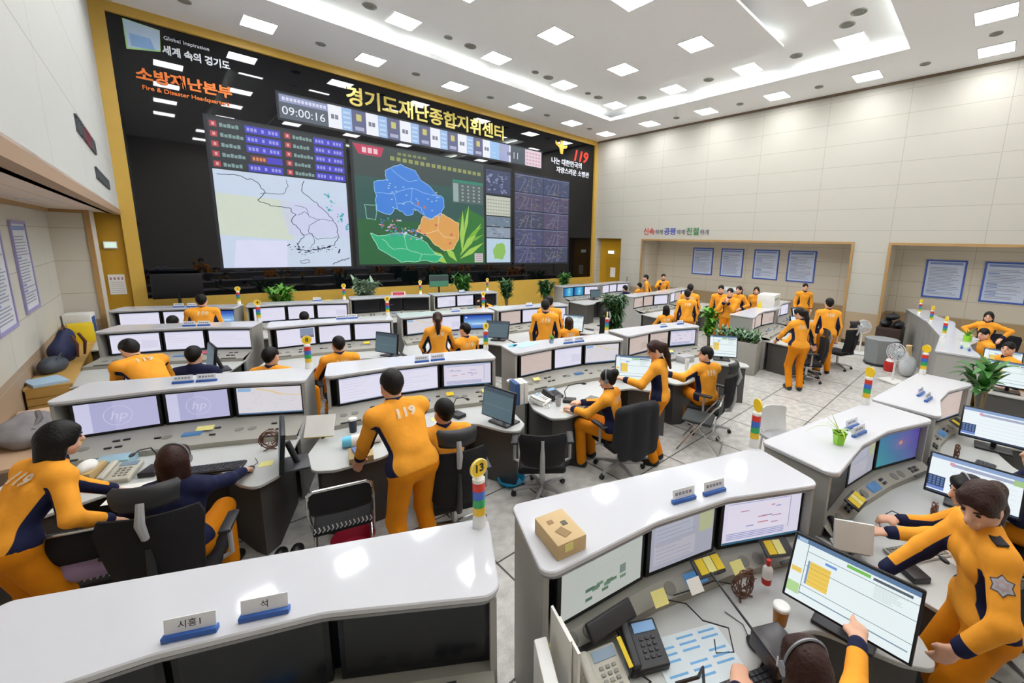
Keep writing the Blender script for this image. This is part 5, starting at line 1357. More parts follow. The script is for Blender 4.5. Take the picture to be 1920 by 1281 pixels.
# --- middle right
P('', 'seated person with short dark hair in front of the beige screens, fifth second-row desk', 9.0, 5.78, -45, kind='sit', fem=True, hair='bob', hc='black', res=.015)
P('', 'standing man in orange from behind, nearer of the pair beyond the tall tree', 9.33, 5.40, -50, kind='stand', hair='short', res=.013, lean=8)
P('', 'standing man in orange from behind, farther of the pair beyond the tall tree', 10.3, 5.88, -50, kind='stand', hair='short', res=.013, lean=12, sc=1.03)
P('', 'man with hands clasped to his chin standing behind the planter', 10.85, 4.98, 100, kind='stand', hair='short', res=.013, LH=(10.6, 4.92, 1.32), RH=(10.6, 5.02, 1.32), lean=6)
P('', 'man standing behind the one with clasped hands', 11.45, 5.55, 110, kind='stand', hair='short', res=.015)
P('', 'woman with long brown ponytail in profile by the right recess', 12.3, 5.36, 82, kind='stand', fem=True, hair='pony', hc='brown', res=.013, sc=1.02, LH=(12.1, 5.2, 1.0), RH=(12.1, 5.5, 1.0))
P('', 'woman with short dark hair facing the room below the third notice board', 12.95, 5.12, 105, kind='stand', fem=True, hair='bob', hc='black', res=.013)
P('', 'man facing the room alone below the fourth notice board', 14.85, 4.32, 120, kind='stand', hair='short', res=.013)
P('', 'standing woman in short-sleeved orange at the desk beside the planter, full figure from behind', 8.68, 2.50, -52, kind='stand', fem=True, hair='pony', hc='black', res=.011, lean=6, head=(40, 18), LH=(8.78, 2.95, .95), RH=(9.1, 2.35, .9), sc=1.03)
P('', 'standing man from behind beside the headrest chairs, right-hand block', 10.42, 2.46, -58, kind='stand', hair='short', res=.012, lean=10, sc=1.02)
P('', 'seated person mostly hidden by the standing man, right-hand block', 10.0, 2.82, -20, kind='sit', hair='short', res=.015)
# --- far right of the front row
P('', 'woman with hands on hips facing the room below the right notice boards', 12.85, -.08, 82, kind='stand', fem=True, hair='bob', hc='black', res=.011, LH=(12.72, -.34, 1.0), RH=(12.72, .16, 1.0), le=(-1, -.4, 0), re=(1, -.4, 0), sc=.96, text=None)
P('', 'seated person in orange bent left below the woman with hands on hips', 11.75, -.10, 35, kind='sit', hair='short', res=.013, head=(20, 10))
P('', 'seated man in profile with black hair at the far right counter', 10.2, -.42, 35, kind='sit', hair='short', res=.013, head=(30, 0))
P('', 'person in orange cut by the right picture edge behind the bright tilted monitor', 9.75, -.75, 25, kind='sit', hair='short', res=.015)
# ------------------------------------------------------------------ chairs
M_fab = mat('chair_black', '#1c1b1d', .7, var=.1, bump=.3, bscale=120, spec=.25); M_chr = mat('chrome', '#c8c8c8', .22, .9); M_pl = mat('chair_plastic', '#232326', .45); M_gr = mat('grey_plastic', '#a9a9ab', .4)
def slab(mb, w0, w1, z0, z1, yb, curve, th, rec=0., n=9, mi=0):
    """curved upright panel: width w0 at the bottom to w1 at the top, bowed in y"""
    vs = []; m = 7
    for s in (1, -1):
        for j in range(n):
            v = j / (n - 1); z = z0 + (z1 - z0) * v
            e = 1 - max(0, (abs(v - .5) - .38) / .12) ** 2 * .12
            for i in range(m):
                u = 2 * i / (m - 1) - 1; w = (w0 + (w1 - w0) * v) / 2 * e
                vs.append((u * w, yb - rec * v - .03 * math.sin(math.pi * v) + curve * (u * u) + s * th / 2 * (1 if abs(u) < .99 and 0 < j < n - 1 else .35), z))
    fs = []; o = n * m
    for j in range(n - 1):
        for i in range(m - 1):
            a = j * m + i; fs.append((a, a + m, a + m + 1, a + 1)); fs.append((o + a, o + a + 1, o + a + m + 1, o + a + m))
    for i in range(m - 1): fs += [(i, i + 1, o + i + 1, o + i), ((n - 1) * m + i + 1, (n - 1) * m + i, o + (n - 1) * m + i, o + (n - 1) * m + i + 1)]
    for j in range(n - 1): fs += [(j * m + m, j * m, o + j * m, o + j * m + m), (j * m + m - 1, j * m + 2 * m - 1, o + j * m + 2 * m - 1, o + j * m + m - 1)]
    mb.add(vs, fs, mi)
def office_chair(x, y, rz, lab, head=True, bh=1.0, bw=.5, arms=True, legm=None, spin=20):
    t = thing('office_chair', lab, 'office chair', (x, y, 0), R(rz), 'black office chairs')
    MB().rbox((0, .02, .40), (.5, .5, .08), .035).build('seat', M_fab, t)
    b = MB(); slab(b, .42, bw, .46, bh, -.26, .06, .06, .06); b.build('backrest', M_fab, t)
    k = MB(); k.tube([(0, -.1, .36), (0, -.3, .42), (0, -.35, .6), (0, -.34, .8)], [.03, .028, .025, .02], 8); k.build('back_support', M_pl if legm is None else legm, t)
    if head:
        h = MB(); slab(h, .3, .34, bh + .04, bh + .2, -.31, .05, .05, .0); hh = h.build('headrest', M_pl, t)
        s = MB(); s.tube([(0, -.36, bh - .12), (0, -.40, bh + .0), (0, -.36, bh + .12)], [.02, .026, .02], 8); s.build('headrest_bracket', M_gr, hh)
    if arms:
        for sd in (-1, 1):
            a = MB(); a.rbox((sd * .3, .02, .655), (.075, .27, .03), .014); ao = a.build('armrest', M_pl, t)
            c = MB(); c.tube([(sd * .24, .0, .39), (sd * .3, .0, .42), (sd * .3, .0, .645)], .016, 8); c.build('armrest_post', M_gr, ao)
    c = MB(); c.cyl((0, 0, .1), (0, 0, .37), .028, n=12); c.build('column', M_chr, t)
    f = MB(); w = MB()
    for i in range(5):
        a = 2 * math.pi * i / 5 + R(spin); p = (math.cos(a), math.sin(a))
        f.tube([(0, 0, .1), (p[0] * .16, p[1] * .16, .095), (p[0] * .31, p[1] * .31, .07)], [.03, .024, .016], 8)
        q = MB(); q.cyl((p[0] * .31 - p[1] * .02, p[1] * .31 + p[0] * .02, .028), (p[0] * .31 + p[1] * .02, p[1] * .31 - p[0] * .02, .028), .028, n=12)
        q.cyl((p[0] * .31, p[1] * .31, .028), (p[0] * .31, p[1] * .31, .075), .01, n=8); q.build('caster', M_pl, t)
    f.build('star_base', M_chr if legm is None else legm, t)
    return t
def folding_chair(x, y, rz, lab, lining=None, back=M_fab, h=.84):
    t = thing('folding_chair', lab, 'folding chair', (x, y, 0), R(rz), 'folding chairs with metal frames')
    for sd in (-1, 1):
        MB().tube([(sd * .225, .26, .012), (sd * .225, -.02, .42), (sd * .225, -.2, .68), (sd * .215, -.25, h)], .012, 8).build('frame_tube', M_chr, t)
        MB().tube([(sd * .2, -.3, .012), (sd * .2, .0, .38), (sd * .2, .17, .43)], .011, 8).build('leg', M_chr, t)
    MB().tube([(-.215, -.25, h), (-.18, -.262, h + .03), (.18, -.262, h + .03), (.215, -.25, h)], .012, 8).build('top_rail', M_chr, t)
    MB().tube([(-.2, -.3, .06), (.2, -.3, .06)], .009, 6).build('stretcher', M_chr, t)
    MB().rbox((0, .03, .435), (.42, .4, .045), .02, rx=R(3)).build('seat', back, t)
    b = MB(); slab(b, .42, .42, h - .2, h + .02, -.235, .02, .03, .0); b.build('backrest', back, t)
    if lining:
        l = MB(); slab(l, .40, .42, h - .34, h - .2, -.22, .02, .012, .0); l.build('lilac_lining', lining, t)
    z = MB()
    for i in range(14): z.tube([(-.2 + .03 * i, -.185, h - .37), (-.185 + .03 * i, -.2, h - .345), (-.195 + .03 * i, -.19, h - .32)], .005, 5)
    z.build('spring_row', mat('spring_white', '#c9c9cc', .4, .4), t)
    return t
office_chair(-.12, 3.82, -18, 'high-backed black chair with grey headrest bracket under the woman in dark jacket', True, 1.0, .54)
folding_chair(-.50, 4.10, -20, 'folding chair with lilac lining held by the leaning woman at the left edge', mat('lilac_cloth', '#9d86a8', .7), h=.86)
folding_chair(.88, 3.60, -16, 'chrome-framed black folding chair left of the bending man', None, h=.82)
office_chair(1.73, 3.30, -20, 'tall black chair with rectangular headrest under the seated man in third row', True, .98, .52)
office_chair(2.74, 3.22, -40, 'low-backed black chair standing empty at the third-row aisle', False, .84, .5, True, M_gr, 40)
office_chair(3.76, 2.96, -14, 'black office chair draped with a black jacket under the bun-haired woman', False, .92, .52, True, M_gr, 50)
office_chair(5.62, 2.74, 8, 'black mesh chair with headrest under the man with outstretched arm', True, .95, .5, True, M_gr, 10)
folding_chair(5.05, 2.58, 20, 'small dark folding chair between the ponytailed woman and the mesh chair', None, mat('chair_teal_black', '#2c3334', .6), .72)
office_chair(1.76, 6.6, -8, 'black chair with low back behind the seated man, second row', False, .98, .36)
office_chair(9.55, 2.55, 30, 'black office chair right of the full-figure standing woman', True, .95, .5, True, None, 15)
office_chair(11.2, 2.35, -20, 'black chair with curled headrest at the end of the right-hand block', True, 1.0, .5, True, None, 30)
office_chair(7.7, 7.0, 10, 'large black office chair left of the tall green tree', True, 1.0, .55)
office_chair(13.1, -.35, 75, 'black chair behind the woman with hands on hips', False, 1.0, .55)
office_chair(11.8, -.2, 30, 'black chair under the person bent left at the far right counter', False, .9, .5)
for x, y, rz, lb in ((.16, 7.06, -25, 'black chair under the person in navy, second row'), (.88, 6.44, -35, 'black chair under the man facing right, second row'), (3.72, 6.42, 20, 'black chair beside the standing ponytailed woman, second row'), (5.75, 5.96, -8, 'black chair under the person right of the crowded pair'),
                     (.05, 10.46, -22, 'black chair under the leftmost person at the video-wall row'), (1.95, 9.7, -14, 'black chair at the second desk of the video-wall row'), (5.94, 9.4, -10, 'black chair under the reddish-haired person at the video-wall row'), (12.0, 9.45, 0, 'black chair at the far right video-wall row'),
                     (13.35, 9.8, 5, 'black chair at the end of the video-wall row'), (9.0, 5.72, 8, 'black chair in front of the beige screens, second row'), (10.2, -.48, 35, 'black chair under the man in profile at the far right counter'), (9.75, -.81, 25, 'black chair cut by the right picture edge'), (10.0, 2.66, 8, 'black chair under the hidden person, right-hand block'),
                     (3.82, -.28, 2, 'black chair under the woman reaching to the phone'), (4.85, -.68, 8, 'black chair under the person in navy at the picture edge')):
    office_chair(x, y, rz, lb, False, .9, .48)
office_chair(1.57, .18, -42, 'black office chair under the pointing woman in the front row', False, .9, .48)
bl = thing('blue_chair', 'blue upholstered chair back at the bottom right picture corner', 'chair', (2.16, -.72, 0), R(70))
b = MB(); slab(b, .44, .42, .5, .92, -.24, .05, .06, .05); b.build('backrest', mat('blue_cloth', '#2b62b4', .7), bl)
MB().rbox((0, .02, .43), (.46, .46, .07), .03).build('seat', MATS['blue_cloth'], bl)
for a_ in ((-.2, -.2), (.2, -.2), (-.2, .22), (.2, .22)): MB().cyl((a_[0], a_[1], 0), (a_[0], a_[1], .41), .014, n=8).build('leg', M_chr, bl)
cb = MB(); cb.tube([(-.16, -.24, .4), (-.16, -.26, .55)], .012, 6); cb.tube([(.16, -.24, .4), (.16, -.26, .55)], .012, 6); cb.build('back_post', M_chr, bl)
# black jacket hung over the chair back
jx = thing('jacket', 'black jacket hung over the chair back of the bun-haired woman', 'jacket', (3.76, 2.96, 0), R(-14))
pr = [Cap((-.2, -.33, .93), (.2, -.33, .93), .06, .06), Cap((-.19, -.36, .88), (-.2, -.35, .42), .07, .09, '', (0, 1, 0), .45), Cap((.19, -.36, .88), (.2, -.35, .42), .07, .09, '', (0, 1, 0), .45), Cap((0, -.37, .88), (0, -.36, .42), .12, .14, '', (0, 1, 0), .35), Cap((-.25, -.3, .9), (-.29, -.3, .52), .055, .045), Cap((.25, -.3, .9), (.29, -.3, .52), .055, .045)]
V, F = surface(pr, .013, .05); mesh_np('body', V, F, [mat('jacket_black', '#16161c', .8, var=.1, bump=.3, bscale=20)], None, jx)

# ------------------------------------------------------------------ phones, keyboards and desk things
M_ph = mat('phone_beige', '#b9b6a8', .45); M_pb2 = mat('phone_black', '#1d1c20', .4); M_scr = mat('phone_lcd', '#7f95a8', .3); M_key = mat('key_grey', '#8f8d84', .5)
ZD = .73
def put(n, x, y): return CON[n][2]['zd']
def desk_phone(n, x, y, rz, m, lab, lcd=M_scr, keym=None):
    t = thing('desk_phone', lab, 'telephone', (x, y, put(n, x, y)), R(rz), 'desk phones')
    T = Matrix.Rotation(R(14), 4, 'X')
    MB().rbox((0, 0, .045), (.21, .23, .05), .012, M=T).build('body', m, t)
    MB().rbox((-.075, 0, .085), (.05, .22, .035), .016, M=T).build('handset', m, t)
    d = MB().box((.03, .075, .0715), (.12, .05, .004), M=T).build('display', lcd, t)
    k = MB()
    for i in range(3):
        for j in range(4): k.rbox((-.005 + i * .033, .02 - j * .028, .073), (.022, .016, .008), .003, M=T, n=1)
    k.build('keypad', keym or M_key, t)
    c = MB(); c.tube([(-.09, -.1, .05), (-.14, -.15, .02), (-.1, -.2, .012), (-.02, -.16, .012), (-.07, -.12, .03)], .006, 6); c.build('cord', m, t)
    return t
def keyboard(n, x, y, rz, lab, m=None, km=None):
    t = thing('keyboard', lab, 'keyboard', (x, y, put(n, x, y)), R(rz), 'keyboards')
    MB().rbox((0, 0, .011), (.43, .15, .02), .006, n=1).build('body', m or M_pb2, t)
    k = MB()
    for j in range(5):
        for i in range(15): k.box((-.19 + i * .0272, .055 - j * .027, .0235), (.022, .021, .006))
    k.build('keys', km or mat('key_black', '#2e2e33', .45), t)
def mouse(n, x, y, rz, lab):
    t = thing('mouse', lab, 'computer mouse', (x, y, put(n, x, y)), R(rz), 'computer mice')
    MB().ell((0, 0, .012), (.032, .055, .022), 14, 8).build('body', M_pb2, t)
    MB().tube([(0, .05, .01), (.02, .12, .006), (-.03, .22, .005)], .0025, 5).build('cable', M_pb2, t)
def goose_mic(n, x, y, rz, lab, m=None):
    t = thing('gooseneck_microphone', lab, 'microphone', (x, y, put(n, x, y)), R(rz), 'gooseneck microphones')
    MB().rbox((0, 0, .022), (.12, .17, .044), .01).build('base', m or M_pb2, t)
    MB().tube([(0, .05, .04), (0, .07, .14), (0, .02, .22), (0, -.1, .26), (0, -.16, .26)], .006, 6).build('neck', M_pb2, t)
    MB().ell((0, -.18, .26), (.015, .035, .015), 10, 6).build('head', M_pb2, t)
def coil(n, x, y, lab, rz=0):
    t = thing('wicker_hoop', lab, 'hoop', (x, y, put(n, x, y)), R(rz), 'brown wire hoops on desks')
    b = MB(); rr = random.Random(lab)
    for k in range(7):
        r = .085 - .006 * k; ph = rr.uniform(0, 6); b.tube([(r * math.cos(a), .02 * math.sin(2 * a + ph), .1 + r * 1.1 * math.sin(a)) for a in [2 * math.pi * i / 20 for i in range(20)]], .004, 5, 0, True)
    for k in range(10):
        a = 2 * math.pi * k / 10; b.tube([(.03 * math.cos(a), .012, .1 + .03 * math.sin(a)), (.09 * math.cos(a), -.012, .1 + .098 * math.sin(a))], .003, 5)
    b.build('hoop', mat('brown_wire', '#6b4636', .5), t)
    MB().tube([(-.05, -.03, .004), (0, .03, .006), (.05, -.03, .004)], .006, 5).build('foot', MATS['brown_wire'], t)
def papers(n, x, y, rz, w, h, m, lab, ink=None, dz=0.):
    t = thing('paper_sheet', lab, 'paper', (x, y, put(n, x, y) + dz), R(rz), 'loose papers')
    MB().box((0, 0, .0015), (w, h, .003)).build('sheet', m, t)
    if ink:
        p = MB()
        for j in range(int(h / .035) - 1):
            for i in range(3):
                if (i + j) % 4: p.box((-w * .32 + i * w * .32, h / 2 - .03 - j * .035, .0034), (w * .24, .012, .0006))
        p.build('print', ink, t)
def box_(name, lab, cat, x, y, z, sz, rz, m, extra=None):
    t = thing(name, lab, cat, (x, y, z), R(rz)); MB().rbox((0, 0, sz[2] / 2), sz, .004, n=1).build('body', m, t)
    if extra: extra(t, sz)
    return t
def cup(lab, x, y, z, m, r=.04, h=.1, lid=None):
    t = thing('cup', lab, 'cup', (x, y, z), 0)
    MB().lathe([(.001, .002), (r * .8, 0), (r * .82, .004), (r, h), (r * .93, h), (r * .76, .01), (.001, .01)], 18).build('body', m, t)
    if lid: MB().lathe([(r * 1.05, h - .004), (r * 1.05, h + .01), (r * .9, h + .016), (.001, h + .016)], 18).build('lid', lid, t)
M_paper = MATS['paper']; M_yel = mat('note_yellow', '#e3dc8a', .7); M_ybr = mat('card_yellow', '#e2c416', .6); M_card = mat('cardboard', '#c9ad80', .7, var=.06); M_sk = mat('print_blue', '#6aa6d8', .6); M_tan = mat('tan_box', '#b39a6a', .7)
# desk under the pointing woman
desk_phone('D2', 1.30, 1.06, -22, M_ph, 'beige desk phone with yellow strip at the left end of the front desk')
ys = thing('note_strip', 'yellow label strip lying along the beige desk phone, front desk', 'label strip', (1.415, 1.02, .755), R(-22)); MB().box((0, 0, .03), (.022, .14, .004), rx=R(14)).build('strip', M_ybr, ys)
desk_phone('D2', 1.56, 1.02, -30, M_pb2, 'black desk phone with blue display beside the beige one, front desk', mat('phone_lcd_blue', '#6f9fd0', .3), mat('key_dark', '#3a383e', .5))
papers('D2', 1.74, .80, -28, .42, .30, mat('sheet_pale_blue', '#cfd9dc', .6), 'pale sheet with blue print under the black gooseneck on the front desk', M_sk)
keyboard('D2', 1.72, .56, -26, 'black keyboard in front of the pointing woman'); mouse('D2', 2.02, .62, -30, 'black mouse right of the keyboard, front desk')
tr_ = thing('headset_box', 'dark glossy box with a thin rod beside the pointing woman', 'box', (1.98, .50, ZD), R(-30)); MB().rbox((0, 0, .05), (.17, .2, .1), .01).build('body', mat('dark_gloss', '#251e22', .25), tr_); MB().tube([(-.07, .1, .08), (-.1, .3, .12), (-.12, .42, .15)], .007, 6).build('rod', M_pb2, tr_)
cup('white-lidded paper cup of tea behind the pointing woman', 2.20, .56, ZD, mat('tea_brown', '#b5752a', .4), .042, .1, MATS['white_plastic'])
coil('D2', 2.29, .80, 'brown wire hoop beside the red bottle, front desk', -20)
bt_ = thing('bottle', 'small white bottle with red cap and red label beside the brown hoop', 'bottle', (2.43, .72, ZD)); MB().lathe([(.001, 0), (.028, 0), (.03, .04)], 16).build('lower_label', mat('bottle_red', '#c8281e', .4), bt_); MB().lathe([(.03, .04), (.03, .1), (.012, .125)], 16).build('body', MATS['white_plastic'], bt_); MB().lathe([(.014, .125), (.014, .16), (.001, .16)], 14).build('cap', MATS['bottle_red'], bt_)
def cable(pts, lab, r=.004, m=None): t = thing('cable', lab, 'cable', pts[0], 0, 'loose cables'); p0 = pts[0]; MB().tube([tuple(a - b for a, b in zip(p, p0)) for p in pts], r, 5).build('wire', m or M_pb2, t)
cable([(1.86, 1.08, .74), (1.93, .98, .735), (1.9, .86, .735), (1.96, .74, .735), (1.85, .66, .735), (1.78, .72, .735), (1.84, .76, .737)], 'thin black cable looping over the printed sheet, front desk')
cable([(1.92, 1.06, .74), (2.06, 1.0, .735), (2.2, .95, .735), (2.26, .86, .735)], 'thin black cable running to the brown hoop, front desk')
cable([(1.50, .78, .737), (1.6, .72, .742), (1.66, .73, .742), (1.58, .68, .742), (1.42, .7, .737)], 'thick black coiled handset cord below the black phone', .009)
pp_ = thing('pink_device', 'small pink oval device with a dark round face at the bottom of the picture', 'device', (1.10, .98, ZD), R(-20)); MB().ell((0, 0, .045), (.035, .03, .045), 16, 10).build('body', mat('pink_gloss', '#dcb0a6', .3), pp_); MB().cyl((0, -.026, .06), (0, -.034, .065), .021, n=16).build('face', M_pb2, pp_)
def tray(n, lx, ly, lz, rz, lab, notes):
    t = thing('note_tray', lab, 'tray', group='black trays of yellow notes'); t.matrix_world = CON[n][1] @ Matrix.Translation((lx, ly, lz)) @ Matrix.Rotation(R(rz), 4, 'Z') @ Matrix.Rotation(R(24), 4, 'X')
    MB().rbox((0, 0, .008), (.2, .12, .014), .005, n=1).build('tray', M_pb2, t)
    k = MB()
    for i, m in enumerate(notes): k.box((-.05 + i * .06, .0, .018), (.055, .09, .006), i % 2)
    k.build('notes', [M_ybr, M_yel], t)
tray('D2', .1, -.50, .82, -2, 'black tray of yellow cards on the console ledge, front desk', (0, 1, 0)); tray('D2', .62, -.56, .83, -14, 'black tray with a pale yellow note below the form screen', (1, 1))
tray('D3', -.5, -.56, .83, 8, 'black tray of bright yellow cards below the green-potted desk', (0, 0, 0)); tray('D4', .3, -.55, .83, -8, 'black tray with yellow note on the desk with two small plates', (1,))
sp_ = thing('speaker_bar', 'long black speaker bar below the map screen, front desk', 'speaker', group='speaker bars'); sp_.matrix_world = CON['D2'][1] @ Matrix.Translation((-.62, -.585, .80)) @ Matrix.Rotation(R(12), 4, 'Z') @ Matrix.Rotation(R(40), 4, 'X'); MB().rbox((0, 0, .012), (.3, .1, .028), .012).build('body', M_pb2, sp_)
for i, (lx, lz, c) in enumerate(((-.3, .8, M_yel), (.28, .8, M_yel), (-.05, .79, M_paper))):
    o = thing('sticky_note', f'{("yellow note near the map screen", "yellow note right of the lcd panel", "white label sheet below the grey screen")[i]}, front desk console', 'note', group='notes on the console'); o.matrix_world = CON['D2'][1] @ Matrix.Translation((lx, -.565, lz)) @ Matrix.Rotation(R(40), 4, 'X'); MB().box((0, 0, .012), (.09, .08, .003)).build('sheet', c, o)
bd_ = thing('ring_binder', 'white ring binder with a blue label at the right end of the nearest desk', 'binder', (1.00, 1.13, .67), R(-27)); MB().rbox((0, 0, .15), (.06, .24, .3), .008, n=1).build('cover', MATS['white_plastic'], bd_); MB().box((.032, -.02, .14), (.003, .05, .16)).build('label', M_npb, bd_); MB().box((.034, .08, .2), (.003, .02, .18)).build('spine_tape', M_ybr, bd_)
def note(n, lx, ly, lz, c, lab, w=.09):
    o = thing('sticky_note', lab, 'note', group='notes on the console'); o.matrix_world = CON[n][1] @ Matrix.Translation((lx, ly, lz)) @ Matrix.Rotation(R(18), 4, 'X'); MB().box((0, 0, .012), (w, .07, .004)).build('sheet', c, o)
note('C1', .12, -.60, .79, M_yel, 'yellow note right of the blue display, left third-row desk', .14); note('C1', -.80, -.64, .79, M_ybr, 'yellow tag under the left logo screen, third row', .06); note('C2', .36, -.60, .79, M_ybr, 'bright yellow note below the form screen, second third-row desk'); note('C2', .80, -.66, .79, M_yel, 'pale yellow note below the form screen, second third-row desk')
note('B1', .35, -.60, .79, mat('note_pink', '#d05a78', .6), 'pink note on the console of the first second-row desk', .12); note('B1', .15, -.60, .79, M_yel, 'yellow note beside the pink note, second row', .1); note('B2', .5, -.62, .79, M_ybr, 'yellow note right of the seated man with low chair back, second row', .1); note('C3', -.7, -.66, .79, M_yel, 'yellow note under the pinkish screen, third third-row desk', .1); note('C4', .1, -.6, .79, M_yel, 'yellow note below the single lit screen, fourth third-row desk', .12)
# stack of papers leaning on the outer side of the D2 console
pf = thing('paper_file', 'white paper folders standing against the left end of the front desk console', 'file', (1.115, 1.24, .73), R(-21))
for i in range(2): MB().box((.02 + i * .022, -.09 - .04 * i, .18), (.012, .2, .34 - .06 * i), 0, R(4)).build('folder', M_paper, pf)
bx = box_('cardboard_box', 'small cardboard parcel on the white counter of the front desk', 'box', 1.345, 1.43, HT, (.25, .17, .085), 78, M_card)
k = MB(); k.box((-.05, .01, .0865), (.07, .05, .002), 0, R(20)); k.box((.05, .03, .0865), (.03, .03, .002), 0); k.box((.01, -.03, .0865), (.035, .03, .002), 1); k.build('print', [mat('ink_brown', '#94774f', .7), mat('ink_dark', '#5d5648', .7)], bx); MB().box((-.126, .02, .055), (.003, .05, .04)).build('tape', M_yel, bx)
# green pot with a spider plant
pt = thing('spider_plant', 'spider plant in a bright green pot on the white counter', 'potted plant', (3.76, .70, HT))
MB().lathe([(.001, 0), (.036, 0), (.052, .1), (.056, .1), (.056, .112), (.048, .112), (.044, .09), (.001, .09)], 4).build('pot', mat('pot_green', '#8fd22c', .35), pt); MB().lathe([(.001, .092), (.045, .092)], 12).build('soil', mat('soil', '#4a3626', .9), pt)
def blade(mb, base, d, L, droop, w, n=7, mi=0):
    pts = []; dx, dy = math.cos(d), math.sin(d)
    for i in range(n + 1):
        u = i / n; r = L * u * (.55 + .3 * droop); z = L * (u * (1 - .45 * droop) - droop * u * u * .95) ; pts.append((base[0] + dx * r, base[1] + dy * r, base[2] + z, w * (1 - .85 * u ** 2.2) * (.55 + .45 * min(1, u * 4))))
    vs = []
    for x, y, z, ww in pts: vs += [(x - dy * ww, y + dx * ww, z), (x, y, z - ww * .35), (x + dy * ww, y - dx * ww, z)]
    fs = []
    for i in range(n): a = i * 3; fs += [(a, a + 1, a + 4, a + 3), (a + 1, a + 2, a + 5, a + 4)]
    mb.add(vs, fs, mi)
lf_ = MB(); rr = random.Random(5)
for d, L, dr in ((2.2, .34, .75), (2.5, .3, .5), (1.6, .2, .3), (.9, .2, .6), (-.3, .26, .95), (-.6, .24, .9), (-1.2, .18, .8), (3.6, .2, .7), (1.2, .16, .1)): blade(lf_, (0, 0, .1), d, L, dr, .0065)
lf_.build('leaf', [mat('leaf_lime', '#a9c25e', .5)], pt)
# desk of the reaching woman
desk_phone('D3', 3.36, .50, -50, M_pb2, 'black desk phone with handset under the reaching woman\'s hand', mat('phone_lcd2', '#8fa2b0', .3)); goose_mic('D3', 3.28, .10, -40, 'black gooseneck microphone on the desk right of the touch monitor'); keyboard('D3', 3.55, .10, -32, 'pale keyboard behind the gooseneck microphone', MATS['white_plastic'], M_key)
papers('D3', 3.72, -.08, -20, .21, .28, M_paper, 'white paper under the star-patch woman\'s elbow'); coil('D3', 4.02, .06, 'tangled brown wire hoop on the desk with the green pot'); cable([(3.5, .3, .735), (3.7, .36, .735), (3.9, .3, .735), (3.86, .12, .735)], 'thin black cable in front of the tangled brown hoop')
dh = thing('document_stand', 'upright grey document stand between the front desks, printed card on it', 'stand', (3.14, .42, ZD), R(-60)); MB().box((0, 0, .11), (.24, .02, .2), rx=R(-12)).build('card', M_paper, dh); MB().box((0, .03, .01), (.22, .1, .02)).build('foot', M_gr, dh)
keyboard('D4', 5.5, -.2, -8, 'dark keyboard under the hands of the person in navy'); coil('D4', 5.5, .0, 'brown wire hoop left of the bright wide monitor'); cup('pink paper cup beside the leafy plant', 6.9, -.6, ZD, mat('cup_pink', '#d8b4ae', .5))
# left desk of the third row
desk_phone('C1', -.40, 4.98, -25, M_ph, 'large beige phone left of the woman in dark jacket'); goose_mic('C1', -.22, 4.90, -30, 'black gooseneck microphone between the beige phone and the dark jacket'); keyboard('C1', .16, 4.62, -25, 'black keyboard right of the woman in dark jacket'); mouse('C1', .38, 4.40, -25, 'black mouse under the hand of the woman in dark jacket')
box_('tissue_box', 'tan box with white tissue on the left desk of the third row', 'tissue box', -.58, 5.02, .70, (.13, .24, .13), -20, M_tan, lambda t, s: MB().ell((0, 0, s[2] + .015), (.055, .09, .05), 12, 7).build('tissue', M_paper, t))
box_('blue_case', 'translucent blue case under the left console screens', 'case', -.45, 5.28, .70, (.24, .16, .07), -22, mat('case_blue', '#8fb2c0', .3))
coil('C1', .58, 4.74, 'brown wire hoop in front of the edge-on touch monitor', -15); papers('C1', .50, 4.44, -20, .1, .1, M_yel, 'yellow memo square on the left desk of the third row'); papers('C1', -.35, 4.62, -20, .21, .29, M_paper, 'white sheets under the black tablet, left third-row desk'); box_('tablet', 'black phone lying on white sheets, left third-row desk', 'phone', -.33, 4.55, .704, (.08, .15, .012), -40, M_pb2)
ds = thing('document_stand', 'tilted document holder with white calendar beside the edge-on touch monitor', 'stand', (.98, 4.62, .70), R(-30)); MB().box((0, 0, .16), (.26, .015, .22), rx=R(-35)).build('card', M_paper, ds); MB().box((0, -.05, .07), (.26, .02, .02)).build('ledge', M_ybr, ds); MB().tube([(0, .06, .0), (0, .04, .15)], .02, 8).build('post', M_pb2, ds)
cup('dark tumbler with white lid at the aisle end, third row', 1.28, 4.62, .70, mat('tumbler_dark', '#23283a', .35), .042, .14, MATS['white_plastic'])
rl = thing('paper_roll', 'white roll with a blue end lying by the bending man\'s arm', 'roll', (1.28, 4.25, .70), R(-15)); MB().cyl((-.12, 0, .06), (.14, 0, .06), .058, n=18).build('roll', M_paper, rl); MB().cyl((-.2, 0, .06), (-.12, 0, .06), .05, .058, n=18).build('blue_end', mat('tissue_blue', '#6cc4e4', .6), rl)
keyboard('C2', 1.75, 4.12, -15, 'black keyboard in front of the seated man, third row'); goose_mic('C2', 2.3, 4.25, 10, 'black gooseneck microphone right of the seated man, third row'); papers('C2', 2.1, 4.35, -10, .15, .1, M_yel, 'yellow memo below the form screen, third row')
bxo = box_('tray_box', 'wooden tray with papers and blue pads left of the bending man', 'tray', 1.16, 4.0, .70, (.2, .24, .06), -15, M_tan, lambda t, s: MB().box((0, .02, s[2] + .01), (.13, .12, .03), 0, .2).build('blue_pad', mat('pad_blue', '#5d7cb8', .5), t))
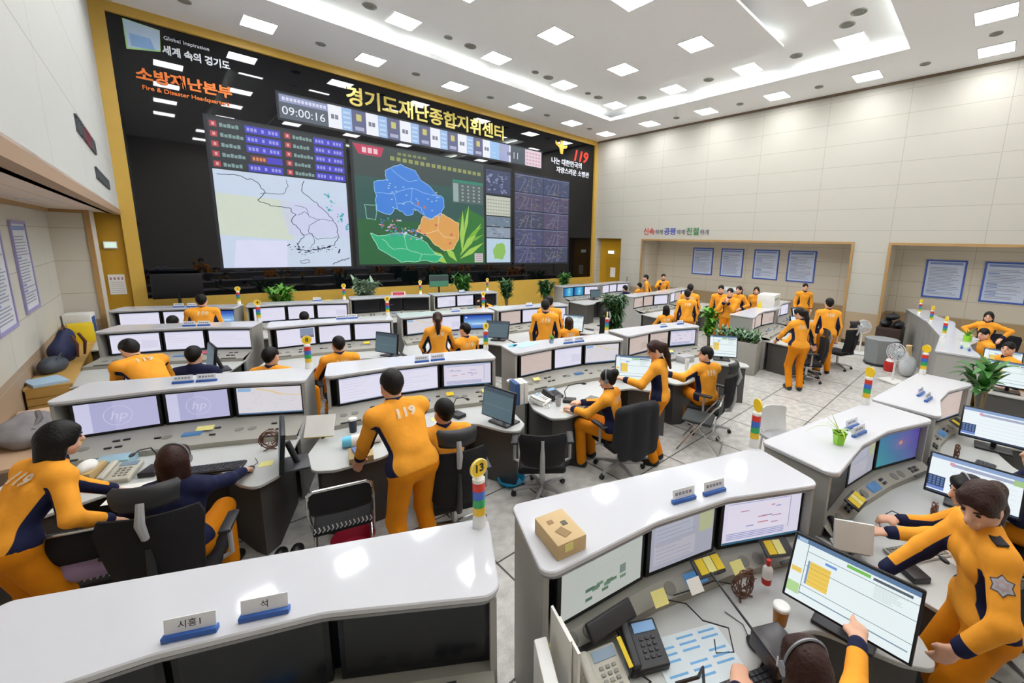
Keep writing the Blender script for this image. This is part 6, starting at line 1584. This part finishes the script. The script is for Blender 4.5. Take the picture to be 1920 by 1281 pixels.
# bun-haired woman's desk
desk_phone('C3', 3.3, 3.95, 20, MATS['white_plastic'], 'white desk phone left of the bun-haired woman'); desk_phone('C3', 3.56, 4.0, 0, M_pb2, 'black desk phone with blue display behind the white one, third row', MATS['phone_lcd_blue'], mat('key_dark', '#3a383e', .5)); goose_mic('C3', 3.62, 3.72, 40, 'black gooseneck microphone in front of the bun-haired woman'); keyboard('C3', 3.78, 3.55, 12, 'grey keyboard under the bun-haired woman\'s hands', M_gr, M_key)
mf = thing('magazine_file', 'white and blue magazine files at the left end of the bun-haired woman\'s desk', 'file', (3.12, 4.16, .70), R(-14))
for i, m in enumerate((mat('file_blue', '#2f5488', .5), M_paper, M_paper)): MB().box((-.06 + .06 * i, 0, .14), (.05, .22, .28)).build('file', m, mf)
cup('tan cup with a white bag on top at the console end, third row', 3.18, 4.42, .74, M_tan, .05, .16, M_paper); cup('grey metal tumbler by the white phone, third row', 3.42, 3.72, .70, M_gr, .04, .12); papers('C3', 3.45, 3.5, 15, .25, .2, mat('paper_peach', '#e0cdb8', .7), 'peach and white papers at the desk corner, third row')
keyboard('C4', 5.5, 3.5, -8, 'black keyboard in front of the man with outstretched arm'); box_('small_case', 'grey case below the single lit screen, fourth third-row desk', 'case', 6.55, 3.75, .70, (.28, .2, .12), -10, M_gr); cup('clear bottle beside the man with outstretched arm', 6.1, 3.45, .70, MATS['white_plastic'], .035, .2)
# loose things on the counters
def sheet_on(lab, x, y, rz, w, h, m, cat='paper'): t = thing('paper_sheet', lab, cat, (x, y, HT), R(rz), 'things on the counters'); MB().box((0, 0, .003), (w, h, .006)).build('sheet', m, t); return t
sheet_on('crumpled pale blue plastic sheet on the third third-row counter', 3.85, 4.95, 10, .4, .22, mat('plastic_blue', '#bfe0ec', .25)); sheet_on('bright blue wrapper on the third third-row counter', 3.66, 5.02, 30, .14, .1, mat('wrap_blue', '#5fc0e0', .4)); sheet_on('yellow memo pad on the second wall-row counter', 2.85, 11.6, -14, .16, .1, mat('pad_yellow', '#d8d05a', .6), 'memo pad')
def small_pot(lab, x, y, z, pm, lm, h=.16, r=.045, n=14, seed=1):
    t = thing('potted_plant', lab, 'potted plant', (x, y, z), 0, 'small potted plants'); MB().lathe([(.001, 0), (r * .75, 0), (r, r * 1.6), (r * .9, r * 1.6), (.001, r * 1.4)], 14).build('pot', pm, t)
    b = MB(); q = random.Random(seed)
    for i in range(n): blade(b, (0, 0, r * 1.4), q.uniform(0, 6.3), h * q.uniform(.7, 1.1), q.uniform(.1, .7), .012, 5)
    b.build('leaf', lm, t)
M_lg = mat('leaf_green', '#3f7a32', .45, var=.2, vscale=12); M_lg2 = mat('leaf_dark', '#2d5a2c', .45, var=.2, vscale=12); M_lg3 = mat('leaf_bright', '#5f9c2e', .45, var=.2, vscale=12); M_lsil = mat('leaf_silver', '#8ba58c', .5, var=.15, vscale=12)
small_pot('small plant in a blue-grey pot on the third third-row counter', 4.22, 4.78, HT, mat('pot_bluegrey', '#8fa3b4', .4), M_lg3, .12, .04)
small_pot('plant in a lime green pot on the far right counter', 10.3, .16, HT, MATS['pot_green'], M_lg3, .2, .07)
rp = thing('red_tag', 'small red and white sign on the third wall-row counter', 'sign', (4.62, 11.7, HT), R(-14)); MB().box((0, 0, .04), (.3, .02, .08)).build('card', mat('tag_red', '#c8405a', .5), rp); MB().box((0, .0, .04), (.36, .016, .1)).build('border', MATS['white_plastic'], rp)
gb = thing('green_monitor', 'dark display with a green lower half on a pole behind the fourth wall-row desk', 'display', (6.25, 12.55, 0), R(-5)); MB().rbox((0, 0, 1.46), (.62, .04, .38), .02).build('bezel', mat('monitor_green', '#4f8f74', .4), gb); MB().box((0, -.021, 1.55), (.6, .004, .18)).build('upper_back', mat('monitor_grey_dark', '#3f4a4a', .4), gb); MB().cyl((0, .02, .0), (0, .02, 1.3), .03, n=10).lathe([(.2, 0), (.2, .02), (.03, .03)], 20).build('stand', M_pl, gb)
bm_ = thing('standing_display', 'large black display on a stand in front of the glass wall, left', 'display', (.25, 13.1, 0), R(-5)); MB().rbox((0, 0, 1.54), (.85, .05, .56), .015).build('screen_back', mat('display_black', '#0d0e14', .35), bm_); MB().cyl((0, .0, .03), (0, .0, 1.35), .03, n=10).build('post', M_pl, bm_); MB().rbox((0, 0, .02), (.6, .4, .04), .015).build('base', M_pl, bm_)

# ------------------------------------------------------------------ large plants
def leaf_plant(name, lab, x, y, h, r, n, L, w, lm, pot=True, droop=(.2, .9), seed=2, z=0., stems=3, zlow=.35, stemc='#6d6440', potm=None):
    t = thing(name, lab, 'potted plant', (x, y, z), 0, 'large potted plants'); q = random.Random(seed); hp = .28 if pot else .02
    if pot: MB().lathe([(.001, 0), (.13, 0), (.17, hp), (.155, hp), (.15, hp - .03), (.001, hp - .03)], 18).build('pot', potm or mat('pot_white', '#d2d0ca', .4), t)
    s = MB(); tips = []
    for i in range(stems):
        a = q.uniform(0, 6.3); rr_ = r * q.uniform(.1, .45); p = [(0, 0, hp - .03), (rr_ * .4 * math.cos(a), rr_ * .4 * math.sin(a), hp + (h - hp) * .5), (rr_ * math.cos(a), rr_ * math.sin(a), h * .93)]; s.tube(p, [.014, .011, .006], 6); tips.append(p)
    s.build('stem', mat('stem_' + stemc[1:], stemc, .7), t)
    b = MB()
    for i in range(n):
        p = q.choice(tips); u = q.uniform(zlow, 1.); k = 0 if u < .5 else 1; v = (u - .5 * k) * 2
        base = tuple(p[k][j] + (p[k + 1][j] - p[k][j]) * v for j in range(3)); blade(b, base, q.uniform(0, 6.3), L * q.uniform(.6, 1.15), q.uniform(*droop), w * q.uniform(.7, 1.2), 5)
    b.build('leaf', lm, t)
leaf_plant('weeping_fig', 'tall dense green tree in a pot between the second and third rows', 8.1, 6.75, 1.6, .95, 800, .22, .034, M_lg2, True, (.5, 1.2), 3, stems=14, zlow=.25)
leaf_plant('broadleaf_plant', 'bright broad-leaved plant left of the planter box', 9.05, 4.6, 1.35, .5, 110, .28, .06, M_lg3, True, (.2, .9), 4, stems=4, zlow=.35)
leaf_plant('broadleaf_plant', 'large leafy plant with bare stems beside the front-row touch monitor, right edge', 7.2, -.14, 1.46, .5, 46, .30, .062, M_lg, True, (.2, .9), 9, stems=4, zlow=.68, stemc='#8a7a58')
for i, (x, y, hh, lb, m, sd) in enumerate(((2.12, 12.75, 1.52, 'green plant rising behind the first gap of the wall-row counters', M_lg3, 1), (4.1, 12.72, 1.62, 'silvery plant rising behind the second wall-row counter', M_lsil, 6), (7.15, 12.6, 1.65, 'green spreading plant rising behind the fourth wall-row counter', M_lg, 7), (8.3, 11.75, 1.5, 'dark plant standing in the gap right of the wall row', M_lg2, 8), (9.9, 11.6, 1.42, 'leafy plant left of the blue desktop screens', M_lg2, 10), (11.9, 12.7, 1.55, 'small plant above the far right wall-row counter', M_lg, 12))):
    leaf_plant('leafy_plant', lb, x, y, hh, .8, 300, .28, .045, m, True, (.2, .9), sd, stems=9, zlow=.45)
pb_ = thing('planter', 'grey planter box of mixed green plants at the end of the right-hand block', 'planter', (9.12, 3.92, 0), R(10)); MB().rbox((0, 0, .36), (.5, .95, .72), .01, n=1).build('box', mat('planter_grey', '#9d9b94', .6), pb_); MB().box((0, 0, .715), (.46, .9, .02)).build('soil', MATS['soil'], pb_)
for j, m in enumerate((M_lg, M_lsil, M_lg2)):
    b = MB(); q = random.Random(20 + j)
    for i in range(90): blade(b, (q.uniform(-.22, .22), q.uniform(-.45, .45), .72 + q.uniform(0, .18)), q.uniform(0, 6.3), q.uniform(.15, .3), q.uniform(.2, .9), .024, 5)
    b.build('leaf', m, pb_)

# ------------------------------------------------------------------ things on the floor at the right
def fan(x, y, rz, h, lab):
    t = thing('pedestal_fan', lab, 'fan', (x, y, 0), R(rz), 'white pedestal fans'); w = MATS['white_plastic']
    MB().rbox((0, 0, .025), (.42, .36, .05), .02).build('base', w, t); MB().cyl((0, 0, .04), (0, 0, h), .022, n=10).build('pole', w, t)
    MB().rbox((0, .07, h + .05), (.12, .16, .13), .04).build('motor', w, t)
    g = MB()
    for y0 in (-.09, .02):
        for rr_ in (.06, .1, .14, .18): g.tube([(rr_ * math.cos(a), y0 + (.0 if y0 > 0 else .25 * (rr_ - .06)), h + .05 + rr_ * math.sin(a)) for a in [2 * math.pi * i / 24 for i in range(24)]], .004 if rr_ < .17 else .008, 5, 0, True)
    for k in range(16):
        a = 2 * math.pi * k / 16
        for y0 in (-.09, .02): g.tube([(.03 * math.cos(a), y0, h + .05 + .03 * math.sin(a)), (.18 * math.cos(a), y0 + (.03 if y0 < 0 else 0), h + .05 + .18 * math.sin(a))], .003, 4)
    g.build('cage', mat('cage_white', '#d8dadc', .4), t)
    b = MB()
    for k in range(4):
        a = math.pi / 2 * k; c, s_ = math.cos(a), math.sin(a)
        b.add([(c * p - s_ * q_, -.035 + o_, h + .05 + s_ * p + c * q_) for p, q_, o_ in ((.02, -.02, 0), (.15, -.05, -.015), (.165, .03, .015), (.02, .03, .01), (.02, -.02, .004), (.15, -.05, -.011), (.165, .03, .019), (.02, .03, .014))], [(0, 1, 2, 3), (7, 6, 5, 4), (0, 4, 5, 1), (1, 5, 6, 2), (2, 6, 7, 3), (3, 7, 4, 0)])
    b.build('blade', mat('blade_grey', '#b4c0c8', .35), t); MB().cyl((0, -.06, h + .05), (0, .0, h + .05), .03, n=12).build('hub', w, t)
fan(13.3, 2.3, -60, .72, 'white pedestal fan against the cream pillar'); fan(10.95, 1.22, -120, .62, 'white pedestal fan standing in the aisle by the red canister')
bn = thing('grey_bin', 'large grey octagonal bin below the stacked black bags', 'bin', (12.45, 1.72, 0)); MB().lathe([(.001, 0), (.3, 0), (.31, .04), (.36, .62), (.37, .64), (.37, .66), (.33, .66), (.001, .62)], 8).build('body', mat('bin_grey', '#8e9394', .5), bn); MB().lathe([(.31, 0), (.325, .0), (.325, .06), (.31, .06)], 8).build('foot_band', M_pl, bn)
cb_ = thing('dark_cabinet', 'dark brown cabinet behind the grey bin under the black bags', 'cabinet', (13.75, 1.75, 0)); MB().rbox((0, 0, .4), (.7, .55, .8), .01, n=1).build('body', mat('cabinet_brown', '#33231c', .5), cb_); MB().box((-.36, 0, .4), (.02, .5, .72)).build('door', mat('cabinet_brown2', '#3d2a22', .5), cb_)
for i, (dx, dy, dz, s_, lb) in enumerate(((0, .12, .8, (.3, .26, .2), 'left black bag on the dark brown cabinet'), (0, -.16, .8, (.3, .22, .18), 'right black bag on the dark brown cabinet'), (.02, .0, 1.0, (.3, .3, .16), 'black bag lying on top of the two bags by the cabinet'))):
    t = thing('black_bag', lb, 'bag', (13.75 + dx, 1.75 + dy, dz), 0, 'black bags by the bin'); V, F = surface([Ell((0, 0, s_[2] * .5), (s_[0], s_[1] * .55, s_[2] * .5), np.eye(3)), Cap((-.12, 0, s_[2] * .4), (.12, 0, s_[2] * .4), s_[2] * .45, s_[2] * .45)], .02, .06); V[:, 2] = np.maximum(V[:, 2], .0); mesh_np('body', V, F, [mat('bag_black', '#17181d', .5, bump=.4, bscale=15)], None, t); MB().tube([(-.1, 0, s_[2] * .9), (-.05, 0, s_[2] * 1.15), (.05, 0, s_[2] * 1.15), (.1, 0, s_[2] * .9)], .012, 6).build('handle', MATS['bag_black'], t)
rc = thing('red_canister', 'red canister with white top on the floor in front of the grey bin', 'canister', (11.95, 1.42, 0)); MB().lathe([(.001, 0), (.11, 0), (.12, .03), (.12, .2), (.1, .24)], 18).build('body', mat('canister_red', '#b8221c', .4), rc); MB().lathe([(.1, .24), (.07, .3), (.05, .3), (.001, .3)], 18).build('neck', MATS['white_plastic'], rc); MB().lathe([(.045, .3), (.045, .36), (.001, .37)], 14).build('cap', MATS['canister_red'], rc)
wb = thing('plastic_bag', 'white plastic bag with tan and black rolls sticking out beside the grey bin', 'bag', (11.75, 1.08, 0)); V, F = surface([Ell((0, 0, .24), (.17, .16, .25), np.eye(3)), Cap((-.1, .02, .42), (-.12, .04, .56), .07, .03), Cap((.12, 0, .42), (.15, .02, .54), .06, .03)], .018, .05, clip=[((0, 0, -1), -.004)]); mesh_np('body', V, F, [mat('bag_white', '#d3d6da', .3, bump=.6, bscale=14)], None, wb)
MB().cyl((0, 0, .4), (-.05, .03, .72), .06, n=14).build('tan_roll', M_card, wb); MB().cyl((.08, 0, .4), (.07, .0, .7), .04, n=12).build('black_roll', M_pl, wb)
wc = thing('white_chair', 'rounded white and grey chair back showing over the front counter', 'chair', (5.35, 1.62, 0), R(150)); b = MB(); slab(b, .38, .4, .42, .74, -.2, .08, .04, .05); b.build('backrest', MATS['white_plastic'], wc); MB().rbox((0, .02, .4), (.42, .42, .05), .02).build('seat', M_gr, wc)
for a_ in ((-.17, -.17), (.17, -.17), (-.17, .19), (.17, .19)): MB().cyl((a_[0], a_[1], 0), (a_[0] * .9, a_[1] * .9, .38), .014, n=8).build('leg', M_chr, wc)
for i, (x, y) in enumerate(((.46, 4.3), (.57, 4.26))):
    t = thing('slipper', ('left', 'right')[i] + ' black slipper on the floor under the edge-on touch monitor', 'slipper', (x, y - .35, 0), R(-20), 'black slippers'); V, F = surface([Cap((0, -.08, .03), (0, .09, .03), .04, .048, '', (0, 0, 1), .7), Cap((0, .04, .05), (0, .1, .045), .045, .04)], .012, .03, clip=[((0, 0, -1), -.002)]); mesh_np('body', V, F, [M_shoe], None, t); MB().box((0, 0, .006), (.07, .22, .012)).build('sole', M_pl, t)
bs = thing('red_basin', 'red plastic basin on the floor under the folding chair', 'basin', (.98, 3.75, 0)); MB().lathe([(.001, .005), (.12, 0), (.17, .1), (.18, .1), (.125, .008), (.001, .012)], 20).build('body', mat('basin_red', '#b32040', .4), bs)
bb_ = thing('blue_basin', 'bright blue plastic dish on the floor beside the empty low chair', 'basin', (2.62, 3.62, 0)); MB().lathe([(.001, .005), (.11, 0), (.15, .06), (.16, .06), (.115, .008), (.001, .012)], 20).build('body', mat('basin_blue', '#2aa0d0', .4), bb_)
# bin and white plastic boxes by the right-hand block
gbx = box_('supply_box', 'white box with green print on the far counter of the right-hand block', 'box', 12.1, 4.42, HT, (.75, .45, .32), 9, MATS['white_plastic'], lambda t, s: [MB().box((-.28 + .18 * i, -s[1] / 2 - .002, .2), (.09, .004, .07)).build('print', mat('print_green', '#3f9c5c', .5), t) for i in range(3)])
wd_ = box_('white_cabinet', 'white cabinet standing behind the second right-recess desk', 'cabinet', 15.3, 7.0, 0, (.5, .8, 1.3), 5, MATS['white_plastic'], lambda t, s: MB().box((-s[0] / 2 - .004, 0, .65), (.008, .7, 1.1)).build('door', M_gr, t))
yt = thing('yellow_cone', 'yellow paper cone on the counter of the right-hand block', 'paper cone', (11.3, 4.35, HT)); MB().lathe([(.07, 0), (.005, .2)], 14).build('body', M_ybr, yt)
wp_ = thing('umbrella_stand', 'dark slim umbrella leaning by the cream wall near the gold door', 'umbrella', (14.45, 11.5, 0)); MB().cyl((0, 0, 0), (.08, 0, 1.1), .02, .045, n=10).build('canopy', mat('umbrella_green', '#3a4a3c', .6), wp_); MB().cyl((.08, 0, 1.1), (.1, 0, 1.4), .01, n=8).build('shaft', M_pl, wp_)
# blue canvas bag and waste by the orange work trousers hung at the second desk
wk = thing('work_trousers', 'orange work trousers hung beside the console gap, third row', 'trousers', (1.24, 6.08, 0), R(-20)); V, F = surface([Cap((0, 0, .76), (0, 0, .55), .085, .08, '', (0, 1, 0), .5), Cap((-.02, 0, .55), (.03, 0, .24), .075, .06, '', (0, 1, 0), .5)], .014, .03); mesh_np('body', V, F, [M_or2], None, wk); MB().tube([(0, .0, .82), (0, .03, .9), (0, .06, .9)], .006, 5).build('hook', M_chr, wk)

# ------------------------------------------------------------------ the niche at the left
M_cab = mat('cabinet_oak', '#b8924e', .45, var=.08, vscale=5); M_cab2 = mat('cabinet_oak_front', '#a67f2c', .4, var=.08, vscale=4)
for i, (y0, y1) in enumerate(((8.4, 9.75), (9.77, 11.1), (11.12, 12.45))):
    t = thing('storage_cabinet', f'low oak cabinet in the left niche, {("nearest the camera", "in the middle of three", "in the corner by the white jamb")[i]}', 'cabinet', (-1.17, (y0 + y1) / 2, 0), 0, 'oak cabinets in the niche'); w = y1 - y0
    MB().box((0, 0, .37), (.36, w, .70)).build('body', M_cab, t); MB().box((.01, 0, .735), (.4, w, .03)).build('top', M_cab, t)
    for s in (-1, 1):
        d = MB().box((.185, s * w / 4, .37), (.016, w / 2 - .02, .66)).build('door', M_cab2, t); MB().box((.2, s * .05, .5), (.02, .02, .1)).build('handle', M_chr, d)
    if i == 0:
        p = MB()
        for k in range(7): p.box((0, -w / 2 - .006, .08 + k * .098), (.35, .012, .088))
        p.build('end_plank', M_cab, t)
lt_ = thing('side_table', 'low pale wood table with a jacket and cup at the left picture edge', 'table', (-1.1, 7.0, 0)); MB().box((0, 0, .585), (.5, 1.9, .03)).build('table_top', mat('pale_wood', '#d8b898', .45), lt_)
for a_ in ((-.2, -.85), (.2, -.85), (-.2, .85), (.2, .85)): MB().box((a_[0], a_[1], .285), (.05, .05, .57)).build('leg', M_cab, lt_)
jk_ = thing('folded_jacket', 'grey jacket heaped on the low table at the left edge', 'jacket', (-1.16, 6.85, .6)); V, F = surface([Ell((0, 0, .08), (.19, .36, .09), np.eye(3)), Cap((.05, -.3, .06), (.1, .25, .13), .08, .07), Cap((-.1, .0, .12), (.0, .25, .16), .07, .05), Cap((.12, -.2, .1), (.0, .2, .17), .05, .04)], .02, .08, clip=[((0, 0, -1), -.002)]); mesh_np('body', V, F, [mat('jacket_grey', '#8b8789', .8, var=.15, bump=.5, bscale=9)], None, jk_); MB().tube([(.1, -.25, .14), (.12, .0, .19), (.08, .22, .2)], .026, 7).build('lapel', mat('jacket_grey_dark', '#6a6566', .8), jk_)
cup('white paper cup on the low table at the left edge', -1.0, 6.45, .6, MATS['white_plastic'], .05, .12)
bp_ = thing('backpack', 'navy backpack with brown straps on the oak cabinet', 'backpack', (-1.15, 9.95, .75), R(75)); V, F = surface([Cap((-.05, 0, .16), (.08, 0, .34), .19, .15, '', (0, 1, 0), .6), Ell((0, .02, .16), (.24, .14, .16), np.eye(3))], .016, .06, clip=[((0, 0, -1), -.002)]); mesh_np('body', V, F, [mat('pack_navy', '#20284e', .7, bump=.3, bscale=20)], None, bp_)
for s in (-1, 1): MB().tube([(.1 * s, -.13, .4), (.12 * s, -.18, .26), (.1 * s, -.16, .06)], [.018, .022, .014], 7).build('strap', mat('strap_brown', '#5c3322', .6), bp_)
MB().tube([(-.04, -.02, .48), (0, -.03, .54), (.05, -.02, .48)], .01, 6).build('handle', MATS['strap_brown'], bp_)
gb2 = thing('shoulder_bag', 'small dark grey bag beside the navy backpack', 'bag', (-1.2, 9.25, .75), R(70)); V, F = surface([Ell((0, 0, .1), (.2, .12, .12), np.eye(3)), Cap((-.12, 0, .07), (.14, 0, .07), .08, .07)], .016, .05, clip=[((0, 0, -1), -.002)]); mesh_np('body', V, F, [mat('bag_grey', '#3b434c', .6, bump=.4, bscale=16)], None, gb2); MB().tube([(-.14, -.06, .1), (0, -.1, .26), (.14, -.06, .12)], .012, 6).build('strap', MATS['bag_grey'], gb2)
fd_ = thing('blue_folder', 'pale blue document folder on the cabinet at the left edge', 'folder', (-1.2, 8.62, .75), R(20)); MB().box((0, 0, .02), (.3, .4, .035)).build('cover', mat('folder_blue', '#a9c8e0', .4), fd_); MB().box((.01, 0, .02), (.29, .38, .025)).build('pages', M_paper, fd_)
box_('yellow_box', 'yellow carton on the oak cabinet in the niche corner', 'box', -1.12, 11.55, .75, (.3, .3, .32), 10, M_ybr); box_('white_box', 'white carton with blue side behind the yellow carton', 'box', -1.16, 12.1, .75, (.34, .34, .44), -6, MATS['white_plastic'], lambda t, s: MB().box((s[0] / 2 + .003, 0, .22), (.006, .2, .3)).build('blue_side', mat('carton_blue', '#2f5a9c', .5), t))
bp2 = thing('blue_disc', 'round blue disc leaning by the white carton', 'disc', (-1.0, 11.85, .75), R(0)); MB().cyl((-.015, 0, .13), (.015, 0, .13), .13, n=24).build('body', mat('disc_blue', '#2f6ab4', .4), bp2)
